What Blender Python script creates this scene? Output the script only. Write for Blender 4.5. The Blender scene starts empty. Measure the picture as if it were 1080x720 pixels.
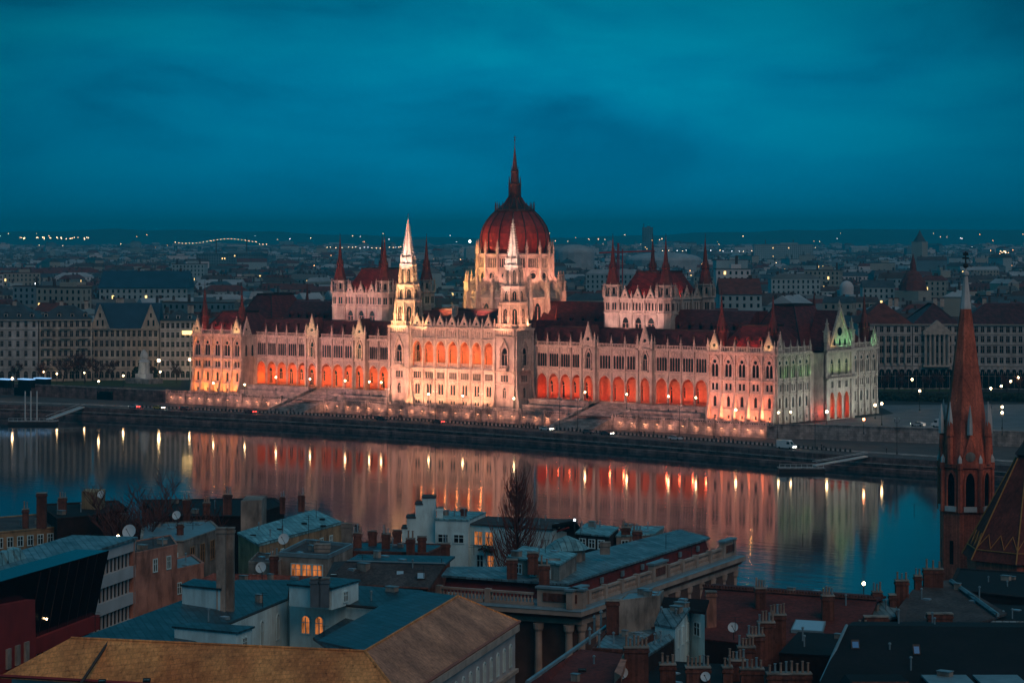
import bpy, bmesh, math, random
from math import sin, cos, pi, radians, sqrt, atan2
from mathutils import Vector, Matrix
random.seed(7)
sc = bpy.context.scene
COL = sc.collection

# ---------------------------------------------------------------- camera
CX, CY, CZ, YAW, HY, F = 571.4, -697.35, 62.1, 0.665, 246.0, 2654.5
cam_d = bpy.data.cameras.new('camera'); cam = bpy.data.objects.new('camera', cam_d); COL.objects.link(cam)
cam.location = (CX, CY, CZ); cam.rotation_euler = (pi / 2, 0, YAW)
cam_d.sensor_width = 36; cam_d.lens = 36 * F / 1080; cam_d.shift_y = -(360 - HY) / 1080
cam_d.clip_start = 1; cam_d.clip_end = 60000
sc.camera = cam

# ---------------------------------------------------------------- world: dusk sky with cloud streaks
world = bpy.data.worlds.new('World'); sc.world = world; world.use_nodes = True
wt = world.node_tree; wt.nodes.clear()
def WN(t, **k):
    n = wt.nodes.new(t)
    for a, b in k.items(): setattr(n, a, b)
    return n
def WL(a, b): wt.links.new(a, b)
wo = WN('ShaderNodeOutputWorld'); bg = WN('ShaderNodeBackground'); WL(bg.outputs[0], wo.inputs[0])
sky = WN('ShaderNodeTexSky'); sky.sky_type = 'NISHITA'; sky.sun_disc = False
sky.sun_elevation = radians(4); sky.sun_rotation = radians(200); sky.air_density = 2; sky.dust_density = 2; sky.ozone_density = 4
tc = WN('ShaderNodeTexCoord'); sp = WN('ShaderNodeSeparateXYZ'); WL(tc.outputs['Generated'], sp.inputs[0])
# height gradient (colour of the dusk sky by elevation)
ramp = WN('ShaderNodeValToRGB'); WL(sp.outputs[2], ramp.inputs[0])
def setramp(r, stops):
    e = r.color_ramp.elements
    while len(e) > len(stops): e.remove(e[-1])
    while len(e) < len(stops): e.new(1)
    for q, (p, c) in zip(e, stops): q.position = p; q.color = (*c, 1) if len(c) == 3 else c
setramp(ramp, [(0.0, (.0, .135, .27)), (.03, (.0, .165, .305)), (.065, (.0, .170, .300)), (.10, (.0, .140, .235)), (.25, (.01, .17, .27)), (1.0, (.022, .20, .30))])
mp = WN('ShaderNodeMapping'); WL(tc.outputs['Generated'], mp.inputs[0]); mp.inputs['Scale'].default_value = (7, 7, 24); mp.inputs['Location'].default_value = (2.3, 1.1, 0.4)
mp.inputs['Rotation'].default_value = (0.02, -0.03, 0)
nz = WN('ShaderNodeTexNoise'); WL(mp.outputs[0], nz.inputs['Vector']); nz.inputs['Scale'].default_value = 1.1; nz.inputs['Detail'].default_value = 6; nz.inputs['Roughness'].default_value = .5; nz.inputs['Distortion'].default_value = .3
cr = WN('ShaderNodeValToRGB'); WL(nz.outputs[0], cr.inputs[0]); setramp(cr, [(.34, (.56, .52, .62)), (.50, (.94, .93, .96)), (.66, (1.15, 1.22, 1.12))])
fade = WN('ShaderNodeMapRange'); WL(sp.outputs[2], fade.inputs[0]); fade.inputs[1].default_value = -.01; fade.inputs[2].default_value = .05
mc = WN('ShaderNodeMix'); mc.data_type = 'RGBA'; WL(fade.outputs[0], mc.inputs[0]); mc.inputs[6].default_value = (1, 1, 1, 1); WL(cr.outputs[0], mc.inputs[7])
mu = WN('ShaderNodeMix'); mu.data_type = 'RGBA'; mu.blend_type = 'MULTIPLY'; mu.inputs[0].default_value = 1
vd = WN('ShaderNodeVectorMath'); vd.operation = 'DOT_PRODUCT'; WL(tc.outputs['Generated'], vd.inputs[0]); vd.inputs[1].default_value = (-sin(YAW), cos(YAW), 0)
vr = WN('ShaderNodeMapRange'); WL(vd.outputs['Value'], vr.inputs[0]); vr.inputs[1].default_value = .978; vr.inputs[2].default_value = 1.0; vr.inputs[3].default_value = .66; vr.inputs[4].default_value = 1.1
vm = WN('ShaderNodeVectorMath'); vm.operation = 'SCALE'; WL(ramp.outputs[0], vm.inputs[0]); WL(vr.outputs[0], vm.inputs['Scale']); WL(vm.outputs[0], mu.inputs[6]); WL(mc.outputs[2], mu.inputs[7])
# a little of the physical sky is mixed in
sk = WN('ShaderNodeMix'); sk.data_type = 'RGBA'; sk.blend_type = 'ADD'; sk.inputs[0].default_value = .0001
WL(mu.outputs[2], sk.inputs[6]); WL(sky.outputs[0], sk.inputs[7]); WL(sk.outputs[2], bg.inputs[0]); bg.inputs[1].default_value = 1.0

sun_d = bpy.data.lights.new('sun', 'SUN'); sun = bpy.data.objects.new('sun', sun_d); COL.objects.link(sun)
sun_d.energy = .52; sun_d.angle = radians(40); sun_d.color = (1, .60, .42)
sun.rotation_euler = (radians(48), 0, YAW + radians(28)); sun.location = (0, 0, 900)

sc.view_settings.view_transform = 'Standard'; sc.view_settings.look = 'None'
sc.view_settings.exposure = .22; sc.view_settings.gamma = 1
cy = sc.cycles
cy.use_denoising = True; cy.max_bounces = 5; cy.diffuse_bounces = 2; cy.glossy_bounces = 3; cy.volume_bounces = 0
cy.transmission_bounces = 2; cy.transparent_max_bounces = 8; cy.use_light_tree = True; cy.sample_clamp_indirect = 4; cy.sample_clamp_direct = 30
cy.use_adaptive_sampling = True; cy.adaptive_threshold = .01

# ---------------------------------------------------------------- pixel helpers (turn a place seen in the photo into a world point)
_c, _s = cos(YAW), sin(YAW)
def at(px, py, z):
    d = (CZ - z) * F / (py - HY); r = (px - 540) / F * d
    return Vector((CX - _s * d + _c * r, CY + _c * d + _s * r, z))
def rd(r, d, z=0.0): return Vector((CX - _s * d + _c * r, CY + _c * d + _s * r, z))
def at_d(px, py, d):
    return rd((px - 540) / F * d, d, CZ - (py - HY) * d / F)

# ---------------------------------------------------------------- materials
MATS = {}
def mat(name, col, rough=.8, var=.25, scale=.6, bump=0, metal=0, emit=None, es=0, col2=None, detail=4, spec=.3, stretch=None):
    if name in MATS: return MATS[name]
    m = bpy.data.materials.new(name); m.use_nodes = True; nt = m.node_tree
    b = nt.nodes['Principled BSDF']; b.inputs['Roughness'].default_value = rough; b.inputs['Metallic'].default_value = metal
    b.inputs['Specular IOR Level'].default_value = spec
    b.inputs['Base Color'].default_value = (*col, 1)
    if var:
        t = nt.nodes.new('ShaderNodeTexCoord'); n = nt.nodes.new('ShaderNodeTexNoise'); n.inputs['Scale'].default_value = scale; n.inputs['Detail'].default_value = detail
        src = t.outputs['Object']
        if stretch:
            mpn = nt.nodes.new('ShaderNodeMapping'); nt.links.new(src, mpn.inputs[0]); mpn.inputs['Scale'].default_value = stretch; src = mpn.outputs[0]
        nt.links.new(src, n.inputs['Vector'])
        r = nt.nodes.new('ShaderNodeValToRGB'); nt.links.new(n.outputs[0], r.inputs[0])
        c2 = col2 or tuple(min(1, c * (1 + var)) for c in col)
        setramp(r, [(.3, tuple(c * (1 - var) for c in col)), (.7, c2)])
        nt.links.new(r.outputs[0], b.inputs['Base Color'])
        if bump:
            bp = nt.nodes.new('ShaderNodeBump'); bp.inputs['Strength'].default_value = bump; nt.links.new(n.outputs[0], bp.inputs['Height']); nt.links.new(bp.outputs[0], b.inputs['Normal'])
    if emit:
        b.inputs['Emission Color'].default_value = (*emit, 1); b.inputs['Emission Strength'].default_value = es
    MATS[name] = m; return m

def _mul(m, sock):
    nt = m.node_tree; b = nt.nodes['Principled BSDF']; mx = nt.nodes.new('ShaderNodeMix'); mx.data_type = 'RGBA'; mx.blend_type = 'MULTIPLY'; mx.inputs[0].default_value = 1
    L = b.inputs['Base Color'].links
    if L: nt.links.new(L[0].from_socket, mx.inputs[6])
    else: mx.inputs[6].default_value = b.inputs['Base Color'].default_value
    nt.links.new(sock, mx.inputs[7]); nt.links.new(mx.outputs[2], b.inputs['Base Color'])
def courses(m, bw, rh, c1, c2, mort, ms=.02, vertical=False, rot=0.0, bump=.3):
    # blocks, tiles or metal sheets laid in courses, each one a little lighter or darker
    nt = m.node_tree; N = nt.nodes.new; t = N('ShaderNodeTexCoord'); src = t.outputs['Object']
    if vertical:
        s_ = N('ShaderNodeSeparateXYZ'); c_ = N('ShaderNodeCombineXYZ'); ad = N('ShaderNodeMath'); nt.links.new(src, s_.inputs[0]); nt.links.new(s_.outputs[0], ad.inputs[0]); nt.links.new(s_.outputs[1], ad.inputs[1]); nt.links.new(ad.outputs[0], c_.inputs[0]); nt.links.new(s_.outputs[2], c_.inputs[1]); src = c_.outputs[0]
    mp_ = N('ShaderNodeMapping'); mp_.inputs['Rotation'].default_value = (0, 0, rot); nt.links.new(src, mp_.inputs[0]); br = N('ShaderNodeTexBrick'); nt.links.new(mp_.outputs[0], br.inputs['Vector'])
    g = lambda v: (v, v, v, 1)
    br.inputs['Color1'].default_value = g(c1); br.inputs['Color2'].default_value = g(c2); br.inputs['Mortar'].default_value = g(mort); br.inputs['Scale'].default_value = 1; br.inputs['Mortar Size'].default_value = ms; br.inputs['Brick Width'].default_value = bw; br.inputs['Row Height'].default_value = rh; br.inputs['Bias'].default_value = 0
    _mul(m, br.outputs['Color'])
    bp = N('ShaderNodeBump'); bp.inputs['Strength'].default_value = bump; bp.inputs['Distance'].default_value = .05; bp.invert = True; nt.links.new(br.outputs['Fac'], bp.inputs['Height']); nt.links.new(bp.outputs[0], nt.nodes['Principled BSDF'].inputs['Normal']); return m
def streaks(m, lo=.55, hs=.9, vs=.12, hi=1.08):
    # rain streaks and soot running down a wall
    nt = m.node_tree; N = nt.nodes.new; t = N('ShaderNodeTexCoord'); mp_ = N('ShaderNodeMapping'); mp_.inputs['Scale'].default_value = (hs, hs, vs); nt.links.new(t.outputs['Object'], mp_.inputs[0]); n = N('ShaderNodeTexNoise'); n.inputs['Scale'].default_value = 1; n.inputs['Detail'].default_value = 7; n.inputs['Roughness'].default_value = .7; nt.links.new(mp_.outputs[0], n.inputs['Vector'])
    r = N('ShaderNodeValToRGB'); setramp(r, [(.36, (lo, lo, lo)), (.54, (1, 1, 1)), (.7, (hi, hi, hi))]); nt.links.new(n.outputs[0], r.inputs[0]); _mul(m, r.outputs[0]); return m

# ---------------------------------------------------------------- mesh builder
class MB:
    def __init__(s): s.v = []; s.f = []; s.m = []; s.mats = []
    def mi(s, m):
        if m not in s.mats: s.mats.append(m)
        return s.mats.index(m)
    def face(s, pts, m):
        k = len(s.v); s.v += [tuple(p) for p in pts]; s.f.append(tuple(range(k, k + len(pts)))); s.m.append(s.mi(m))
    def poly(s, vs, fs, m):
        k = len(s.v); s.v += [tuple(p) for p in vs]; i = s.mi(m)
        for f in fs: s.f.append(tuple(k + q for q in f)); s.m.append(i)
    def box(s, x0, x1, y0, y1, z0, z1, m):
        s.poly([(x0, y0, z0), (x1, y0, z0), (x1, y1, z0), (x0, y1, z0), (x0, y0, z1), (x1, y0, z1), (x1, y1, z1), (x0, y1, z1)],
               [(0, 3, 2, 1), (4, 5, 6, 7), (0, 1, 5, 4), (1, 2, 6, 5), (2, 3, 7, 6), (3, 0, 4, 7)], m)
    def prism(s, base, z0, z1, m, top=None, cap=True):   # base polygon (xy) from z0 to z1; top: other polygon
        n = len(base); t = top or base
        vs = [(p[0], p[1], z0) for p in base] + [(p[0], p[1], z1) for p in t]
        fs = [(i, (i + 1) % n, n + (i + 1) % n, n + i) for i in range(n)]
        if cap: fs += [tuple(range(n, 2 * n)), tuple(range(n - 1, -1, -1))]
        s.poly(vs, fs, m)
    def hull(s, bot, top, m):   # two rings of 3D points
        n = len(bot)
        s.poly(list(bot) + list(top), [(i, (i + 1) % n, n + (i + 1) % n, n + i) for i in range(n)] + [tuple(range(n, 2 * n)), tuple(range(n - 1, -1, -1))], m)
    def lathe(s, cx, cy, prof, n, m, rot=0, cap=True):   # prof: [(r,z)]
        vs = []; fs = []
        for r, z in prof:
            for k in range(n):
                a = rot + 2 * pi * k / n; vs.append((cx + r * cos(a), cy + r * sin(a), z))
        for j in range(len(prof) - 1):
            for k in range(n):
                fs.append((j * n + k, j * n + (k + 1) % n, (j + 1) * n + (k + 1) % n, (j + 1) * n + k))
        if cap: fs.append(tuple((len(prof) - 1) * n + k for k in range(n)))
        s.poly(vs, fs, m)
    def tube(s, pts, r, m, n=6, r1=None):
        vs = []; fs = []; pts = [Vector(p) for p in pts]; N = len(pts)
        for j, p in enumerate(pts):
            d = (pts[min(j + 1, N - 1)] - pts[max(j - 1, 0)]).normalized()
            a = d.orthogonal().normalized(); b = d.cross(a)
            rr = r + ((r1 if r1 is not None else r) - r) * j / max(1, N - 1)
            for k in range(n):
                t = 2 * pi * k / n; vs.append(p + a * rr * cos(t) + b * rr * sin(t))
        for j in range(N - 1):
            for k in range(n): fs.append((j * n + k, j * n + (k + 1) % n, (j + 1) * n + (k + 1) % n, (j + 1) * n + k))
        fs.append(tuple(range(n - 1, -1, -1))); fs.append(tuple((N - 1) * n + k for k in range(n)))
        s.poly(vs, fs, m)
    def ball(s, c, r, m, n=8, k=5, sz=1):
        prof = [(max(.001, r * sin(pi * j / k)), c[2] - r * sz * cos(pi * j / k)) for j in range(k + 1)]
        s.lathe(c[0], c[1], prof, n, m, cap=False)
    def add(s, o, M=None):
        k = len(s.v); s.v += [tuple(M @ Vector(p)) for p in o.v] if M else list(o.v)
        idx = [s.mi(m) for m in o.mats]
        s.f += [tuple(k + q for q in f) for f in o.f]; s.m += [idx[i] for i in o.m]
    def mesh(s, name, off=(0, 0, 0)):
        me = bpy.data.meshes.new(name); ox, oy, oz = off
        me.from_pydata([(x - ox, y - oy, z - oz) for x, y, z in s.v], [], s.f)
        for m in s.mats: me.materials.append(m)
        me.polygons.foreach_set('material_index', s.m)
        bm = bmesh.new(); bm.from_mesh(me); bmesh.ops.recalc_face_normals(bm, faces=bm.faces); bm.to_mesh(me); bm.free()
        return me
    def build(s, name, parent=None, loc=None, **tags):
        off = wloc(parent) if loc is None else Vector(loc)
        me = s.mesh(name, off); o = bpy.data.objects.new(name, me); COL.objects.link(o)
        if loc is not None: o.location = Vector(loc) - wloc(parent)
        if parent: o.parent = parent
        WLOC[o.name] = off if loc is None else Vector(loc)
        tag(o, **tags); return o
WLOC = {}
def wloc(o): return WLOC.get(o.name, Vector((0, 0, 0))) if o else Vector((0, 0, 0))
def tag(o, label=None, cat=None, group=None, kind=None):
    if label: o['label'] = label
    if cat: o['category'] = cat
    if group: o['group'] = group
    if kind: o['kind'] = kind
    return o
def empty(name, loc, label, cat, group=None):
    o = bpy.data.objects.new(name, None); COL.objects.link(o); o.location = loc; WLOC[o.name] = Vector(loc)
    return tag(o, label, cat, group)
def copy_tree(o, parent=None):
    c = o.copy(); COL.objects.link(c); c.parent = parent
    for ch in o.children: copy_tree(ch, c)
    return c
def inst(name, me, M, parent=None):
    o = bpy.data.objects.new(name, me); COL.objects.link(o)
    if parent: o.parent = parent; M = Matrix.Translation(-wloc(parent)) @ M
    o.matrix_local = M; return o
class Rep:   # countable parts: the largest `limit` become parts of their own, the rest one part
    def __init__(s, name): s.name = name; s.l = []; s.me = {}
    def put(s, key, mbf, M):
        if key not in s.me: s.me[key] = mbf()
        s.l.append((key, M))
    def flush(s, parent, limit=100, full=1):
        camp = Vector((CX, CY, CZ))
        def size(t):
            d = (t[1].translation - camp).length
            return -max(v[2] for v in s.me[t[0]].v) / d
        s.l.sort(key=size); ms = {}
        for key, M in s.l[:limit]:
            if key not in ms: ms[key] = s.me[key].mesh(s.name)
            inst(s.name, ms[key], M, parent)
        if s.l[limit:]:
            r = MB()
            for key, M in s.l[limit:]: r.add(s.me[key], M)
            r.build(s.name, parent, kind='stuff')
class Fr:    # facade frame: s along, t up, depth outward
    def __init__(s, o, ang): s.o = Vector(o); s.a = ang; s.u = Vector((cos(ang), sin(ang), 0)); s.n = Vector((sin(ang), -cos(ang), 0))
    def p(s, a, t, d=0): return s.o + s.u * a + s.n * d + Vector((0, 0, t))
    def M(s, a, t, d=0): return Matrix.Translation(s.p(a, t, d)) @ Matrix.Rotation(s.a, 4, 'Z')
def fbox(mb, fr, a0, a1, t0, t1, d0, d1, m):
    mb.hull([fr.p(a0, t0, d1), fr.p(a1, t0, d1), fr.p(a1, t0, d0), fr.p(a0, t0, d0)], [fr.p(a0, t1, d1), fr.p(a1, t1, d1), fr.p(a1, t1, d0), fr.p(a0, t1, d0)], m)
def fquad(mb, fr, a0, a1, t0, t1, d, m): mb.face([fr.p(a0, t0, d), fr.p(a1, t0, d), fr.p(a1, t1, d), fr.p(a0, t1, d)], m)
def curve(x0, x1, sp, ap, n=4):
    mid = (x0 + x1) / 2; w = mid - x0; out = []
    for k in range(2 * n + 1):
        q = k / n if k <= n else 2 - k / n
        th = q * pi / 2; x = w * cos(th); z = sp + (ap - sp) * (.82 * sin(th) + .18 * q)
        out.append((mid - x if k <= n else mid + x, z))
    return out
def cell(mb, fr, s0, s1, t0, t1, ops, m, rec=.35, d=0, revm=None, n=3):
    """wall panel with openings; ops: (x0,x1,bottom,spring,apex) side by side"""
    revm = revm or m; x = s0
    if rec < .95: rec = min(rec, .3)
    for (x0, x1, b, sp, ap) in ops:
        if x0 > x: fquad(mb, fr, x, x0, t0, t1, d, m)
        if b > t0: fquad(mb, fr, x0, x1, t0, b, d, m)
        cv = curve(x0, x1, sp, ap, n) if ap > sp else [(x0, sp), (x1, sp)]
        for (a, za), (c, zc) in zip(cv, cv[1:]):
            mb.face([fr.p(a, za, d), fr.p(c, zc, d), fr.p(c, t1, d), fr.p(a, t1, d)], m)
            mb.face([fr.p(a, za, d), fr.p(c, zc, d), fr.p(c, zc, d - rec), fr.p(a, za, d - rec)], revm)
        mb.face([fr.p(x0, b, d), fr.p(x0, sp, d), fr.p(x0, sp, d - rec), fr.p(x0, b, d - rec)], revm)
        mb.face([fr.p(x1, b, d), fr.p(x1, sp, d), fr.p(x1, sp, d - rec), fr.p(x1, b, d - rec)], revm)
        mb.face([fr.p(x0, b, d), fr.p(x1, b, d), fr.p(x1, b, d - rec), fr.p(x0, b, d - rec)], revm)
        x = x1
    if x < s1: fquad(mb, fr, x, s1, t0, t1, d, m)
def light(kind, loc, energy, color, size=.3, target=None, angle=None, blend=.6, name='floodlight'):
    ld = bpy.data.lights.new(name, kind); ld.energy = energy; ld.color = color
    if kind in ('POINT', 'SPOT'): ld.shadow_soft_size = size
    if kind == 'SPOT': ld.spot_size = angle or radians(80); ld.spot_blend = blend
    o = bpy.data.objects.new(name, ld); COL.objects.link(o); o.location = loc
    if target is not None: o.rotation_euler = (Vector(target) - Vector(loc)).to_track_quat('-Z', 'Y').to_euler()
    return o
# ================================================================ PARLIAMENT
STONE = mat('pale_limestone', (.40, .33, .30), .85, .22, .35, col2=(.50, .45, .40), detail=6)
STONE2 = mat('carved_limestone', (.44, .38, .33), .85, .3, 1.2, detail=6)
streaks(STONE, .62, .5, .10); streaks(STONE2, .7, 1.2, .3)
DARKG = mat('dark_window_glass', (.006, .006, .008), .4, 0, spec=.1)
ROOFR = mat('dark_red_roof', (.11, .02, .02), .6, .35, .5, detail=6, stretch=(1, 1, 3))
ROOFD = mat('blackened_roof', (.070, .018, .020), .6, .4, .6, detail=5)
courses(ROOFR, 1.6, .9, .75, 1.2, .5, .05, rot=.2); courses(ROOFD, 1.6, .9, .7, 1.25, .5, .05, rot=.2)
SPIRER = mat('spire_roof_red', (.11, .022, .018), .55, .3, .8)
DOMER = mat('dome_tile_red', (.20, .026, .020), .5, .22, .5, detail=5)
streaks(DOMER, .6, .8, .25, 1.25)
RIBM = mat('dome_rib_dark', (.028, .016, .016), .5, .2, 1)
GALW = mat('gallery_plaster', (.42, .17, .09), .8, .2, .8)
P0 = empty('parliament_building', (0, 33, 0), 'neo-gothic riverside parliament with red ribbed dome, lit orange and pink', 'parliament')
WIN = Rep('window'); PIN = Rep('pinnacle'); GAB = Rep('gablet'); BAL = Rep('balustrade')
def win_mb(w, h, sp, lights=1, circ=0):
    def f():
        b = MB(); cv = curve(-w / 2, w / 2, sp, h, 3) if h > sp else [(-w / 2, sp), (w / 2, sp)]
        b.face([(-w / 2, 0, 0), (w / 2, 0, 0)] + [(x, 0, z) for x, z in reversed(cv)], DARKG)
        for k in range(1, lights):
            x = -w / 2 + w * k / lights; b.box(x - .09, x + .09, -.16, -.01, 0, sp, STONE2)
        if lights > 1: b.box(-w / 2, w / 2, -.14, -.012, sp * .98, sp * .98 + .14, STONE2)
        b.box(-w / 2 - .12, w / 2 + .12, -.42, .0, -.16, 0, STONE2)
        return b
    return f
def window(fr, s, t, w, h, sp, lights=1, rec=.35, d=0):
    rec = min(rec, .3)
    WIN.put((w, h, sp, lights), win_mb(w, h, sp, lights), fr.M(s, t, d - rec))
def pin_mb(r, h, m=None):
    m = m or STONE2
    def f():
        b = MB(); b.box(-r, r, -r, r, 0, h * .42, m)
        b.box(-r * 1.35, r * 1.35, -r * 1.35, r * 1.35, h * .42, h * .46, m)
        b.lathe(0, 0, [(r * 1.15, h * .46), (r * .55, h * .72), (.03, h)], 4, m, rot=pi / 4)
        b.box(-r * .6, r * .6, -r * .6, r * .6, h * .74, h * .78, m)
        return b
    return f
def pinnacle(x, y, z, r, h): PIN.put((r, h), pin_mb(r, h), Matrix.Translation((x, y, z)))
def gab_mb(w, h, deep):
    def f():
        b = MB(); n = 10; R = w * .13; cz = h * .36
        # triangle with a round hole
        tri = [(-w / 2, 0), (w / 2, 0), (0, h)]
        def edge(a):   # ray from (0,cz) to triangle border
            dx, dz = cos(a), sin(a); best = 1e9
            for (x0, z0), (x1, z1) in zip(tri, tri[1:] + tri[:1]):
                den = dx * (z1 - z0) - dz * (x1 - x0)
                if abs(den) < 1e-9: continue
                t = ((x0) * (z1 - z0) - (z0 - cz) * (x1 - x0)) / den
                if t > 0: best = min(best, t)
            return (dx * best, cz + dz * best)
        angs = sorted([2 * pi * k / n for k in range(n)] + [atan2(z - cz, x) % (2 * pi) for x, z in tri])
        for a, c in zip(angs, angs[1:] + [angs[0] + 2 * pi]):
            e0, e1 = edge(a), edge(c)
            b.face([(R * cos(a), 0, cz + R * sin(a)), (R * cos(c), 0, cz + R * sin(c)), (e1[0], 0, e1[1]), (e0[0], 0, e0[1])], STONE2)
            b.face([(R * cos(a), 0, cz + R * sin(a)), (R * cos(c), 0, cz + R * sin(c)), (R * cos(c), .4, cz + R * sin(c)), (R * cos(a), .4, cz + R * sin(a))], STONE2)
        b.face([(-R * 1.5, .4, cz - R * 1.5), (R * 1.5, .4, cz - R * 1.5), (R * 1.5, .4, cz + R * 1.5), (-R * 1.5, .4, cz + R * 1.5)], DARKG)
        for sx in (-1, 1):   # raised coping and roof behind
            b.hull([(sx * w / 2, -.25, 0), (sx * (w / 2 + .35), -.25, 0), (sx * (w / 2 + .35), .5, 0), (sx * w / 2, .5, 0)],
                   [(0, -.25, h), (sx * .02, -.25, h + .5), (sx * .02, .5, h + .5), (0, .5, h)], STONE2)
            b.face([(sx * w / 2, .5, 0), (0, .5, h), (0, deep, h), (sx * w / 2, deep, 0)], ROOFD)
        b.lathe(0, .1, [(.22, h + .3), (.12, h + .9), (.26, h + 1.1), (.02, h + 1.5)], 6, STONE2)
        return b
    return f
def gablet(fr, s, t, w, h, deep=2.5, d=0): GAB.put((w, h, deep), gab_mb(w, h, deep), fr.M(s, t, d))
def bal_mb(w, h, p=.62):
    def f():
        b = MB(); b.box(-w / 2, w / 2, -.12, .12, 0, h * .14, STONE2); b.box(-w / 2, w / 2, -.16, .16, h * .84, h, STONE2)
        k = max(2, int(w / p))
        for i in range(k): x = -w / 2 + (i + .5) * w / k; b.box(x - .12, x + .12, -.07, .07, h * .14, h * .84, STONE2)
        return b
    return f
def balus(fr, s, t, w, h, d=0, p=.62): BAL.put((round(w, 2), h, p), bal_mb(round(w, 2), h, p), fr.M(s, t, d))

def buttress(mb, fr, s, w, base, z1, z2, d=0):
    """flared foot from the ground to z1, then a flat pilaster to z2"""
    h = w / 2
    mb.hull([fr.p(s - h, 0, d + base), fr.p(s + h, 0, d + base), fr.p(s + h, 0, d - .2), fr.p(s - h, 0, d - .2)],
            [fr.p(s - h, z1 * .55, d + base * .62), fr.p(s + h, z1 * .55, d + base * .62), fr.p(s + h, z1 * .55, d - .2), fr.p(s - h, z1 * .55, d - .2)], STONE)
    mb.hull([fr.p(s - h * .9, z1 * .55, d + base * .52), fr.p(s + h * .9, z1 * .55, d + base * .52), fr.p(s + h * .9, z1 * .55, d - .2), fr.p(s - h * .9, z1 * .55, d - .2)],
            [fr.p(s - h * .9, z1, d + .45), fr.p(s + h * .9, z1, d + .45), fr.p(s + h * .9, z1, d - .2), fr.p(s - h * .9, z1, d - .2)], STONE)
    fbox(mb, fr, s - h * .75, s + h * .75, z1, z2, d - .2, d + .5, STONE)
    for zz in (z1 + 3.4, z1 + 9): 
        if zz < z2: fbox(mb, fr, s - h, s + h, zz, zz + .3, d - .1, d + .66, STONE2)
def pav_face(mb, fr, L, bays, flare=2.1, gables=(0, -1), skip=()):
    bw = L / bays
    for k in range(bays):
        a, c = k * bw, (k + 1) * bw; mid = (a + c) / 2
        if k in skip: continue
        cell(mb, fr, a, c, 0, 4, [(mid - .5, mid + .5, 1.0, 2.2, 2.2)], STONE); window(fr, mid, 1.0, 1.0, 1.2, 1.2)
        cell(mb, fr, a, c, 4, 9.4, [(mid - .62, mid + .62, 5.0, 7.6, 8.5)], STONE, rec=.5); window(fr, mid, 5.0, 1.24, 3.5, 2.6, rec=.5)
        cell(mb, fr, a, c, 9.4, 13.6, [(mid - 1.2, mid - .3, 10.4, 12.6, 12.6), (mid + .3, mid + 1.2, 10.4, 12.6, 12.6)], STONE)
        for q in (-.75, .75): window(fr, mid + q, 10.4, .9, 2.2, 2.2)
        cell(mb, fr, a, c, 13.6, 22.4, [(mid - 1.25, mid - .12, 14.8, 18.1, 19.1), (mid + .12, mid + 1.25, 14.8, 18.1, 19.1)], STONE, rec=.55)
        for q in (-.685, .685): window(fr, mid + q, 14.8, 1.13, 4.3, 3.3, rec=.55)
        # roundel and blind arch mouldings
        mb.lathe(0, 0, [], 0, STONE) if 0 else None
        R = .62; mb.face([fr.p(mid + R * cos(q * pi / 5), 19.75 + R * sin(q * pi / 5), .02) for q in range(10)], DARKG)
        cv = curve(mid - 1.75, mid + 1.75, 18.3, 21.6, 4); co = curve(mid - 2.05, mid + 2.05, 18.3, 22.1, 4)
        for (p1, p2, q1, q2) in zip(cv, cv[1:], co, co[1:]):
            mb.hull([fr.p(p1[0], p1[1], .0), fr.p(p2[0], p2[1], .0), fr.p(q2[0], q2[1], .0), fr.p(q1[0], q1[1], .0)],
                    [fr.p(p1[0], p1[1], .3), fr.p(p2[0], p2[1], .3), fr.p(q2[0], q2[1], .3), fr.p(q1[0], q1[1], .3)], STONE2)
        for xx in (-1.9, 1.9): fbox(mb, fr, mid + xx - .13, mid + xx + .13, 13.9, 18.3, 0, .3, STONE2)
        fbox(mb, fr, mid - 1.75, mid + 1.75, 14.1, 14.8, .0, .22, STONE2)
    for t, h, d in ((4.0, .25, .25), (9.3, .3, .35), (13.4, .35, .45), (22.4, .7, .8), (22.0, .4, .45)):
        if not skip: fbox(mb, fr, -.3, L + .3, t, t + h, -.1, d, STONE2)
    for k in range(bays + 1):
        buttress(mb, fr, min(max(k * bw, .45), L - .45), .95, flare, 9.6, 22.4)
        p = fr.p(min(max(k * bw, .45), L - .45), 23.1, .3); pinnacle(p.x, p.y, p.z, .34, 4.2)
    for k in range(bays):
        mid = (k + .5) * bw
        if k in [g % bays for g in gables]: gablet(fr, mid, 23.1, bw - 1.0, 5.6, 3.0, .35)
        else: balus(fr, mid, 23.1, bw - .75, 1.7, .25)
def hip(mb, x0, x1, y0, y1, z0, z1, inset, m, crest=True, top=None, insy=None):
    i2 = inset if insy is None else insy
    b = [(x0, y0), (x1, y0), (x1, y1), (x0, y1)]; t = [(x0 + inset, y0 + i2), (x1 - inset, y0 + i2), (x1 - inset, y1 - i2), (x0 + inset, y1 - i2)]
    mb.prism(b, z0, z1, m, top=t)
    if crest:
        X0, X1, Y0, Y1 = t[0][0], t[1][0], t[0][1], t[2][1]
        for (a, b_, c, d) in ((X0, X1, Y0 - .1, Y0 + .1), (X0, X1, Y1 - .1, Y1 + .1), (X0 - .1, X0 + .1, Y0, Y1), (X1 - .1, X1 + .1, Y0, Y1)): mb.box(a, b_, c, d, z1, z1 + .7, RIBM)
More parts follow.
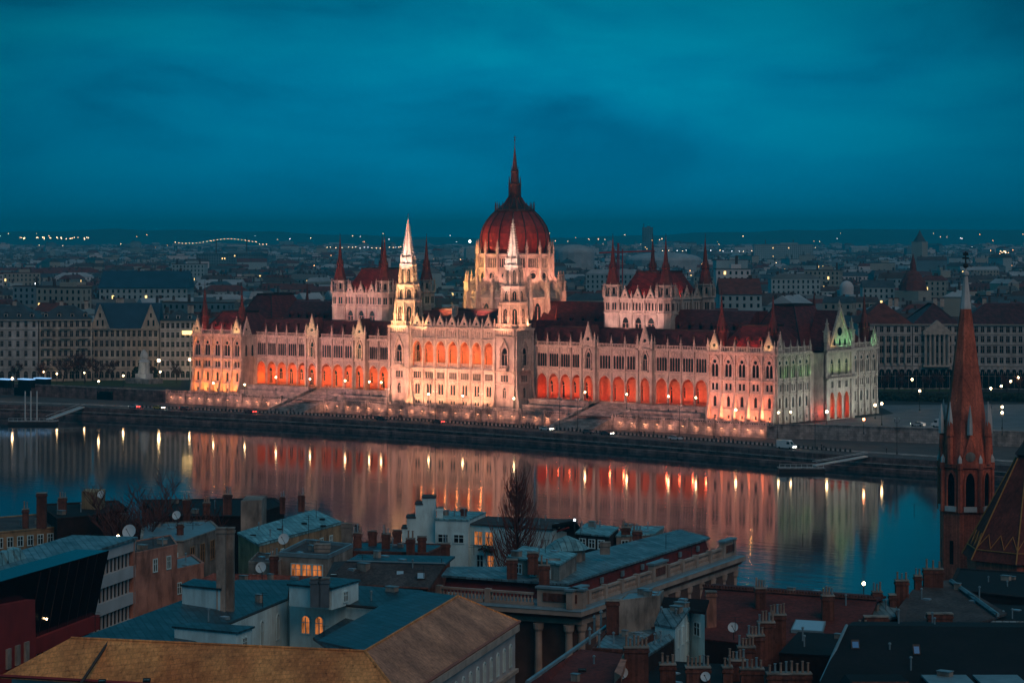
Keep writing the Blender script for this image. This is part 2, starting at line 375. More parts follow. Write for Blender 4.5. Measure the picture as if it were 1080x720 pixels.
def dormer_row(p_, x0, x1, y, z, n, w=1.3, h=1.5, m=None):
    for k in range(n):
        x = x0 + (x1 - x0) * (k + .5) / n; d = MB(); d.box(x - w / 2, x + w / 2, y, y + 2.6, z, z + h, m or ROOFD); d.face([(x - w * .3, y - .02, z + .3), (x + w * .3, y - .02, z + .3), (x + w * .3, y - .02, z + h - .1), (x - w * .3, y - .02, z + h - .1)], DARKG)
        d.hull([(x - w * .65, y - .25, z + h), (x + w * .65, y - .25, z + h), (x + w * .65, y + 2.8, z + h), (x - w * .65, y + 2.8, z + h)], [(x - .04, y - .25, z + h + 1.1), (x + .04, y - .25, z + h + 1.1), (x + .04, y + 2.8, z + h + 1.1), (x - .04, y + 2.8, z + h + 1.1)], m or ROOFR); d.build('dormer', p_)
TUR = Rep('turret')
def turret_mb(r, hb, h):
    def f():
        b = MB(); b.lathe(0, 0, [(r, 0), (r, hb * .9), (r * 1.2, hb * .92), (r * 1.2, hb)], 8, SPIRER, rot=pi / 8)
        b.lathe(0, 0, [(r * 1.1, hb), (r * .55, hb + (h - hb) * .35), (r * .42, hb + (h - hb) * .38), (.05, h)], 8, SPIRER, rot=pi / 8)
        for k in range(8):
            a = k * pi / 4; b.box(r * 1.05 * cos(a) - .13, r * 1.05 * cos(a) + .13, r * 1.05 * sin(a) - .13, r * 1.05 * sin(a) + .13, hb * .9, hb + 1.3, RIBM)
        b.tube([(0, 0, h - .5), (0, 0, h + 1.6)], .07, RIBM, 4)
        return b
    return f

# ---- end pavilions
for sg in (1, -1):
    U0, U1 = (107.3, 133.8) if sg > 0 else (-133.8, -107.3)
    mb = MB(); fr = Fr((U0, 0, 0), 0); pav_face(mb, fr, 26.5, 5)
    # inner and outer returns
    if sg > 0:
        frs = Fr((133.8, 0, 0), pi / 2); fquad(mb, Fr((133.8, 21, 0), pi / 2), 0, 2.5, 0, 22.4, 0, STONE); fquad(mb, Fr((133.8, 41.5, 0), pi / 2), 0, 2.5, 0, 22.4, 0, STONE)
        # side front: 12 bays along 65 m; the middle ones carry the portal projection
        pav_face(mb, frs, 21, 5, flare=.9, gables=(0,))
        fr2 = Fr((133.8, 44, 0), pi / 2); pav_face(mb, fr2, 21, 5, flare=.9, gables=(4,))
    else:
        fri = Fr((-107.3, 0, 0), pi / 2)
        for t0, t1 in ((0, 9.4), (9.4, 13.6)): fquad(mb, fri, 0, 8, t0, t1, 0, STONE)
        for mid in (2.4, 5.8):
            cell(mb, fri, mid - (2.4 if mid < 4 else 1.4), mid + (2.0 if mid < 4 else 2.2), 13.6, 22.4, [(mid - .6, mid + .6, 14.8, 18.1, 19.3)], STONE, rec=.5); window(fri, mid, 14.8, 1.2, 4.5, 3.3, rec=.5)
        fbox(mb, fri, 0, 8, 22.4, 23.1, -.1, .7, STONE2); gablet(fri, 2.4, 23.1, 4.2, 5.6, 3, .3)
        fquad(mb, Fr((-133.8, 0, 0), pi / 2), 0, 65, 0, 22.4, 0, STONE)
    if sg > 0: fquad(mb, Fr((107.3, 0, 0), pi / 2), 0, 65, 0, 22.4, 0, STONE)
    mb.face([(U0, 0, 22.45), (U1, 0, 22.45), (U1, 65, 22.45), (U0, 65, 22.45)], ROOFD)
    fquad(mb, Fr((U0, 65, 0), 0), 0, 26.5, 0, 22.4, 0, STONE)
    mb.build('end_pavilion_wall', P0)
    rb = MB(); hip(rb, U0 + 1.6, U1 - 1.6, 1.8, 24, 22.5, 31.2, 6.4, ROOFR); hip(rb, U0 + 1.4, U1 - 1.4, 18, 47, 22.6, 37.6, 8, ROOFR); hip(rb, U0 + 1.6, U1 - 1.6, 41, 63, 22.5, 31.2, 6.4, ROOFR)
    prf = rb.build('pavilion_roof', P0); dormer_row(prf, U0 + 6, U1 - 6, 4.0, 25.4, 3)
    for xa, ya, za, xb, yb, zb in ((U0 + 1.6, 1.8, 22.6, U0 + 8, 8.2, 31.3), (U1 - 1.6, 1.8, 22.6, U1 - 8, 8.2, 31.3), (U1 - 1.4, 18, 22.7, U1 - 9.4, 26, 37.7), (U0 + 1.4, 18, 22.7, U0 + 9.4, 26, 37.7)): hq = MB(); hq.tube([(xa, ya, za), (xb, yb, zb)], .2, RIBM, 4); hq.build('hip_ridge', prf)
    for (x, y) in ((U0 + 3.2, 3.2), (U1 - 3.2, 3.2), (U0 + 3.2, 62), (U1 - 3.2, 62)):
        TUR.put(('t', 19), turret_mb(1.7, 7, 19), Matrix.Translation((x, y, 23)))
# ---- side portal projection on the right end
mb = MB(); fp = Fr((138.2, 23.5, 0), pi / 2); L = 18.0
for k in range(3):
    a, c = 2 + k * 4.67, 2 + (k + 1) * 4.67; mid = (a + c) / 2
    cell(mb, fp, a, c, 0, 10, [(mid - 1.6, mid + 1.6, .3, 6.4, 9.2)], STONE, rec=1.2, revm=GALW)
    cell(mb, fp, a, c, 10, 13.6, [(mid - .8, mid + .8, 10.6, 12.8, 12.8)], STONE); window(fp, mid, 10.6, 1.6, 2.2, 2.2, 2)
    cell(mb, fp, a, c, 13.6, 22.4, [(mid - .95, mid + .95, 14.8, 18.6, 20.4)], STONE, rec=.6); window(fp, mid, 14.8, 1.9, 5.6, 3.8, 2, rec=.6)
    mb.face([fp.p(mid - 1.6, .3, -3.5), fp.p(mid + 1.6, .3, -3.5), fp.p(mid + 1.6, 9.4, -3.5), fp.p(mid - 1.6, 9.4, -3.5)], GALW)
    balus(fp, mid, 14.0, 4, 1.1, 1.0)
for a in (0, 16):
    fbox(mb, fp, a, a + 2, 0, 26, -.5, .6, STONE); pinnacle(*fp.p(a + 1, 26, 0), .8, 8)
fquad(mb, Fr((133.8, 23.5, 0), 0), 0, 4.4, 0, 22.4, 0, STONE)
fquad(mb, Fr((133.8, 41.5, 0), 0), 0, 4.4, 0, 22.4, 0, STONE)
fbox(mb, fp, 0, L, 13.4, 14.0, -.2, 1.4, STONE2); fbox(mb, fp, 0, L, 22.4, 23.1, -.2, .9, STONE2)
mb.face([fp.p(2, 23, .1), fp.p(16, 23, .1), fp.p(9, 36.5, .1)], STONE2)
for sx in (-1, 1):
    mb.hull([fp.p(9 + sx * 7, 23, 0), fp.p(9 + sx * 7.7, 23, 0), fp.p(9 + sx * 7.7, 23, .7), fp.p(9 + sx * 7, 23, .7)], [fp.p(9, 36.4, 0), fp.p(9 + sx * .3, 37.4, 0), fp.p(9 + sx * .3, 37.4, .7), fp.p(9, 36.4, .7)], STONE2)
    mb.face([fp.p(9 + sx * 7, 23, 0), fp.p(9, 36.3, 0), fp.p(9, 36.3, -9), fp.p(9 + sx * 7, 23, -9)], ROOFR)
mb.face([fp.p(9 + 1.5 * cos(q * pi / 6), 29.3 + 1.5 * sin(q * pi / 6), .16) for q in range(12)], DARKG)
for k in (-3.4, 0, 3.4): mb.face([fp.p(9 + x, z, .15) for x, z in [(k - .6, 24)] + [(k + .6, 24)] + list(reversed(curve(k - .6, k + .6, 25.8, 27, 2)))], DARKG)
balus(fp, 9, 23.1, 13.5, 1.6, .6)
mb.build('side_portal', P0)
pinnacle(*fp.p(9, 37, 0), .4, 3)

# ---- arcade wings
WV = 8.0
for sg in (1, -1):
    a0_, a1_ = 29.5 * sg, 107.1 * sg
    mb = MB(); gal = MB()
    edges = [29.3]; kinds = []
    for n, w, kd in ((4, (49.7 - 29.3) / 4, 'b'), (1, 6.6, 'p'), (3, 5.8, 'b'), (1, 6.6, 'p'), (5, (107.3 - 80.3) / 5, 'b')):
        for _ in range(n): edges.append(edges[-1] + w); kinds.append(kd)
    for k, kd in enumerate(kinds):
        a, c = edges[k], edges[k + 1]
        if sg < 0: a, c = -c, -a
        w = c - a; mid = (a + c) / 2; dd = 1.3 if kd == 'p' else 0
        fr = Fr((0, WV, 0), 0)
        hw = 1.85 if kd == 'p' else w / 2 - .42
        fquad(mb, fr, a, c, 0, 4, dd, STONE)
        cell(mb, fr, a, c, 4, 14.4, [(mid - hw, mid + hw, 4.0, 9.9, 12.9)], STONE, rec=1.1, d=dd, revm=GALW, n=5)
        # arch moulding
        cv = curve(mid - hw, mid + hw, 9.9, 12.9, 5); co = curve(mid - hw - .35, mid + hw + .35, 9.9, 13.4, 5)
        for (p1, p2, q1, q2) in zip(cv, cv[1:], co, co[1:]):
            mb.hull([fr.p(p1[0], p1[1], dd), fr.p(p2[0], p2[1], dd), fr.p(q2[0], q2[1], dd), fr.p(q1[0], q1[1], dd)],
                    [fr.p(p1[0], p1[1], dd + .22), fr.p(p2[0], p2[1], dd + .22), fr.p(q2[0], q2[1], dd + .22), fr.p(q1[0], q1[1], dd + .22)], STONE2)
        if kd == 'b':
            ops = []; nl = 4
            for q in range(nl):
                x = a + .55 + (w - 1.1) * (q + .5) / nl; ops.append((x - .46, x + .46, 15.3, 19.3, 20.0)); window(fr, x, 15.3, .92, 4.7, 4.0, rec=.25)
            cell(mb, fr, a, c, 14.4, 22.2, ops, STONE, rec=.25, d=dd)
            for q in range(nl):   # little blind arches over the lancets
                x = a + .55 + (w - 1.1) * (q + .5) / nl; fbox(mb, fr, x - .3, x + .3, 20.6, 21.7, 0, .12, STONE2)
            balus(fr, mid, 22.8, w - .7, 1.3, .3)
        else:
            cell(mb, fr, a, c, 14.4, 22.2, [(mid - .95, mid + .95, 15.3, 19.0, 21.0)], STONE, rec=.7, d=dd); window(fr, mid, 15.3, 1.9, 5.7, 3.7, 2, rec=.7, d=dd)
            for sx in (-1, 1):
                mb.hull([fr.p(mid + sx * 1.1, 20.2, dd), fr.p(mid + sx * 1.6, 20.0, dd), fr.p(mid + sx * 1.6, 20.0, dd + .5), fr.p(mid + sx * 1.1, 20.2, dd + .5)], [fr.p(mid, 22.6, dd), fr.p(mid + sx * .1, 23.2, dd), fr.p(mid + sx * .1, 23.2, dd + .5), fr.p(mid, 22.6, dd + .5)], STONE2)
                fbox(mb, fr, mid + sx * 1.35 - .2, mid + sx * 1.35 + .2, 15.0, 20.2, dd, dd + .45, STONE2)
            fbox(mb, fr, mid - 1.7, mid + 1.7, 14.6, 15.3, dd, dd + 1.0, STONE2)
            gablet(fr, mid, 22.8, 4.9, 7.4, 6, dd + .2)
            for sx in (-1, 1):
                fbox(mb, fr, mid + sx * 2.9 - .45, mid + sx * 2.9 + .45, 0, 22.8, dd - .3, dd + .7, STONE)
                p = fr.p(mid + sx * 2.9, 22.8, dd + .2); pinnacle(p.x, p.y, p.z, .4, 5.2)
            fquad(mb, Fr((a, WV - dd, 0), pi / 2), 0, dd, 0, 22.2, 0, STONE); fquad(mb, Fr((c, WV - dd, 0), pi / 2), 0, dd, 0, 22.2, 0, STONE)
        for t, h, d in ((3.6, .4, .4), (14.2, .45, .5), (22.2, .6, .7)): fbox(mb, fr, a, c, t, t + h, dd - .1, dd + d, STONE2)
        for x in ((a,) if kd == 'b' else ()):
            fbox(mb, fr, x - .22, x + .22, 4, 14.2, .0, .42, STONE); fbox(mb, fr, x - .22, x + .22, 14.6, 22.2, .0, .5, STONE)
        if kd == 'b': p = fr.p(a if sg > 0 else c, 22.8, .25); pinnacle(p.x, p.y, p.z, .28, 4.4)
        # gallery behind the arch: back wall with a door or window
        gb = Fr((0, WV + 5, 0), 0)
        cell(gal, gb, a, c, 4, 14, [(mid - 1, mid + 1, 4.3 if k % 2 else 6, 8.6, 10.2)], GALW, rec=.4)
        window(gb, mid, 4.3 if k % 2 else 6.0, 2, 5.9 if k % 2 else 4.2, 4.3 if k % 2 else 2.6, 2, rec=.4)
        gal.box(a, a + .3, WV + .9, WV + 5, 11.6, 14, GALW)
    a0, a1 = (29.3, 107.3) if sg > 0 else (-107.3, -29.3)
    gal.box(a0, a1, WV + .02, WV + 5.3, 3.5, 4.0, STONE); gal.box(a0, a1, WV + .05, WV + 5.3, 14.0, 14.3, GALW)
    for x in (a0_ , a1_): gal.box(x - .15, x + .15, WV + .05, WV + 5.4, 3.6, 14.2, GALW)
    gal.build('arcade_gallery', P0); mb.build('arcade_wing_wall', P0)
    rb = MB()
    rb.prism([(a0, WV + 1.0), (a1, WV + 1.0), (a1, 24), (a0, 24)], 22.5, 28.8, ROOFD, top=[(a0, WV + 5.2), (a1, WV + 5.2), (a1, 20), (a0, 20)])
    rb.box(a0, a1, WV + 5.1, WV + 5.3, 28.8, 29.4, RIBM)
    for k, kd in enumerate(kinds):    # one steep dormer ridge behind each bay
        m_ = (edges[k] + edges[k + 1]) / 2 * sg
        if kd == 'b':
            rb.hull([(m_ - 1.5, WV + 1.3, 22.8), (m_ + 1.5, WV + 1.3, 22.8), (m_ + 1.5, WV + 5, 22.8), (m_ - 1.5, WV + 5, 22.8)], [(m_ - .05, WV + 2.4, 27.6), (m_ + .05, WV + 2.4, 27.6), (m_ + .05, WV + 5, 27.6), (m_ - .05, WV + 5, 27.6)], ROOFD)
    rb.build('wing_roof', P0)
    # middle masses behind the wings
    bk = MB(); b0, b1 = (76, 107.3) if sg > 0 else (-107.3, -76)
    bk.box(min(a0, a1) + .1, max(a0, a1) - .1, WV + 5.6, 60, 0, 22.3, STONE)
    bk.box(b0, b1, 21, 45, 22.3, 27.6, STONE); bk.build('courtyard_wall', P0)
    rb = MB(); hip(rb, b0, b1, 20.6, 45.4, 27.6, 35.5, .0, ROOFR, insy=9, crest=False)
    crf = rb.build('courtyard_roof', P0); dormer_row(crf, b0 + 2, b1 - 2, 22.3, 29.0, 6); rb = MB()
    c0, c1 = (16, 53) if sg > 0 else (-53, -16)
    z_r = 37.5 if sg > 0 else 33
    hip(rb, c0, c1, 25, 41, 28, z_r, .0, ROOFR, insy=7, crest=False); krf = rb.build('connecting_roof', P0); dormer_row(krf, min(c0, c1) + 6, max(c0, c1) - 3, 26.6, 30.2, 5); rb = MB(); hip(rb, c0, c1, 17, 25, 22.4, 31 if sg > 0 else 28, 0, ROOFR, insy=3.4, crest=False)
    rb.build('aisle_roof', P0)
    # ---- chamber block with four spired corner towers
    H0, H1 = (52.8, 76.0) if sg > 0 else (-76.0, -52.8)
    hb = MB(); V0, V1 = 20.5, 46.2
    hb.box(H0 + .8, H1 - .8, V0 + .9, V1 - .9, 22.3, 39.0, STONE)
    for fr, Lw in ((Fr((H0, V0, 0), 0), 23.2), (Fr((H1, V0, 0), pi / 2), 25.7)):
        n = 3; x0 = 3.4; bw = (Lw - 6.8) / n
        for k in range(n):
            a, c = x0 + k * bw, x0 + (k + 1) * bw; mid = (a + c) / 2
            cell(hb, fr, a, c, 22.3, 34, [(mid - 1.35, mid + 1.35, 27.2, 30.6, 32.8)], STONE, rec=.8); window(fr, mid, 27.2, 2.7, 5.6, 3.4, 2, rec=.8)
            nn = 4; ops = []
            for q in range(nn):
                x = a + bw * (q + .5) / nn; ops.append((x - .38, x + .38, 35.2, 37.4, 38)); window(fr, x, 35.2, .76, 2.8, 2.2)
            cell(hb, fr, a, c, 34, 39, ops, STONE)
            gablet(fr, mid, 39.4, bw * .55, 3.2, 1.6, .3)
            for x in ((a, c) if k == 0 else (c,)): fbox(hb, fr, x - .3, x + .3, 22.3, 39, 0, .45, STONE); p = fr.p(x, 39.4, .2); pinnacle(p.x, p.y, p.z, .26, 2.8)
        fbox(hb, fr, 3, Lw - 3, 33.8, 34.2, 0, .5, STONE2); fbox(hb, fr, 3, Lw - 3, 39, 39.5, -.8, .6, STONE2)
    hb.build('chamber_block_wall', P0)
    rb = MB(); hip(rb, H0 + 2, H1 - 2, V0 + 1.6, V1 - 1.6, 39.3, 48.2, 4.4, ROOFR); rb.build('chamber_roof', P0)
    for (x, y) in ((H0 + .3, V0 + .6), (H1 - .3, V0 + .6), (H1 - .3, V1 - .6), (H0 + .3, V1 - .6)):
        t = MB(); R = 3.3
        t.lathe(x, y, [(R, 22.3), (R, 34), (R + .3, 34.1), (R + .3, 34.6), (R, 34.7), (R, 39.2), (R + .5, 39.4), (R + .5, 40), (R * .72, 40), (R * .72, 43.6), (R * .9, 43.8), (R * .9, 44.2)], 8, STONE, rot=pi / 8)
        for k in range(8):
            a = k * pi / 4
            f8 = Fr((x + R * cos(pi / 8) * cos(a), y + R * cos(pi / 8) * sin(a), 0), a + pi / 2)
            if -sin(a) > -.2 or cos(a) > .2:
                fquad(t, f8, -.7, -.1, 35.3, 37.8, .03, DARKG); fquad(t, f8, .1, .7, 35.3, 37.8, .03, DARKG); fquad(t, f8, -.35, .35, 40.8, 43, -.7, DARKG)
        tw = t.build('corner_tower', P0)
        for k in range(8):
            a = k * pi / 4 + pi / 8; pinnacle(x + (R + .1) * cos(a), y + (R + .1) * sin(a), 40, .3, 5.0)
        s_ = MB(); s_.lathe(x, y, [(2.7, 44), (1.85, 47.2), (1.35, 49.5), (1.2, 49.6), (1.55, 49.9), (.85, 52.2), (.35, 57.2), (.04, 61)], 8, SPIRER, rot=pi / 8)
        for k in range(8):
            a = k * pi / 4 + pi / 8; s_.lathe(x + 1.35 * cos(a), y + 1.35 * sin(a), [(.16, 49.4), (.02, 52.2)], 4, RIBM)
        s_.tube([(x, y, 60.6), (x, y, 62)], .08, RIBM, 4); s_.build('spire', tw)

# ---- central block: two-storey base, seven bay loggia, attic with gablets
mb = MB(); cl = MB(); fr = Fr((0, -3, 0), 0); bw = 38.6 / 7
for k in range(7):
    a = -19.3 + k * bw; c = a + bw; mid = (a + c) / 2
    cell(mb, fr, a, c, 0, 3.2, [(mid - 1, mid - .2, 1, 2.2, 2.2), (mid + .2, mid + 1, 1, 2.2, 2.2)], STONE)
    for q in (-.6, .6): window(fr, mid + q, 1, .8, 1.2, 1.2)
    cell(mb, fr, a, c, 3.2, 9, [(mid - 1.15, mid - .1, 4.3, 7.2, 8.1), (mid + .1, mid + 1.15, 4.3, 7.2, 8.1)], STONE, rec=.45)
    for q in (-.625, .625): window(fr, mid + q, 4.3, 1.05, 3.8, 2.9, rec=.45)
    cv = curve(mid - 1.4, mid + 1.4, 7.3, 9.0, 4); co = curve(mid - 1.65, mid + 1.65, 7.3, 9.4, 4)
    for (p1, p2, q1, q2) in zip(cv, cv[1:], co, co[1:]): mb.hull([fr.p(p1[0], p1[1], 0), fr.p(p2[0], p2[1], 0), fr.p(q2[0], q2[1], 0), fr.p(q1[0], q1[1], 0)], [fr.p(p1[0], p1[1], .2), fr.p(p2[0], p2[1], .2), fr.p(q2[0], q2[1], .2), fr.p(q1[0], q1[1], .2)], STONE2)
    cell(mb, fr, a, c, 9, 13.4, [(mid + q - .36, mid + q + .36, 10, 12.3, 12.3) for q in (-1.35, -.45, .45, 1.35)], STONE)
    for q in (-1.35, -.45, .45, 1.35): window(fr, mid + q, 10, .72, 2.3, 2.3)
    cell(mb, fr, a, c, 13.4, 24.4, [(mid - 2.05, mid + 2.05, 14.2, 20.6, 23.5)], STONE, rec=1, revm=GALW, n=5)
    balus(fr, mid, 14.2, 4, 1.5, -.4, .5)
    cv = curve(mid - 2.05, mid + 2.05, 20.6, 23.5, 5); co = curve(mid - 2.35, mid + 2.35, 20.6, 23.95, 5)
    for (p1, p2, q1, q2) in zip(cv, cv[1:], co, co[1:]): mb.hull([fr.p(p1[0], p1[1], 0), fr.p(p2[0], p2[1], 0), fr.p(q2[0], q2[1], 0), fr.p(q1[0], q1[1], 0)], [fr.p(p1[0], p1[1], .22), fr.p(p2[0], p2[1], .22), fr.p(q2[0], q2[1], .22), fr.p(q1[0], q1[1], .22)], STONE2)
    cell(mb, fr, a, c, 24.4, 28, [(mid + q - .3, mid + q + .3, 25.1, 26.9, 27.3) for q in (-1.5, -.5, .5, 1.5)], STONE2, rec=.3, n=2)
    fquad(mb, fr, a, c, 25, 27.5, -.3, STONE)
    gablet(fr, mid, 28.6, 3.9, 3.6, 2.2, .3)
    for x in ((a, c) if k == 0 else (c,)):
        fbox(mb, fr, x - .3, x + .3, 0, 28, 0, .45, STONE); p = fr.p(x, 28.6, .2); pinnacle(p.x, p.y, p.z, .3, 3.6)
    gb = Fr((0, 1.5, 0), 0); cell(cl, gb, a, c, 14, 24.4, [(mid - .9, mid + .9, 14.3, 19, 21)], GALW, rec=.3); window(gb, mid, 14.3, 1.8, 6.7, 4.7, 2, rec=.3)
    cl.box(a - .15, a + .15, -2, 1.5, 21.8, 24.3, GALW)
for t, h, d in ((3.1, .3, .35), (9.1, .25, .3), (13.3, .4, .6), (24.2, .35, .45), (28, .6, .8)): fbox(mb, fr, -19.3, 19.3, t, t + h, -.1, d, STONE2)
cl.box(-19.2, 19.2, -2.95, 1.8, 13.5, 14.1, STONE); cl.box(-19.2, 19.2, -2.95, 1.8, 24.35, 24.6, GALW)
mb.box(-19.2, 19.2, 1.9, 20, 0, 28, STONE); mb.box(-19.2, 19.2, -2.6, 1.9, 24.7, 28, STONE)
mb.build('central_block_wall', P0); cl.build('loggia_gallery', P0)
rb = MB(); hip(rb, -19, 19, -1.6, 19, 28.3, 34.3, 3, ROOFD, insy=6); rb.box(-4.6, -2.8, 2, 3.4, 30, 36, STONE2); rb.build('central_roof', P0)

# ---- the two white-spired river towers
for sg in (1, -1):
    X, Y = sg * 24.3, 1.0
    t = MB(); x0, x1 = X - 5, X + 5
    for fr, near in ((Fr((x0, -4, 0), 0), 1), (Fr((x1, -4, 0), pi / 2), 0)):
        cell(t, fr, 0, 10, 0, 9, [(4.3, 5.7, 4.3, 7, 8)], STONE, rec=.5); window(fr, 5, 4.3, 1.4, 3.7, 2.7, 2, rec=.5)
        cell(t, fr, 0, 10, 9, 13.4, [(3.4, 4.2, 10, 12.3, 12.3), (4.6, 5.4, 10, 12.3, 12.3), (5.8, 6.6, 10, 12.3, 12.3)], STONE)
        for q in (3.8, 5, 6.2): window(fr, q, 10, .8, 2.3, 2.3)
        cell(t, fr, 0, 10, 13.4, 26, [(3.7, 6.3, 15, 19.6, 22)], STONE, rec=.9); window(fr, 5, 15, 2.6, 7, 4.6, 2, rec=.9)
        for sx in (-1, 1):
            t.hull([fr.p(5 + sx * 1.5, 21.3, 0), fr.p(5 + sx * 2.1, 21.0, 0), fr.p(5 + sx * 2.1, 21, .6), fr.p(5 + sx * 1.5, 21.3, .6)], [fr.p(5, 24.4, 0), fr.p(5 + sx * .1, 25.2, 0), fr.p(5 + sx * .1, 25.2, .6), fr.p(5, 24.4, .6)], STONE2)
            fbox(t, fr, 5 + sx * 1.8 - .22, 5 + sx * 1.8 + .22, 14.5, 21.4, 0, .5, STONE2)
        fbox(t, fr, 3, 7, 13.9, 14.6, 0, 1.3, STONE2); balus(fr, 5, 14.6, 3.8, 1.2, 1.1)
        cell(t, fr, 0, 10, 26, 28, [], STONE)
        for q in range(9): fbox(t, fr, .8 + q * .98, 1.25 + q * .98, 26.2, 27.8, 0, .25, STONE2)
        for tt, h, d in ((9, .3, .4), (13.3, .4, .5), (25.6, .4, .5), (28, .7, .8)): fbox(t, fr, 0, 10, tt, tt + h, -.1, d, STONE2)
        for s_ in (.6, 9.4): buttress(t, fr, s_, 1.3, 1.8, 9.5, 28)
        for q in (2.6, 5, 7.4): balus(fr, q, 28.7, 2.4, 1.6, .3, .5)
    t.box(x0 + .95, x1 - .95, -3.05, 6, 0, 28, STONE); t.box(x0, x0 + .1, -4, 6, 0, 28, STONE)
    tw = t.build('river_tower', P0)
    u = MB()
    u.lathe(X, Y, [(4.7, 28), (4.7, 37), (5.1, 37.3), (5.1, 38)], 8, STONE, rot=pi / 8); u.lathe(X, Y, [(4.0, 37.5), (4.0, 42.6), (4.35, 42.9), (4.35, 43.6)], 8, STONE, rot=pi / 8)
    u.lathe(X, Y, [(3.1, 43), (3.1, 50.2), (3.4, 50.5), (3.4, 51), (2.6, 51), (2.5, 53.2), (2.8, 53.4)], 8, STONE, rot=pi / 8)
    for k in range(8):
        a = k * pi / 4
        for (R, z0, z1, w) in ((4.7, 30.2, 35.6, 1.7), (4.0, 38.6, 41.8, 1.4), (3.1, 44.4, 49.2, 1.1)):
            rr = R * cos(pi / 8); f8 = Fr((X + rr * cos(a), Y + rr * sin(a), 0), a + pi / 2)
            cv = curve(-w / 2, w / 2, z1 - 1.2, z1, 3); u.face([f8.p(-w / 2, z0, .02), f8.p(w / 2, z0, .02)] + [f8.p(x, z, .02) for x, z in reversed(cv)], DARKG)
            fbox(u, f8, -w / 2 - .3, -w / 2 - .02, z0 - .5, z1, 0, .35, STONE2); fbox(u, f8, w / 2 + .02, w / 2 + .3, z0 - .5, z1, 0, .35, STONE2); fbox(u, f8, -.07, .07, z0, z1 - .6, .02, .2, STONE2)
        b = a + pi / 8
        for R, z, r, h in ((5.0, 28.2, .45, 10.5), (4.3, 38, .34, 6.2), (3.3, 43.6, .28, 7.0), (2.7, 51, .2, 3.4)): pinnacle(X + R * cos(b), Y + R * sin(b), z, r, h)
        for R0, R1, z0, z1 in ((5.0, 4.1, 33.5, 39.5), (4.2, 3.2, 41, 46)):   # raking buttress from each corner
            c, s = cos(b), sin(b); u.hull([(X + R0 * c - .16 * s, Y + R0 * s + .16 * c, z0), (X + R0 * c + .16 * s, Y + R0 * s - .16 * c, z0), (X + R1 * c + .16 * s, Y + R1 * s - .16 * c, z0), (X + R1 * c - .16 * s, Y + R1 * s + .16 * c, z0)],
                   [(X + R0 * c - .16 * s, Y + R0 * s + .16 * c, z0 + 1.5), (X + R0 * c + .16 * s, Y + R0 * s - .16 * c, z0 + 1.5), (X + R1 * c + .16 * s, Y + R1 * s - .16 * c, z1), (X + R1 * c - .16 * s, Y + R1 * s + .16 * c, z1)], STONE2)
    u.build('belfry', tw)
    s_ = MB(); s_.lathe(X, Y, [(2.15, 53), (.22, 66.2), (.4, 66.5), (.1, 67.3)], 8, STONE2, rot=pi / 8)
    for k in range(8):
        a = k * pi / 4 + pi / 8
        for q in range(14):
            f_ = q / 14; R = 2.15 + (.22 - 2.15) * f_ + .12; z = 53.4 + 12.6 * f_; s_.box(X + R * cos(a) - .16, X + R * cos(a) + .16, Y + R * sin(a) - .16, Y + R * sin(a) + .16, z, z + .34, STONE2)
    s_.tube([(X, Y, 67), (X, Y, 69.2)], .09, RIBM, 4); s_.build('spire', tw)

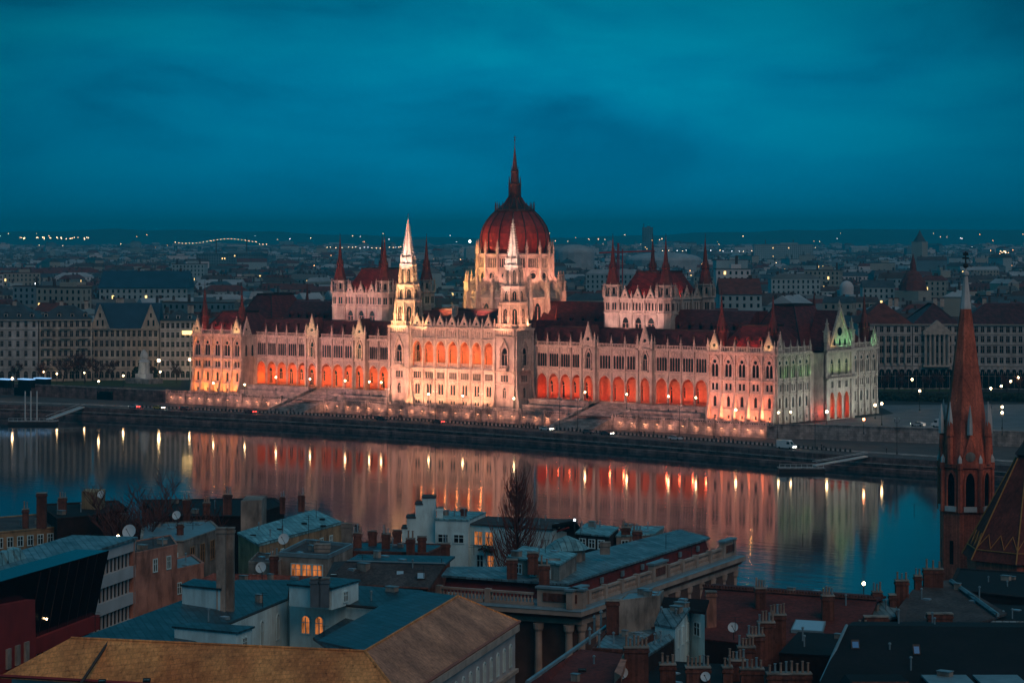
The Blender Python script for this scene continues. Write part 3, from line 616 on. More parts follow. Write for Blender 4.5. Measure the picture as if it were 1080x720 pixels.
# ---- dome
DX, DY = 0, 33
dr = MB(); n = 16
dr.lathe(DX, DY, [(17.0, 22), (17.0, 38.2), (17.5, 38.4), (17.5, 38.9), (13.7, 41.6), (13.7, 53.6), (14.2, 53.9), (14.2, 54.6), (12.6, 54.8)], n, STONE, rot=pi / n, cap=True)
for k in range(n):
    a = 2 * pi * k / n; rr = 13.7 * cos(pi / n); f8 = Fr((DX + rr * cos(a), DY + rr * sin(a), 0), a + pi / 2)
    for q in range(5):
        x = -1.7 + q * .85; fquad(dr, f8, x - .25, x + .25, 49.8, 52.9, .03, DARKG); fbox(dr, f8, x + .3, x + .54, 49.4, 53.2, 0, .3, STONE2)
    fbox(dr, f8, -2.6, 2.6, 49, 49.5, 0, .45, STONE2)
    dr.face([f8.p(1.15 * cos(t * pi / 6), 46.6 + 1.15 * sin(t * pi / 6), .06) for t in range(12)], DARKG)
    for t in range(12):
        A, B = t * pi / 6, (t + 1) * pi / 6
        dr.hull([f8.p(1.2 * cos(A), 46.6 + 1.2 * sin(A), 0), f8.p(1.2 * cos(B), 46.6 + 1.2 * sin(B), 0), f8.p(1.5 * cos(B), 46.6 + 1.5 * sin(B), 0), f8.p(1.5 * cos(A), 46.6 + 1.5 * sin(A), 0)],
                [f8.p(1.2 * cos(A), 46.6 + 1.2 * sin(A), .3), f8.p(1.2 * cos(B), 46.6 + 1.2 * sin(B), .3), f8.p(1.5 * cos(B), 46.6 + 1.5 * sin(B), .3), f8.p(1.5 * cos(A), 46.6 + 1.5 * sin(A), .3)], STONE2)
    fbox(dr, f8, -2.6, 2.6, 43.6, 44.1, 0, .4, STONE2)
    rr = 17.0 * cos(pi / n); f9 = Fr((DX + rr * cos(a), DY + rr * sin(a), 0), a + pi / 2)
    cv = curve(-1.3, 1.3, 34, 36.8, 3); dr.face([f9.p(-1.3, 28.5, .02), f9.p(1.3, 28.5, .02)] + [f9.p(x, z, .02) for x, z in reversed(cv)], DARKG)
    fbox(dr, f9, -.1, .1, 28.5, 35.5, .02, .25, STONE2); fbox(dr, f9, -1.7, -1.32, 28, 36.5, 0, .4, STONE2); fbox(dr, f9, 1.32, 1.7, 28, 36.5, 0, .4, STONE2)
    b = a + pi / n; c, s = cos(b), sin(b)
    def rb_(R, w, z): return (DX + R * c - w * s, DY + R * s + w * c, z)
    # upper corner pier, outer pier and flying buttress
    dr.hull([rb_(13.5, .4, 41), rb_(13.5, -.4, 41), rb_(14.7, -.4, 41), rb_(14.7, .4, 41)], [rb_(13.5, .4, 54.6), rb_(13.5, -.4, 54.6), rb_(14.5, -.4, 54.6), rb_(14.5, .4, 54.6)], STONE)
    dr.hull([rb_(16.6, .7, 22), rb_(16.6, -.7, 22), rb_(19.6, -.7, 22), rb_(19.6, .7, 22)], [rb_(16.9, .55, 41), rb_(16.9, -.55, 41), rb_(18.9, -.55, 41), rb_(18.9, .55, 41)], STONE)
    dr.hull([rb_(18.6, .3, 39.5), rb_(18.6, -.3, 39.5), rb_(13.6, -.3, 43.6), rb_(13.6, .3, 43.6)], [rb_(18.6, .3, 41.6), rb_(18.6, -.3, 41.6), rb_(13.6, -.3, 47.6), rb_(13.6, .3, 47.6)], STONE2)
    pinnacle(DX + 18 * c, DY + 18 * s, 41, .62, 7.4); pinnacle(DX + 14.0 * c, DY + 14.0 * s, 54.6, .42, 5.4)
DR = dr.build('dome_drum', P0)
for q in range(48):
    a = 2 * pi * q / 48; dr_ = 14.0; pass
dm = MB()
prof = [(12.0, 54.4), (12.55, 57), (12.75, 59.5), (12.5, 62), (11.6, 64.6), (10.2, 66.9), (8.6, 68.8), (7.0, 70.3)]
dm.lathe(DX, DY, prof, 32, DOMER)
DM = dm.build('dome', P0)
rb = MB()
for k in range(16):
    a = 2 * pi * k / 16 + pi / 16; pts = [(DX + (r + .1) * cos(a), DY + (r + .1) * sin(a), z) for r, z in prof]; rb = MB(); rb.tube(pts, .26, RIBM, 5); rb.build('dome_rib', DM)
cp = MB(); cp.lathe(DX, DY, [(7.2, 70.0), (7.5, 70.2), (7.4, 70.9), (5.4, 71.7), (3.6, 73.3), (2.5, 75.2), (2.7, 75.4)], 16, RIBM)
for k in range(16):
    a = 2 * pi * k / 16; cp.lathe(DX + 7.2 * cos(a), DY + 7.2 * sin(a), [(.28, 70.8), (.28, 72.2), (.02, 73.8)], 4, RIBM)
    pts = [(DX + (r + .1) * cos(a), DY + (r + .1) * sin(a), z) for r, z in ((5.4, 71.7), (3.6, 73.3), (2.5, 75.2))]; cp.tube(pts, .15, MATS['dome_tile_red'], 4)
cp.build('dome_cap', DM)
la = MB()
la.lathe(DX, DY, [(2.4, 75), (2.4, 76), (1.9, 76.2), (1.9, 79.6), (2.3, 79.9), (2.3, 80.3), (1.6, 80.6), (1.35, 84.5), (1.55, 84.8), (1.0, 85.6), (.35, 91.5), (.1, 94.5)], 8, mat('lantern_dark', (.055, .02, .02), .6, .3, 1))
for k in range(8):
    a = k * pi / 4 + pi / 8; la.lathe(DX + 2.2 * cos(a), DY + 2.2 * sin(a), [(.26, 76), (.26, 80.5), (.03, 83.2)], 4, RIBM); la.tube([(DX + 1.3 * cos(a), DY + 1.3 * sin(a), 84), (DX + 1.3 * cos(a), DY + 1.3 * sin(a), 87)], .12, RIBM, 4, r1=.02)
la.tube([(DX, DY, 94), (DX, DY, 98)], .1, RIBM, 4); la.ball((DX, DY, 96.4), .35, RIBM, 6, 4); la.box(DX - .5, DX + .5, DY - .08, DY + .08, 97.2, 97.45, RIBM)
la.build('lantern_spire', DM)
# small octagonal stair turrets beside the drum
for (x, y) in ((19, 20), (-19, 20), (23, 28)):
    TUR.put(('s', 12), turret_mb(1.9, 5, 13), Matrix.Translation((x, y, 22)))
WIN.flush(P0); PIN.flush(P0); GAB.flush(P0); BAL.flush(P0); TUR.flush(P0)
# ================================================================ RIVER, QUAY, TERRACE
WZ = -7.4
def water_mat():
    m = bpy.data.materials.new('river_water'); m.use_nodes = True; nt = m.node_tree; b = nt.nodes['Principled BSDF']
    b.inputs['Base Color'].default_value = (.004, .02, .028, 1); b.inputs['Roughness'].default_value = .06; b.inputs['IOR'].default_value = 1.6; b.inputs['Specular IOR Level'].default_value = .8
    t = nt.nodes.new('ShaderNodeTexCoord'); mp_ = nt.nodes.new('ShaderNodeMapping'); nt.links.new(t.outputs['Object'], mp_.inputs[0])
    mp_.inputs['Rotation'].default_value = (0, 0, -YAW); mp_.inputs['Scale'].default_value = (.10, .40, 1)
    n = nt.nodes.new('ShaderNodeTexNoise'); n.inputs['Scale'].default_value = 1.0; n.inputs['Detail'].default_value = 5; n.inputs['Roughness'].default_value = .55; nt.links.new(mp_.outputs[0], n.inputs['Vector'])
    n2 = nt.nodes.new('ShaderNodeTexNoise'); n2.inputs['Scale'].default_value = .012; n2.inputs['Detail'].default_value = 3; nt.links.new(t.outputs['Object'], n2.inputs['Vector'])
    r = nt.nodes.new('ShaderNodeMapRange'); nt.links.new(n2.outputs[0], r.inputs[0]); r.inputs[1].default_value = .45; r.inputs[2].default_value = .62; r.inputs[3].default_value = .006; r.inputs[4].default_value = .014
    bp = nt.nodes.new('ShaderNodeBump'); bp.inputs['Distance'].default_value = 1; sx = nt.nodes.new('ShaderNodeSeparateXYZ'); nt.links.new(t.outputs['Object'], sx.inputs[0]); ry = nt.nodes.new('ShaderNodeMapRange'); nt.links.new(sx.outputs[1], ry.inputs[0]); ry.inputs[1].default_value = -110; ry.inputs[2].default_value = -290; ry.inputs[3].default_value = 1; ry.inputs[4].default_value = 5; mm = nt.nodes.new('ShaderNodeMath'); mm.operation = 'MULTIPLY'; nt.links.new(r.outputs[0], mm.inputs[0]); nt.links.new(ry.outputs[0], mm.inputs[1]); nt.links.new(mm.outputs[0], bp.inputs['Strength']); nt.links.new(n.outputs[0], bp.inputs['Height']); nt.links.new(bp.outputs[0], b.inputs['Normal'])
    return m
WAT = water_mat()
def quay_v(u):
    P = [(-900, -180), (-400, -95), (-180, -58), (-154, -51), (-102, -43), (-49, -37), (0, -34.5), (52, -36), (86, -39), (118, -42), (149, -46), (179, -50), (222, -50), (400, -62), (1200, -150)]
    for (a, va), (b, vb) in zip(P, P[1:]):
        if a <= u <= b: return va + (vb - va) * (u - a) / (b - a)
    return -150
QWALL = mat('quay_stone', (.17, .095, .088), .9, .45, .4, detail=7, col2=(.27, .17, .155))
TERR = mat('terrace_stone', (.33, .29, .27), .9, .35, .5, detail=6)
courses(QWALL, 2.2, .9, .7, 1.2, .45, .05, True); streaks(QWALL, .5, .4, .1); courses(TERR, 1.8, .8, .8, 1.15, .6, .04, True); streaks(TERR, .6, .5, .2)
PAVE = mat('quay_asphalt', (.085, .07, .066), .85, .3, .2)
GRND = mat('city_ground', (.022, .024, .024), .9, .3, .05)
# one ground sheet from the quay line to the horizon
US = [-9000, -900, -400, -180, -154, -128, -102, -75, -49, -24, 0, 26, 52, 86, 118, 149, 179, 222, 400, 1200, 9000]
g = MB()
vq = lambda u: quay_v(max(-900, min(1200, u)))
for a, b in zip(US, US[1:]):
    g.face([(a, -9.2 + 0, -3.8) if 0 else (a, 60, -3.8), (b, 60, -3.8), (b, vq(b), -3.8), (a, vq(a), -3.8)], PAVE)
g.build('quay_road', kind='structure')
g = MB()
g.face([(-20000, 60000, -.02), (20000, 60000, -.02), (20000, 30, -.02), (-20000, 30, -.02)], GRND)
g.face([(-20000, 30, -.02), (-136, 30, -.02), (-136, -8, -.02), (-260, -18, -.02), (-20000, -400, -.02)], GRND)
g.face([(-136, 30, -.02), (20000, 30, -.02), (300, 26, -.02), (192, 7, -.02), (150, -3, -.02), (139, -9.6, -.02), (-136, -9.6, -.02)], GRND)
g.build('ground', kind='structure')
w = MB(); w.face([(-20000, 400, WZ), (20000, 400, WZ), (20000, -318, WZ), (-20000, -318, WZ)], WAT); w.build('river_water', kind='structure')
# quay wall with a lower ledge
q = MB()
for a, b in zip(US[1:], US[2:-1]):
    va, vb = vq(a), vq(b)
    q.hull([(a, va, WZ - 2), (b, vb, WZ - 2), (b, vb + 1.2, WZ - 2), (a, va + 1.2, WZ - 2)], [(a, va, -3.55), (b, vb, -3.55), (b, vb + .6, -3.55), (a, va + .6, -3.55)], QWALL)
    q.hull([(a, va - 3.2, WZ - 2), (b, vb - 3.2, WZ - 2), (b, vb, WZ - 2), (a, va, WZ - 2)], [(a, va - 3, -6.5), (b, vb - 3, -6.5), (b, vb, -6.5), (a, va, -6.5)], QWALL)
    q.hull([(a, va - .35, -5.5), (b, vb - .35, -5.5), (b, vb, -5.5), (a, va, -5.5)], [(a, va - .35, -5.2), (b, vb - .35, -5.2), (b, vb, -5.2), (a, va, -5.2)], TERR)
q.build('quay_wall', label='long dark stone embankment wall stepping down to the river below the parliament', cat='embankment wall')
# kerb and road line
k_ = MB()
for a, b in zip(US[1:], US[2:-1]):
    k_.hull([(a, vq(a) + 13, -3.796), (b, vq(b) + 13, -3.796), (b, vq(b) + 17, -3.796), (a, vq(a) + 17, -3.796)], [(a, vq(a) + 13, -3.66), (b, vq(b) + 13, -3.66), (b, vq(b) + 17, -3.66), (a, vq(a) + 17, -3.66)], TERR)
k_.build('pavement', kind='structure')
lm = MB(); WPAINT = mat('road_paint', (.6, .6, .55), .7, .1, 1)
u = -240
while u < 300:
    lm.face([(u, vq(u) + 7.9, -3.79), (u + 3, vq(u + 3) + 7.9, -3.79), (u + 3, vq(u + 3) + 8.1, -3.79), (u, vq(u) + 8.1, -3.79)], WPAINT); u += 7
lm.build('road_markings', kind='structure')
# terrace wall in front of the parliament (with two broad stairs)
t = MB(); TV = -9.0
segs = [(-139, -75), (-56, 56), (75, 140)]
for a, b in segs:
    t.hull([(a, TV - .6, -3.8), (b, TV - .6, -3.8), (b, TV + .6, -3.8), (a, TV + .6, -3.8)], [(a, TV, .0), (b, TV, .0), (b, TV + .6, .0), (a, TV + .6, .0)], TERR)
    t.box(a, b, TV - .35, TV + .7, 0, .3, TERR)
    t.box(a, b, TV - .1, TV + .1, 1.05, 1.2, TERR)
    x = a
    while x < b: t.box(x, x + .25, TV - .1, TV + .1, .3, 1.05, TERR); x += .9
    x = a
    while x <= b: t.box(x - .3, x + .3, TV - .75, TV + .3, -3.8, 1.35, TERR); x += 10.2
t.build('terrace_wall', label='pale stone terrace wall with balustrade below the lit parliament', cat='terrace wall')
# upper terraces before the arcades and the broad stairs
for sg in (1, -1):
    s_ = MB(); a0, a1 = (30.5, 106) if sg > 0 else (-106, -30.5)
    for (a, b) in ((30.5, 57), (74, 106)):
        A, B = (a, b) if sg > 0 else (-b, -a)
        s_.box(A, B, 1.5, 7.9, 0, 3.4, TERR); s_.box(A, B, 1.3, 1.7, 3.4, 4.2, TERR)
        s_.box(A, B, -2.5, 1.4, 0, 1.6, TERR); s_.box(A, B, -2.7, -2.4, 1.6, 2.3, TERR)
    A, B = (57, 74) if sg > 0 else (-74, -57)
    n = 20
    for k in range(n): s_.box(A, B, -20 + k * 1.4 if k else -20, 7.9, -3.8 + k * .36, -3.8 + (k + 1) * .36, TERR)
    for x in (A - .8, B): s_.hull([(x, -20, -3.8), (x + .8, -20, -3.8), (x + .8, 7.9, -3.8), (x, 7.9, -3.8)], [(x, -20, -2.9), (x + .8, -20, -2.9), (x + .8, 7.9, 4.6), (x, 7.9, 4.6)], TERR)
    s_.build('terrace_stairs', label=('broad stone stairs and terraces before the right arcade of the parliament', 'broad stone stairs and terraces before the left arcade of the parliament')[sg < 0], cat='stairs', group='stairs before the parliament arcades')
# ================================================================ FAR BANK: walls, buildings, lamps, cars, people, trees
def wallrun(name, pts, z0, z1, th, m, label, coping=True, gaps=()):
    b = MB()
    for (a, c) in zip(pts, pts[1:]):
        A, C = Vector((*a, 0)), Vector((*c, 0)); n = Vector((-(C - A).y, (C - A).x, 0)).normalized() * th
        b.hull([(A.x, A.y, z0), (C.x, C.y, z0), (C.x + n.x, C.y + n.y, z0), (A.x + n.x, A.y + n.y, z0)], [(A.x, A.y, z1), (C.x, C.y, z1), (C.x + n.x, C.y + n.y, z1), (A.x + n.x, A.y + n.y, z1)], m)
        q = n * .3
        b.hull([(A.x - q.x, A.y - q.y, z1 + .002), (C.x - q.x, C.y - q.y, z1 + .002), (C.x + n.x + q.x, C.y + n.y + q.y, z1 + .002), (A.x + n.x + q.x, A.y + n.y + q.y, z1 + .002)],
               [(A.x - q.x, A.y - q.y, z1 + .3), (C.x - q.x, C.y - q.y, z1 + .3), (C.x + n.x + q.x, C.y + n.y + q.y, z1 + .3), (A.x + n.x + q.x, A.y + n.y + q.y, z1 + .3)], TERR)
    for x, y, w in gaps: b.box(x - w / 2, x + w / 2, y - 1.4, y + .4, z0, z1 - 1.2, DARKG)
    return b.build(name, label=label, cat='retaining wall')
wallrun('retaining_wall', [(-420, -26), (-260, -18.5), (-139, -9.3)], -3.8, .7, .8, QWALL, 'long grey retaining wall with a dark underpass opening, left of the parliament', gaps=((-171, -11.2, 8), (-216, -14.6, 9)))
wallrun('retaining_wall', [(140.3, -9.3), (150, -3.3), (192, 6.7), (300, 25.7)], -3.8, .7, .8, TERR, 'pale retaining wall of the square on the right of the parliament')
g = MB(); PAV2 = mat('square_paving', (.13, .14, .15), .7, .25, .15); LAWN = mat('lawn_grass', (.035, .06, .02), .95, .4, .5)
g.face([(140, -6, .0), (150, -1.6, .0), (300, 29, .0), tuple(at(1120, 426, 0)), tuple(at(925, 427, 0)), (140, 66, .0)], PAV2); g.build('square_paving', kind='structure')
g = MB(); g.face([at(922, 412, .004), at(1004, 413, .004), at(1000, 402, .004), at(924, 402, .004)], LAWN); g.build('lawn', kind='structure')
g = MB(); g.face([at(-20, 404.5, .004), at(190, 408, .004), at(192, 400, .004), at(-20, 399, .004)], LAWN); g.build('park_lawn', kind='structure')

def _after():
    for m_ in (CREAM, GREYP, WHITEP): streaks(m_, .6, .3, .08)
CREAM = mat('cream_plaster', (.48, .43, .36), .9, .2, .15, detail=5); GREYP = mat('grey_plaster', (.44, .43, .41), .9, .2, .15, detail=5)
WHITEP = mat('white_plaster', (.56, .57, .56), .9, .15, .2, detail=5); TRIM = mat('stone_trim', (.42, .38, .33), .85, .2, .8)
_after()
SLATE = mat('slate_roof', (.05, .06, .07), .6, .3, .3); BLUER = mat('blue_metal_roof', (.02, .06, .10), .5, .2, .2); REDT = mat('red_tile_roof', (.12, .03, .022), .8, .4, .4, detail=6)
def winmesh(w, h, arch=0, frame=None):
    b = MB(); pts = [(-w / 2, 0, 0), (w / 2, 0, 0)] + [(x, 0, z) for x, z in reversed(curve(-w / 2, w / 2, h - arch, h, 3) if arch else [(-w / 2, h), (w / 2, h)])]
    b.face(pts, DARKG); fm = frame or TRIM
    b.box(-w / 2 - .15, w / 2 + .15, -.3, .0, -.2, 0, fm); b.box(-.05, .05, -.08, -.01, 0, h - arch * .5, fm); b.box(-w / 2, w / 2, -.08, -.012, h * .62, h * .62 + .09, fm)
    return b
def facade(parent, fr, L, floors, n, wallm, ww=1.3, rec=.3, skipf=()):
    """floors: list of (z0, z1, sill, height, arch, width); one cell per bay"""
    b = MB(); bw = L / n
    reps = {}
    for (z0, z1, sill, h, arch, w) in floors:
        for k in range(n):
            a, c = k * bw, (k + 1) * bw; mid = (a + c) / 2
            cell(b, fr, a, c, z0, z1, [(mid - w / 2, mid + w / 2, sill, sill + h - arch, sill + h)], wallm, rec=rec)
            if (w, h, arch) not in reps: reps[(w, h, arch)] = winmesh(w, h, arch).mesh('window')
            inst('window', reps[(w, h, arch)], fr.M(mid, sill, -rec), parent)
        fbox(b, fr, 0, L, z1 - .25, z1, 0, .25, TRIM)
    return b
def frame2(A, B):
    A, B = Vector((A[0], A[1], 0)), Vector((B[0], B[1], 0)); d = B - A
    return Fr(A, atan2(d.y, d.x)), d.length
def std_block(name, label, A, B, depth, floors, n, wallm, roofm, eave, ridge, inset=None, dormers=0, extra=None, gable=False):
    fr, L = frame2(A, B); base = fr.p(L / 2, 0, -depth / 2); T = empty(name, (base.x, base.y, 0), label, 'building')
    b = facade(T, fr, L, floors, n, wallm)
    fs = Fr(fr.p(L, 0, 0), fr.a + pi / 2); fl = Fr(fr.p(0, 0, -depth), fr.a - pi / 2); fb = Fr(fr.p(L, 0, -depth), fr.a + pi)
    z0 = floors[0][0]
    for f_, l_ in ((fs, depth), (fl, depth), (fb, L)): fquad(b, f_, 0, l_, z0, eave, 0, wallm)
    fbox(b, fr, -.3, L + .3, eave - .5, eave, .0, .7, TRIM)
    b.build('wall', T)
    r = MB(); i = inset if inset is not None else depth * .38; gi = 0 if gable else i
    r.hull([fr.p(-.3, eave, .8), fr.p(L + .3, eave, .8), fr.p(L + .3, eave, -depth), fr.p(-.3, eave, -depth)], [fr.p(gi, ridge, -i), fr.p(L - gi, ridge, -i), fr.p(L - gi, ridge, -depth + i), fr.p(gi, ridge, -depth + i)], roofm)
    rf = r.build('roof', T)
    if dormers:
        for k in range(dormers):
            s = L * (k + .5) / dormers; d = MB()
            fbox(d, fr, s - .8, s + .8, eave + .6, eave + 2.4, -3.4, -.9, wallm); fquad(d, fr, s - .5, s + .5, eave + .9, eave + 2.1, -.88, DARKG)
            d.hull([fr.p(s - 1, eave + 2.41, -.7), fr.p(s + 1, eave + 2.41, -.7), fr.p(s + 1, eave + 2.41, -4), fr.p(s - 1, eave + 2.41, -4)], [fr.p(s - .02, eave + 3.3, -.7), fr.p(s + .02, eave + 3.3, -.7), fr.p(s + .02, eave + 3.3, -4), fr.p(s - .02, eave + 3.3, -4)], roofm)
            d.build('dormer', rf)
    rr = random.Random(int(L * 7))
    for k in range(int(L / 14) + 1):
        s = rr.uniform(2, L - 2); c = MB(); fbox(c, fr, s - .8, s + .8, ridge - 1.5, ridge + 1.8, -i - 1.4, -i - .3, TRIM); fbox(c, fr, s - .95, s + .95, ridge + 1.8, ridge + 2.05, -i - 1.55, -i - .15, REDT); c.build('chimney', rf)
    return T, fr, L
fl6 = lambda h0, n, step, hh=2.0: [(0, h0, 1.0, h0 - 2.2, .8, 1.6)] + [(h0 + k * step, h0 + (k + 1) * step, h0 + k * step + .9, hh, 0, 1.25) for k in range(n)]
# left group (riverside apartment blocks beyond the park)
A0 = at(-70, 402, 0); A1 = at(40, 402, 0); std_block('apartment_block', 'grey riverside apartment block at the left edge of the far bank', A0, A1, 20, fl6(5.5, 5, 4.1, 2.3), 13, GREYP, SLATE, 26, 31.5, dormers=8)
A2 = at(97, 401.5, 0); A1b = at(41.5, 402, 0); T, fr, L = std_block('apartment_block', 'brownish apartment block with recessed balconies left of the blue roofed house', A1b, A2, 20, fl6(5.5, 5, 4.1, 2.4), 9, CREAM, SLATE, 26, 31.5, dormers=4)
for k in range(3):
    for j in range(5):
        b = MB(); s = L * (k * 3 + 1.5) / 9; z = 5.6 + j * 4.1; fbox(b, fr, s - 2.2, s + 2.2, z, z + .2, 0, 1.4, TRIM); fbox(b, fr, s - 2.2, s + 2.2, z + .9, z + 1.0, 1.3, 1.4, RIBM)
        for q in range(9): fbox(b, fr, s - 2.2 + q * .54, s - 2.12 + q * .54, z + .2, z + .9, 1.32, 1.38, RIBM)
        b.build('balcony', T)
# blue roofed house with two gabled ends
B0 = at(98.5, 401, 0); B1 = at(167, 401, 0); T, fr, L = std_block('office_block', 'cream five storey block with steep dark blue roof between pointed gables', B0, B1, 18, fl6(5, 4, 4.2, 2.5), 12, CREAM, BLUER, 21.9, 32.5, inset=8, gable=True)
for s in (3, L - 3):
    g = MB(); g.face([fr.p(s - 3.6, 21.9, .9), fr.p(s + 3.6, 21.9, .9), fr.p(s, 31.5, .9)], CREAM)
    for sx in (-1, 1):
        g.face([fr.p(s + sx * 3.6, 21.9, .9), fr.p(s, 31.5, .9), fr.p(s, 31.5, -7), fr.p(s + sx * 3.6, 21.9, -3)], BLUER)
        g.hull([fr.p(s + sx * 3.6, 21.9, .9), fr.p(s + sx * 4.1, 21.9, .9), fr.p(s + sx * 4.1, 21.9, 1.3), fr.p(s + sx * 3.6, 21.9, 1.3)], [fr.p(s, 31.4, .9), fr.p(s + sx * .1, 32.2, .9), fr.p(s + sx * .1, 32.2, 1.3), fr.p(s, 31.4, 1.3)], TRIM)
    for q in (-1.1, 1.1): fquad(g, fr, s + q - .4, s + q + .4, 23, 25.5, .95, DARKG)
    fquad(g, fr, s - .4, s + .4, 26.6, 28.4, .95, DARKG); g.build('gable', T)
C0 = at(169, 400.5, 0); C1 = at(206, 400.5, 0); T, fr, L = std_block('apartment_block', 'pale white apartment block partly behind the left end of the parliament', C0, C1, 18, fl6(5, 5, 4.0, 2.2), 7, WHITEP, SLATE, 25, 29.5, dormers=3)
b = MB(); streaks(TRIM, .8, .6, .2)
LITW = mat('lit_window_warm', (.8, .5, .2), .6, 0, emit=(1, .62, .22), es=2.6); fbox(b, fr, L - 5.5, L - .2, 19.2, 20.8, .26, .5, LITW); b.build('lit_sign', T)
# ministry buildings on the right
M0 = at(905, 410, 0); M1 = at(962, 410, 0); arc = lambda: [(0, 9.5, .4, 7.6, 2.2, 3.4), (9.5, 13.5, 10.4, 2.2, 0, 1.5), (13.5, 18, 14.4, 2.8, 0, 1.5), (18, 22, 18.8, 2.3, 0, 1.4), (22, 26, 22.7, 2.2, 0, 1.4)]
T1, f1, L1 = std_block('ministry_building', 'pale ministry palace with arcade at the foot and red roof, right of the parliament', M0, M1, 26, arc(), 8, GREYP, REDT, 26, 34, dormers=0)
M2 = at(1012, 410, 0); M1b = at(963, 410, 0); T2, f2, L2 = std_block('ministry_building', 'ministry palace with columned portico and pediment under a dark roof, behind the church spire', M1b, M2, 26, arc(), 7, GREYP, ROOFD, 26, 34)
b = MB()
for k in range(6):
    s = L2 * .25 + k * L2 * .1; p = f2.p(s, 0, 1.6); b.lathe(p.x, p.y, [(.62, 9.6), (.5, 21), (.75, 21.4), (.75, 21.8)], 10, TRIM)
fbox(b, f2, L2 * .2, L2 * .8, 8.9, 9.6, 0, 2.5, TRIM); fbox(b, f2, L2 * .2, L2 * .8, 21.8, 23, .02, 2.4, TRIM)
b.hull([f2.p(L2 * .2, 23, 2.5), f2.p(L2 * .8, 23, 2.5), f2.p(L2 * .8, 23, .7), f2.p(L2 * .2, 23, .7)], [f2.p(L2 * .5 - .1, 27.5, 2.5), f2.p(L2 * .5 + .1, 27.5, 2.5), f2.p(L2 * .5 + .1, 27.5, .7), f2.p(L2 * .5 - .1, 27.5, .7)], TRIM); b.build('portico', T2)
for i in range(9):
    if i > 7: continue
    s = L1 * (i + .0) / 8; p = f1.p(s, 0, .5); b = MB(); b.lathe(p.x, p.y, [(.5, 10), (.42, 20.5), (.65, 21)], 8, TRIM); b.build('column', T1)
M3 = at(1120, 411, 0); M2b = at(1013, 410, 0); std_block('ministry_building', 'long pale ministry palace with rows of windows at the right edge', M2b, M3, 26, arc(), 16, GREYP, ROOFD, 26, 34)

# ---------------------------------------------------------------- the city beyond
HAZEB = None
rc = random.Random(11)
CW = [mat('city_wall_pale', (.30, .40, .42), .9, .15, .05), mat('city_wall_cream', (.30, .31, .27), .9, .15, .05), mat('city_wall_grey', (.12, .20, .24), .9, .2, .05), mat('city_wall_white', (.52, .54, .55), .9, .1, .05)]
CR = [REDT, SLATE, mat('city_roof_grey', (.12, .13, .13), .8, .3, .1), mat('city_roof_brown', (.07, .045, .04), .8, .3, .2), mat('city_roof_pale', (.30, .34, .36), .7, .2, .1)]
WN_ = ['pale', 'cream', 'grey', 'white']; RN_ = ['red tiled', 'dark slate', 'grey metal', 'brown tiled', 'pale metal']
def city_house(b, rb, c, ang, w, dp, h, rt, wm, rm, win=True, z0=0):
    fr = Fr((c.x, c.y, 0), ang); hw, hd = w / 2, dp / 2
    q = [(-hw, hd), (hw, hd), (hw, -hd), (-hw, -hd)]
    P = lambda s, d, z: fr.p(s, z, d)
    b.hull([P(s, d, z0) for s, d in q], [P(s, d, h) for s, d in q], wm)
    if rt == 0: rb.hull([P(s * 1.03, d * 1.05, h + .02) for s, d in q], [P(-hw * 1.0, .1, h + dp * .33), P(hw * 1.0, .1, h + dp * .33), P(hw, -.1, h + dp * .33), P(-hw, -.1, h + dp * .33)], rm)
    elif rt == 1: rb.hull([P(s * 1.03, d * 1.05, h + .02) for s, d in q], [P(-hw * .6, .1, h + dp * .32), P(hw * .6, .1, h + dp * .32), P(hw * .6, -.1, h + dp * .32), P(-hw * .6, -.1, h + dp * .32)], rm)
    elif rt == 2: rb.hull([P(s * 1.02, d * 1.02, h + .02) for s, d in q], [P(s * .8, d * .66, h + 3.2) for s, d in q], rm)
    else:
        rb.hull([P(s * 1.02, d * 1.02, h + .02) for s, d in q], [P(s * 1.02, d * 1.02, h + .6) for s, d in q], rm); rb.hull([P(s * .3 + hw * .2, d * .4, h + .62) for s, d in q], [P(s * .3 + hw * .2, d * .4, h + 3) for s, d in q], wm)
    for k in range(2):   # chimneys
        s = rc.uniform(-hw * .8, hw * .8); rb.hull([P(s - .6, .8, h + .5), P(s + .6, .8, h + .5), P(s + .6, -.4, h + .5), P(s - .6, -.4, h + .5)], [P(s - .6, .8, h + dp * .33 + 1.5), P(s + .6, .8, h + dp * .33 + 1.5), P(s + .6, -.4, h + dp * .33 + 1.5), P(s - .6, -.4, h + dp * .33 + 1.5)], CR[3])
    if win:
        nf = int(h / 3.6)
        for f in range(nf):
            z = h - 2.9 - f * 3.5
            if z < 1: break
            n = int(w / 3.2)
            for k in range(n):
                s = -hw + w * (k + .5) / n; b.face([P(s - .6, hd + .05, z), P(s + .6, hd + .05, z), P(s + .6, hd + .05, z + 1.9), P(s - .6, hd + .05, z + 1.9)], LITW if rc.random() < .035 else DARKG)
            n = int(dp / 3.4)
            for k in range(n):
                d = hd - dp * (k + .5) / n; b.face([P(hw + .05, d + .6, z), P(hw + .05, d - .6, z), P(hw + .05, d - .6, z + 1.9), P(hw + .05, d + .6, z + 1.9)], DARKG)
spots = []; d = 1085
while d < 9000:
    step = 21 + (d - 1085) * .018; r = -.24 * d
    while r < .24 * d:
        w = rc.uniform(12, 34) * (1 + d / 12000); spots.append((d + rc.uniform(-7, 7), r + w / 2, w)); r += w + rc.uniform(-2, 9)
    d += step
def clear(p, d, r):
    if abs(p.x) < 160 and p.y < 95: return False
    px = 540 + F * r / d
    if px < 215 and d < 1110: return False
    if px > 895 and d < 1085: return False
    if p.y < 60 and p.x > -260: return False
    return True
n_ind = 0; stuff = MB(); blk = {}
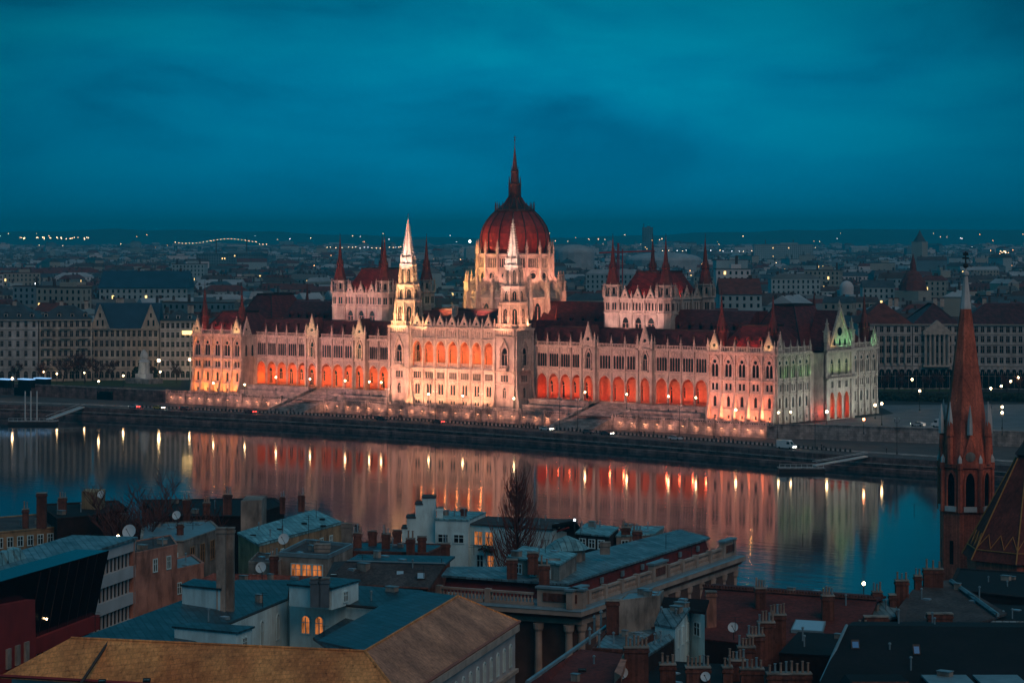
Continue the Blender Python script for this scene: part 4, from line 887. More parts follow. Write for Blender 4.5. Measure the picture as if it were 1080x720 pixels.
for d, r, w in spots:
    p = rd(r, d)
    if not clear(p, d, r): continue
    dist = (p - rd(0, 0)).length
    k = int((r + 5000) // 170), int(d // 230); 
    if k not in blk: blk[k] = rc.choice([-.35, -.2, 0, .12, .3, .5])
    ang = YAW + blk[k] + rc.choice([0, 0, pi / 2]) + rc.uniform(-.04, .04)
    h = rc.uniform(13, 22) + (rc.random() < .04) * rc.uniform(6, 16); dp = rc.uniform(9, 14)
    wi = rc.choice([0, 0, 1, 1, 2, 2, 3]); ri = rc.choice([0, 0, 1, 1, 2, 3, 3, 4]); rt = rc.choice([0, 0, 1, 2, 3])
    if d > 3200: rt = rc.choice([0, 1, 3, 3]); ri = rc.choice([0, 1, 2, 3, 4, 4])
    if n_ind < 290:
        b = MB(); rb = MB(); city_house(b, rb, p, ang, w, dp, h, rt, CW[wi], CR[ri]); n_ind += 1
        o = b.build('town_house', None, loc=(p.x, p.y, 0), label='%s walled town house with %s roof in the city behind the parliament' % (WN_[wi], RN_[ri]), cat='town house', group='town houses behind the parliament')
        rb.build('roof', o)
    else:
        city_house(stuff, stuff, p, ang, w, dp, h, rt, CW[wi], CR[ri], win=d < 2600)
stuff.build('far_city', kind='stuff')
# distant landmarks
def lm_box(px, py0, py1, d, wpx, name, label, cat, wm, rm=None, rt=3, dp=20, z0=0):
    p = rd((px - 540) / F * d, d); h = CZ - (py0 - HY) * d / F; T = MB(); rb = MB()
    city_house(T, rb, p, YAW, wpx * d / F, dp, h, rt, wm, rm or CR[2]); o = T.build(name, None, loc=(p.x, p.y, 0), label=label, cat=cat); rb.build('roof', o); return o
lm_box(772, 284, 306, 1500, 36, 'warehouse', 'blank white flat roofed building just right of the right chamber towers', 'building', CW[3])
lm_box(683, 240, 262, 5200, 11, 'tower_block', 'dark slab tower with dotted lights rising above the horizon behind the chamber roofs', 'tower block', CW[2])
lm_box(779, 310, 330, 1260, 44, 'gabled_house', 'red roofed house with a row of dormers right of the right chamber block', 'house', CW[0], REDT, 0, 24)
lm_box(245, 268, 300, 3300, 70, 'sports_hall', 'long dark hall under the lit bridge on the left', 'hall', CW[2], CR[1], 3, 60)
lm_box(155, 303, 312, 1500, 92, 'market_hall', 'long low hall with blue green roof behind the riverside blocks', 'hall', CW[0], BLUER, 0, 30)
lm_box(826, 258, 275, 4200, 62, 'apartment_slab', 'pale long apartment slab on the horizon right of the chamber spires', 'apartment slab', CW[0])
def dome_(px, py0, py1, d, wpx, name, label, m, squash=.4):
    p = rd((px - 540) / F * d, d); h = CZ - (py1 - HY) * d / F; R = wpx * d / F / 2; top = (py1 - py0) * d / F
    b = MB(); b.lathe(p.x, p.y, [(R, 0), (R, max(h, 3))] + [(R * cos(a * pi / 12), max(h, 3) + top * sin(a * pi / 12)) for a in range(1, 6)] + [(.3, max(h, 3) + top)], 20, m)
    b.build(name, None, loc=(p.x, p.y, 0), label=label, cat='dome')
dome_(606, 258, 266, 3000, 42, 'arena_dome', 'pale shallow dome hall beyond the large dome on its right', CR[4])
dome_(700, 266, 274, 3000, 80, 'arena_dome', 'broad pale domed hall behind the spires of the right chamber', CR[4])
dome_(893, 296, 304, 1600, 15, 'church_dome', 'small white dome above the roofs right of the parliament', CW[3])
# old church with a red onion roof and a square tower
p = rd((963 - 540) / F * 1500, 1500); b = MB(); b.box(p.x - 8, p.x + 8, p.y - 8, p.y + 8, 0, 28, CW[1]); b.lathe(p.x, p.y, [(8.5, 28), (7.5, 33), (4.5, 38), (2, 40), (1.6, 44), (.1, 50)], 12, REDT); b.build('city_church', None, loc=(p.x, p.y, 0), label='small church with red bell shaped roof left of the tall church spire', cat='church')
p = rd((970 - 540) / F * 3000, 3000); b = MB(); b.box(p.x - 7, p.x + 7, p.y - 7, p.y + 7, 0, 52, CW[1]); b.lathe(p.x, p.y, [(8, 52), (3, 60), (.1, 66)], 8, SLATE); b.build('clock_tower', None, loc=(p.x, p.y, 0), label='far square brown tower with pointed roof near the horizon', cat='tower')
# red construction crane behind the right chamber
cr_ = MB(); CRN = mat('crane_red', (.4, .04, .04), .6, .1, 1); p = rd((652 - 540) / F * 1300, 1300)
for dx in (-1.6, 1.6):
    for dy in (-1.6, 1.6): cr_.tube([(p.x + dx, p.y + dy, 0), (p.x + dx, p.y + dy, 54)], .3, CRN, 4)
z = 0
while z < 52: cr_.tube([(p.x - 1.6, p.y - 1.6, z), (p.x + 1.6, p.y - 1.6, z + 3)], .15, CRN, 4); cr_.tube([(p.x + 1.6, p.y - 1.6, z + 3), (p.x - 1.6, p.y - 1.6, z + 6)], .15, CRN, 4); z += 6
cr_.tube([(p.x - 10, p.y - 3, 52), (p.x + 16, p.y + 10, 53)], .5, CRN, 4); cr_.tube([(p.x, p.y, 54), (p.x, p.y, 57)], .5, CRN, 4)
cr_.build('tower_crane', None, loc=(p.x, p.y, 0), label='red lattice tower crane behind the right chamber block', cat='crane')
# hills on the horizon
hm = mat('hill_woods', (.03, .04, .03), .95, .3, .002)
for nm, d0, prof in (('hills', 14000, [(-600, 20), (-250, 60), (0, 95), (120, 118), (260, 104), (380, 70), (520, 45), (640, 60), (760, 95), (900, 120), (1080, 112), (1300, 80), (1700, 20)]),):
    b = MB()
    for (x0, h0), (x1, h1) in zip(prof, prof[1:]):
        for q in range(4):
            a0, a1 = x0 + (x1 - x0) * q / 4, x0 + (x1 - x0) * (q + 1) / 4; g0, g1 = .72 * (h0 + (h1 - h0) * q / 4) + 5 * sin(a0 * .07), .72 * (h0 + (h1 - h0) * (q + 1) / 4) + 5 * sin(a1 * .07)
            P0_, P1_ = rd((a0 - 540) / F * d0, d0), rd((a1 - 540) / F * d0, d0); Q0, Q1 = rd((a0 - 540) / F * d0, d0 - 2500), rd((a1 - 540) / F * d0, d0 - 2500)
            b.face([(Q0.x, Q0.y, 0), (Q1.x, Q1.y, 0), (P1_.x, P1_.y, max(g1, 2)), (P0_.x, P0_.y, max(g0, 2))], hm)
            R0, R1 = rd((a0 - 540) / F * d0, d0 + 3000), rd((a1 - 540) / F * d0, d0 + 3000); b.face([(P0_.x, P0_.y, max(g0, 2)), (P1_.x, P1_.y, max(g1, 2)), (R1.x, R1.y, 0), (R0.x, R0.y, 0)], hm)
    b.build(nm, kind='structure')

# ---------------------------------------------------------------- lamps
def emit(name, col, es, sample=False):
    m = mat(name, col, .5, 0, emit=col, es=es)
    if not sample: m.cycles.emission_sampling = 'NONE'
    return m
L_FARW = emit('far_lamp_warm', (1, .70, .38), 9); L_FARC = emit('far_lamp_white', (.85, .95, 1), 8); L_FARO = emit('far_lamp_orange', (1, .42, .15), 8)
far_m = {}
def far_lamp(px, py, d, r, m, grp, label):
    k = (round(r, 1), m.name)
    if k not in far_m:
        b = MB(); b.ball((0, 0, 0), r * .78, m, 6, 4); b.tube([(0, 0, -r), (0, 0, -7)], r * .12, RIBM, 4); far_m[k] = b.mesh('street_lamp')
    p = at_d(px, py, d); o = inst('street_lamp', far_m[k], Matrix.Translation(p)); tag(o, label, 'street lamp', grp)
rl = random.Random(5)
for i in range(27):   # the lit bridge
    t = i / 26; px = 185 + t * 96; py = 254.3 + 2.4 * sin(t * 2.2 * pi + .6) * (1 if t < .8 else .6) + (2.2 if t > .9 else 0)
    far_lamp(px, py, 6000, .95, L_FARW, 'lamps along the distant bridge', 'warm lamp in the string of lights along the distant bridge')
b = MB(); e0, e1 = at_d(183, 257, 6010), at_d(284, 259, 6010); b.hull([e0 + Vector((0, 0, -6)), e1 + Vector((0, 0, -6)), e1 + Vector((0, 14, -6)), e0 + Vector((0, 14, -6))], [e0 + Vector((0, 0, -3)), e1 + Vector((0, 0, -3)), e1 + Vector((0, 14, -3)), e0 + Vector((0, 14, -3))], CW[2])
for i in range(9): q = e0.lerp(e1, i / 8); b.box(q.x - 2, q.x + 2, q.y + 3, q.y + 11, 0, q.z - 6, CW[2])
b.build('road_bridge', label='distant raised road bridge under a string of lamps, upper left', cat='bridge')
for i in range(30): far_lamp(rl.choice([rl.uniform(20, 28), rl.uniform(38, 48), rl.uniform(52, 96), rl.uniform(52, 96)]), rl.uniform(250.2, 252.2), 6500, rl.uniform(.9, 1.6), L_FARW, 'distant lights upper left', 'warm lamp in the distant lit cluster at the upper left')
for i in range(22): far_lamp(340 + i * 4.4 + rl.uniform(-1.5, 1.5), 261 + rl.uniform(-.8, .8), 5000, .75, rl.choice([L_FARC, L_FARW]), 'lamps in a row near the horizon', 'small lamp in the row of lights left of the dome')
for i in range(20): far_lamp(700 + i * 6.5 + rl.uniform(-2.5, 2.5), 264.5 + rl.uniform(-.8, .8), 4800, .8, rl.choice([L_FARW, L_FARC]), 'lamps in a row near the horizon right', 'small lamp in the row of lights right of the chamber spires')
for i in range(16): far_lamp(798 + rl.gauss(6, 4), 267 + rl.uniform(-1.4, 1.4), 4500, .9, L_FARW, 'bright cluster right of the chambers', 'lamp in the small warm cluster far behind the parliament')
for i in range(14): far_lamp(1052 + rl.gauss(4, 6), 266 + rl.uniform(-3, 4), 4500, .9, rl.choice([L_FARO, L_FARW]), 'orange cluster at the far right', 'orange lamp in the lit cluster near the horizon at the far right')
for i in range(150):
    py = 246 + abs(rl.gauss(0, 22)); py = min(py, 330); d = min(9000, (CZ - 20) * F / max(py - HY, 3.5)); d = max(1300, d)
    m = rl.choice([L_FARW, L_FARW, L_FARC, L_FARO]); far_lamp(rl.uniform(0, 1080), py, d * .985, rl.uniform(.35, .75) * d / 3800 + .12, m, 'street lamps scattered through the city', {L_FARW: 'warm', L_FARC: 'cold white', L_FARO: 'orange'}[m] + ' street lamp scattered among the city roofs')
far_lamp(495.5, 254.5, 2500, 1.5, emit('flood_white', (1, .92, .8), 14), None, 'single large bright white floodlight left of the dome')
far_lamp(38, 299, 1500, .9, L_FARC, None, 'bright white lamp on a roof behind the left riverside blocks')

# near street lamps
def uv(px, v):
    a = (px - 540) / F; dy = v - CY; dx = dy * (a * _c - _s) / (_c + a * _s); return CX + dx
LAMPG = emit('lamp_glow', (1, .66, .32), 26, True); LAMPR = emit('lamp_glow_red', (1, .25, .10), 14, True); LAMPU = mat('lamp_glass_off', (.5, .55, .55), .3, 0); IRON = mat('cast_iron', (.03, .03, .03), .5, .1, 2)
lampm = {}
def lamp(x, y, z, h, m=LAMPG, r=.3, label='', grp=None, power=0, heads=1):
    k = (h, m.name, r, heads)
    if k not in lampm:
        b = MB(); b.lathe(0, 0, [(.28, 0), (.22, .6), (.11, .8), (.08, h - r * 1.5), (.2, h - r * 1.3)], 8, IRON); b.tube([(0, 0, h + r), (0, 0, h + r + .25)], .1, IRON, 5)
        g = MB()
        for q in range(heads):
            dx = (q - (heads - 1) / 2) * 1.5; g.ball((dx, 0, h), r, m, 8, 5)
            if heads > 1: b.tube([(0, 0, h - 1.4), (dx, 0, h - .9), (dx, 0, h - r)], .06, IRON, 5)
        lampm[k] = (b.mesh('street_lamp'), g.mesh('globe'))
    o = inst('street_lamp', lampm[k][0], Matrix.Translation((x, y, z))); tag(o, label, 'street lamp', grp); WLOC[o.name] = Vector((x, y, z))
    g = inst('globe', lampm[k][1], Matrix.Identity(4)); g.parent = o
    if power: light('POINT', (x, y - .1, z + h - r - .4), power, (1, .55, .25), .3, name='lamp_light')
TL = 'lit globe lamp on the terrace before the parliament arcades'
for px in (291, 327, 364, 389.5, 402, 617, 661, 705, 734): lamp(uv(px, 1.4), 1.4, 2.3, 5.0, label=TL, grp='terrace lamps before the arcades', power=90)
for px in (225, 258, 452, 488, 542): lamp(uv(px, -7), -7, 0, 4.6, r=.3, label='lit globe lamp close to the foot of the parliament facade', grp='lamps at the facade foot', power=60)
lamp(uv(776, -7), -7, 0, 4.6, r=.36, label='lit lamp in front of the right end pavilion', power=60)
for px, v in ((821, -4), (834, 0)): lamp(uv(px, v), v, 0, 4.2, label='one of two close lamps at the right corner of the parliament', grp='corner lamps', power=60)
for px, py, t in ((872, 434, 'lit lamp before the red portal arches on the right side of the parliament'), (923, 427, 'lit lamp at the far right corner of the parliament'), (911, 442, 'reddish lamp at the edge of the square right of the parliament')):
    p = at(px, py, 4.6); lamp(p.x, p.y, 0, 4.6, m=LAMPR if px == 911 else LAMPG, r=.42, label=t, power=120)
for i, (px, py, r) in enumerate(((139.5, 376, .55), (167.5, 380, .6), (200, 379, .45), (60, 394, .3), (13, 399, .4), (89, 393, .25), (130, 396, .35), (104, 402, .35), (169, 392, .35), (60, 387, .25), (46, 392, .2))):
    h = 9.0 if i < 3 else 4.5; p = at(px, py, h); lamp(p.x, p.y, 0, h, r=r, label=('tall lit street lamp in front of the blue roofed block', 'low lit park lamp among the bare trees left of the parliament')[i > 2], grp=('tall lamps by the left square', 'park lamps left of the parliament')[i > 2], power=(350 if i < 3 else 120))
for px, py in ((955, 389), (970, 412), (1057, 391.5), (1045, 409.5), (1056, 407), (1066, 402), (1057, 429), (1057, 435), (1038, 448), (930, 425.5), (962, 400), (1074, 398)):
    h = 7.0; p = at(px, py, h); lamp(p.x, p.y, 0, h, r=.38, label='lit street lamp on the square between the lawn and the ministry palace', grp='lamps on the right square', power=100)
for px in (238, 345, 409, 459, 507, 590, 609, 717, 861, 946): u_ = uv(px, vq(uv(px, -25)) + 14); lamp(u_, vq(u_) + 14, -3.66, 10.5, m=LAMPU, r=.28, heads=2, label='tall unlit twin lamp post on the embankment pavement', grp='unlit lamp posts along the quay')
# wall lights on the terrace wall
WLM = emit('wall_light_lens', (1, .45, .22), 7); wl = MB(); wl.box(-.35, .35, -.35, 0, -.1, .12, IRON); wl.box(-.28, .28, -.3, -.05, -.16, -.1, WLM); wlm = wl.mesh('wall_light')
u = -136
while u < 139:
    if not (55 < abs(u) < 76):
        o = inst('wall_light', wlm, Matrix.Translation((u, TV - .62, -1.2))); tag(o, 'small orange downlight fixed on the terrace wall', 'wall light', 'downlights along the terrace wall'); k = 1.0 if rl.random() < .8 else .5
        light('POINT', (u, TV - 1.5, -1.7), 120 * k, (1, .36, .20), .15, name='wall_lamp_light')
    u += 5.1
# bollards
bl = MB(); bl.lathe(0, 0, [(.32, 0), (.34, .7), (.2, .95), (.04, 1.1)], 8, IRON); blm = bl.mesh('bollard'); u = -128
while u < 185:
    o = inst('bollard', blm, Matrix.Translation((u, vq(u) + 12.6, -3.8))); tag(o, 'dark bollard between the quay road and the pavement', 'bollard', 'bollards along the quay road'); u += 1.75
# quay cars
TYRE = mat('tyre_rubber', (.015, .015, .015), .9, 0); GLC = mat('car_glass', (.01, .012, .015), .1, 0, spec=.6)
HL = emit('headlight_lit', (1, .92, .75), 30, True); TLt = emit('tail_light_lit', (1, .04, .03), 16, True)
def car(px, colr, label, lit='', dirn=1, v=None, van=False, loc=None, z=-3.79, rot=0):
    m = mat('car_paint_%02d' % (len(MATS)), colr, .3, .05, 2, spec=.6)
    u_ = uv(px, -20); v_ = (vq(u_) + (8.5 if v is None else v)); u_ = uv(px, v_); v_ = vq(u_) + (8.5 if v is None else v)
    x, y = (u_, v_) if loc is None else loc
    T = empty('van' if van else 'car', (x, y, z), label, 'van' if van else 'car'); T.rotation_euler = (0, 0, rot)
    X = dirn; b = MB(); hw = .9 if not van else 1.05; s = 1.35
    def ring(pts, w0, w1):
        k = len(pts); b.hull([(X * px_, -w0, pz) for px_, pz in pts], [(X * px_, w1, pz) for px_, pz in pts], m)
    if not van:
        ring([(-2.2, .3), (2.2, .3), (2.28, .55), (2.15, .82), (1.1, .95), (-1.5, .98), (-2.2, .9), (-2.3, .55)], hw, hw)
        b.hull([(X * 1.15, -.85, .95), (X * 1.15, .85, .95), (-X * 1.9, .85, .97), (-X * 1.9, -.85, .97)], [(X * .3, -.68, 1.42), (X * .3, .68, 1.42), (-X * 1.2, .68, 1.43), (-X * 1.2, -.68, 1.43)], m)
    else:
        ring([(-2.9, .4), (2.9, .4), (2.95, 1.1), (2.2, 1.35), (-2.95, 1.35)], hw, hw); ring([(-2.95, 1.351), (2.2, 1.351), (1.6, 2.3), (1.2, 2.7), (-2.95, 2.7)], hw - .05, hw - .05)
    off = lambda q: q
    def bld(bb, nm): o = bb.build(nm, None, loc=(0, 0, 0)); o.location = (0, 0, 0); o.parent = T; return o
    bld(b, 'body'); g = MB()
    for sy in (-1, 1):
        if not van: g.hull([(X * .95, sy * .83, 1.0), (-X * 1.65, sy * .83, 1.01), (-X * 1.65, sy * .87, 1.01), (X * .95, sy * .87, 1.0)], [(X * .28, sy * .69, 1.38), (-X * 1.15, sy * .69, 1.38), (-X * 1.15, sy * .73, 1.38), (X * .28, sy * .73, 1.38)], GLC)
        else: g.box(*sorted((X * .7, X * 1.8)), *sorted((sy * 1.0, sy * 1.03)), 1.5, 2.2, GLC)
    xs, xt, z0_, z1_ = (1.17, .34, .98, 1.4) if not van else (2.22, 1.65, 1.4, 2.25)
    g.hull([(X * xs, -.75, z0_), (X * xs, .75, z0_), (X * (xs + .04), .75, z0_), (X * (xs + .04), -.75, z0_)], [(X * xt, -.62, z1_), (X * xt, .62, z1_), (X * (xt + .04), .62, z1_), (X * (xt + .04), -.62, z1_)], GLC)
    bld(g, 'window')
    for wx in (-1.4, 1.4) if not van else (-1.9, 1.9):
        for sy in (-1, 1):
            w_ = MB(); n = 12; A = [(wx + .34 * cos(2 * pi * k / n), sy * (hw - .18), .34 + .34 * sin(2 * pi * k / n)) for k in range(n)]; B = [(p[0], sy * (hw + .02), p[2]) for p in A]; w_.hull(A, B, TYRE); bld(w_, 'wheel')
    xf = 2.27 if not van else 2.94
    for sy in (-1, 1):
        h_ = MB(); h_.box(*sorted((X * xf, X * (xf + .06))), sy * .6 - .2, sy * .6 + .2, .6, .78, HL if 'h' in lit else LAMPU); bld(h_, 'headlight')
        h_ = MB(); h_.box(*sorted((-X * xf, -X * (xf + .06))), sy * .62 - .2, sy * .62 + .2, .62, .85, TLt if 't' in lit else MATS['dark_red_roof']); bld(h_, 'tail_light')
    if 'h' in lit:
        light('SPOT', (x + X * (xf + .3), y, z + .8), 300, (1, .85, .65), .1, (x + X * 12, y - 1, z - .5), radians(70), name='headlight_beam')
    if 't' in lit: light('POINT', (x - X * (xf + .6), y, z + .8), 14, (1, .05, .03), .1, name='tail_light_glow')
    return T
car(134, (.35, .36, .38), 'silver car with red tail lights, leftmost on the quay road', 'ht', -1)
car(161, (.6, .35, .03), 'yellow taxi on the quay road below the left wall', 'h', 1)
car(190, (.08, .02, .02), 'dark red car with lit tail lights left of the parliament terrace', 't', 1)
car(261, (.12, .03, .03), 'dark car with bright red tail lights below the left pavilion', 't', -1)
car(402, (.03, .03, .035), 'black car without lights below the left river tower', '', 1)
car(462, (.05, .05, .05), 'dark car with a red tail light below the central loggia', 't', -1)
car(577, (.6, .62, .62), 'white car with lit headlights right of the central block', 'h', 1)
car(622, (.10, .10, .11), 'grey car on the quay road below the right stairs', '', 1)
car(641, (.05, .05, .06), 'dark car with bright headlights just right of the grey car', 'h', 1)
car(714, (.55, .58, .60), 'pale car parked on the quay below the right arcade', '', 1)
car(832, (.65, .70, .70), 'white camper van with lights on the quay road at the right pavilion', 'h', 1, van=True)
p = at(992, 447, 1); car(0, (.7, .7, .7), 'white van parked on the square left of the church spire', 'h', -1, van=True, loc=(p.x, p.y), z=0)
p = at(968, 446, 1); car(0, (.4, .42, .44), 'small pale car on the square beside the white van', 'h', -1, loc=(p.x, p.y), z=0)
# people on the pavement: one skinned walking figure
def person_mesh(stride, colr, seed):
    me = bpy.data.meshes.new('person'); bm = bmesh.new()
    J = [(0, 0, .95), (0, 0, 1.2), (0, 0, 1.42), (0, .02, 1.52), (0, .02, 1.6), (0, .02, 1.74), (.1, 0, .9), (.12, stride, .5), (.12, stride * 1.5 + .02, .08), (.12, stride * 1.5 - .14, .04), (-.1, 0, .9), (-.12, -stride * .6, .5), (-.12, -stride * 1.6, .1), (-.12, -stride * 1.6 - .12, .04),
         (.19, 0, 1.4), (.24, -stride * .5, 1.13), (.23, -stride * .9 - .05, .88), (-.19, 0, 1.4), (-.24, stride * .5, 1.13), (-.23, stride * .7, .88)]
    R = [.15, .15, .17, .06, .08, .085, .1, .07, .05, .045, .1, .07, .05, .045, .07, .05, .035, .07, .05, .035]
    E_ = [(0, 1), (1, 2), (2, 3), (3, 4), (4, 5), (0, 6), (6, 7), (7, 8), (8, 9), (0, 10), (10, 11), (11, 12), (12, 13), (2, 14), (14, 15), (15, 16), (2, 17), (17, 18), (18, 19)]
    vs = [bm.verts.new(j) for j in J]
    for a, b in E_: bm.edges.new((vs[a], vs[b]))
    bm.to_mesh(me); bm.free(); o = bpy.data.objects.new('person', me); COL.objects.link(o); md = o.modifiers.new('skin', 'SKIN'); o.modifiers.new('sub', 'SUBSURF').levels = 1
    for k, r in enumerate(R): me.skin_vertices[0].data[k].radius = (r, r * (.75 if k < 3 else 1))
    me.skin_vertices[0].data[0].use_root = True
    dg = bpy.context.evaluated_depsgraph_get(); me2 = bpy.data.meshes.new_from_object(o.evaluated_get(dg)); bpy.data.objects.remove(o)
    me2.materials.clear(); me2.materials.append(mat('coat_%d' % seed, colr, .9, .1, 2)); me2.materials.append(mat('skin_tone', (.35, .2, .14), .7, 0))
    for p_ in me2.polygons: p_.material_index = 1 if p_.center.z > 1.53 else 0
    me2.name = 'person'; return me2
PM = [person_mesh(.18, (.03, .03, .035), 0), person_mesh(.1, (.05, .03, .03), 1), person_mesh(.03, (.02, .03, .05), 2)]
PN = ['walking in a dark coat', 'in a brown coat', 'standing in a navy coat']
rp = random.Random(3)
for px in [216, 285, 290, 306, 309, 392, 418, 421, 423, 424, 513, 552, 555, 558, 561, 563, 604, 672, 675, 677, 680, 690, 754, 757, 761, 766, 770, 775, 868, 871, 935]:
    k = rp.randrange(3); vv = rp.uniform(10.5, 15.5); u_ = uv(px, vq(uv(px, -22)) + vv)
    o = inst('person', PM[k], Matrix.Translation((u_, vq(u_) + vv, -3.79 if vv < 13 else -3.65)) @ Matrix.Rotation(rp.choice([pi / 2, -pi / 2, 0.4]), 4, 'Z')); tag(o, 'person %s on the embankment pavement' % PN[k], 'person', 'people strolling along the quay')
# clipped dark hedges on the right square
for (pa, pb) in (((924, 421), (1004, 423)), ((1012, 421), (1090, 423))):
    a, c = at(*pa, 0), at(*pb, 0); b = MB(); r_ = random.Random(int(pa[0])); HG = mat('dark_evergreen', (.02, .035, .02), .9, .4, 2)
    for k in range(2600):
        q = a.lerp(c, r_.random()) + Vector((r_.uniform(-1.5, 1.5), r_.uniform(-6, 6), r_.uniform(.1, 2.4))); n1 = Vector((r_.uniform(-1, 1), r_.uniform(-1, 1), r_.uniform(-1, 1))).normalized() * .6; n2 = n1.orthogonal().normalized() * .5
        b.face([q - n1, q + n2, q + n1, q - n2], HG)
    b.build('hedge', None, loc=(a.x, a.y, 0), label='dark clipped hedge on the square, %s' % ('left of the church spire' if pa[0] < 1000 else 'right of the church spire'), cat='hedge')
# ---------------------------------------------------------------- bare trees
BARK = mat('bark', (.045, .028, .025), .95, .3, 3); TWIG = mat('twigs', (.09, .038, .034), .95, .2, 3)
def bare_tree(name, x, y, z, H, spread, seed, label, cat='tree', grp=None, upright=.4, levels=4, tw=.03, trunk=.02):
    r_ = random.Random(seed); tr = MB(); cn = MB()
    def branch(p, d, L, r, lv):
        pts = [p]; q = p.copy(); dd = d.copy()
        for k in range(3):
            dd = (dd + Vector((r_.uniform(-1, 1), r_.uniform(-1, 1), r_.uniform(-.2, .6))) * .16).normalized(); q = q + dd * L / 3; pts.append(q.copy())
        (tr if lv <= 1 else cn).tube(pts, r, BARK if lv <= 1 else TWIG, 5 if lv < 2 else 3, r1=r * .55)
        if lv >= levels: return
        n = (5, 5, 4, 4, 3)[lv]
        for k in range(n):
            t = r_.uniform(.3, 1); i = min(2, int(t * 3)); pp = pts[i].lerp(pts[i + 1], t * 3 - i)
            a = r_.uniform(0, 2 * pi); side = Vector((cos(a), sin(a), 0)); nd = (dd * upright + side * spread + Vector((0, 0, upright))).normalized()
            branch(pp, nd, L * r_.uniform(.5, .75), max(tw * .6, r * .5), lv + 1)
    branch(Vector((x, y, z)), Vector((0, 0, 1)), H * .48, H * trunk, 0)
    T = empty(name, (x, y, z), label, cat, grp); tr.build('trunk', T); cn.build('crown', T); return T
for i, px in enumerate((18, 44, 66, 78, 90, 104, 118, 156, 186)):
    p = at(px, 402 + (i % 3), .0); bare_tree('bare_tree', p.x, p.y, 0, 15 if 60 < px < 100 else 10, .8, i, 'leafless reddish tree in the small park in front of the left riverside blocks', grp='bare trees in the left park', tw=.12)
for i, (px, py) in enumerate(((932, 414), (948, 415), (975, 414), (990, 416), (1010, 418), (1030, 416), (1062, 420), (1074, 417))):
    p = at(px, py, 0); bare_tree('bare_tree', p.x, p.y, 0, 9, .8, 20 + i, 'leafless dark tree on the lawn in front of the ministry palace', grp='bare trees on the right square', tw=.1)
def bush(px, py, h, seed, label, grp=None, base=0):
    p = at(px, py, base); r_ = random.Random(seed); b = MB(); LEAF = mat('dark_evergreen', (.02, .035, .02), .9, .4, 2)
    for k in range(260):
        a, c_, r0 = r_.uniform(0, 2 * pi), r_.uniform(0, 1), r_.uniform(.4, 1) ** .5 * h * .42; z = h * c_; rr = r0 * sqrt(max(.05, 1 - (c_ - .35) ** 2 * 2)); q = Vector((p.x + rr * cos(a), p.y + rr * sin(a), base + z)); n1 = Vector((r_.uniform(-1, 1), r_.uniform(-1, 1), r_.uniform(-1, 1))).normalized() * .45; n2 = n1.orthogonal().normalized() * .4
        b.face([q - n1, q + n2, q + n1, q - n2], LEAF)
    b.build('shrub', None, loc=(p.x, p.y, base), label=label, cat='shrub', group=grp)
bush(145, 402, 6, 1, 'dark evergreen shrub left of the white monument'); bush(161, 402, 6, 2, 'dark evergreen shrub right of the white monument')
# white monument with seated figure on a plinth
p = at(152, 404, 0); T = empty('monument', (p.x, p.y, 0), 'tall white stone monument on a stepped plinth in the left park', 'monument'); b = MB()
b.box(p.x - 7, p.x + 7, p.y - 4, p.y + 4, 0, 2.0, TERR); b.box(p.x - 3.2, p.x + 3.2, p.y - 2, p.y + 2, 2.0, 4, WHITEP); b.build('plinth', T)
b = MB(); b.lathe(p.x, p.y, [(2.5, 4), (2.2, 8.4), (2.6, 8.8), (2.1, 9.4), (1.2, 10.0), (1.7, 10.8), (1.5, 12.2), (.7, 13.4), (.1, 14)], 10, WHITEP); b.build('sculpture', T)
light('SPOT', (p.x + 3, p.y - 14, 1), 1200, (1, .8, .6), .3, (p.x, p.y, 9), radians(60))
# cafe with blue neon on the left
for px, nm in ((3, 'leftmost'), (25, 'middle'), (42, 'rightmost')): b = MB(); q = at(px, 400 - (px > 40) * 1, 3.4); b.box(q.x - 3.6, q.x + 3.6, q.y - .2, q.y + 3, 3.3, 3.6, emit('neon_blue', (.3, .6, 1), .9)); b.box(q.x - 3.4, q.x + 3.4, q.y, q.y + 3, 0, 3.2, DARKG); b.build('kiosk', None, loc=(q.x, q.y, 0), label='%s of the three low kiosks with blue neon roof edge in the left park' % nm, cat='kiosk')
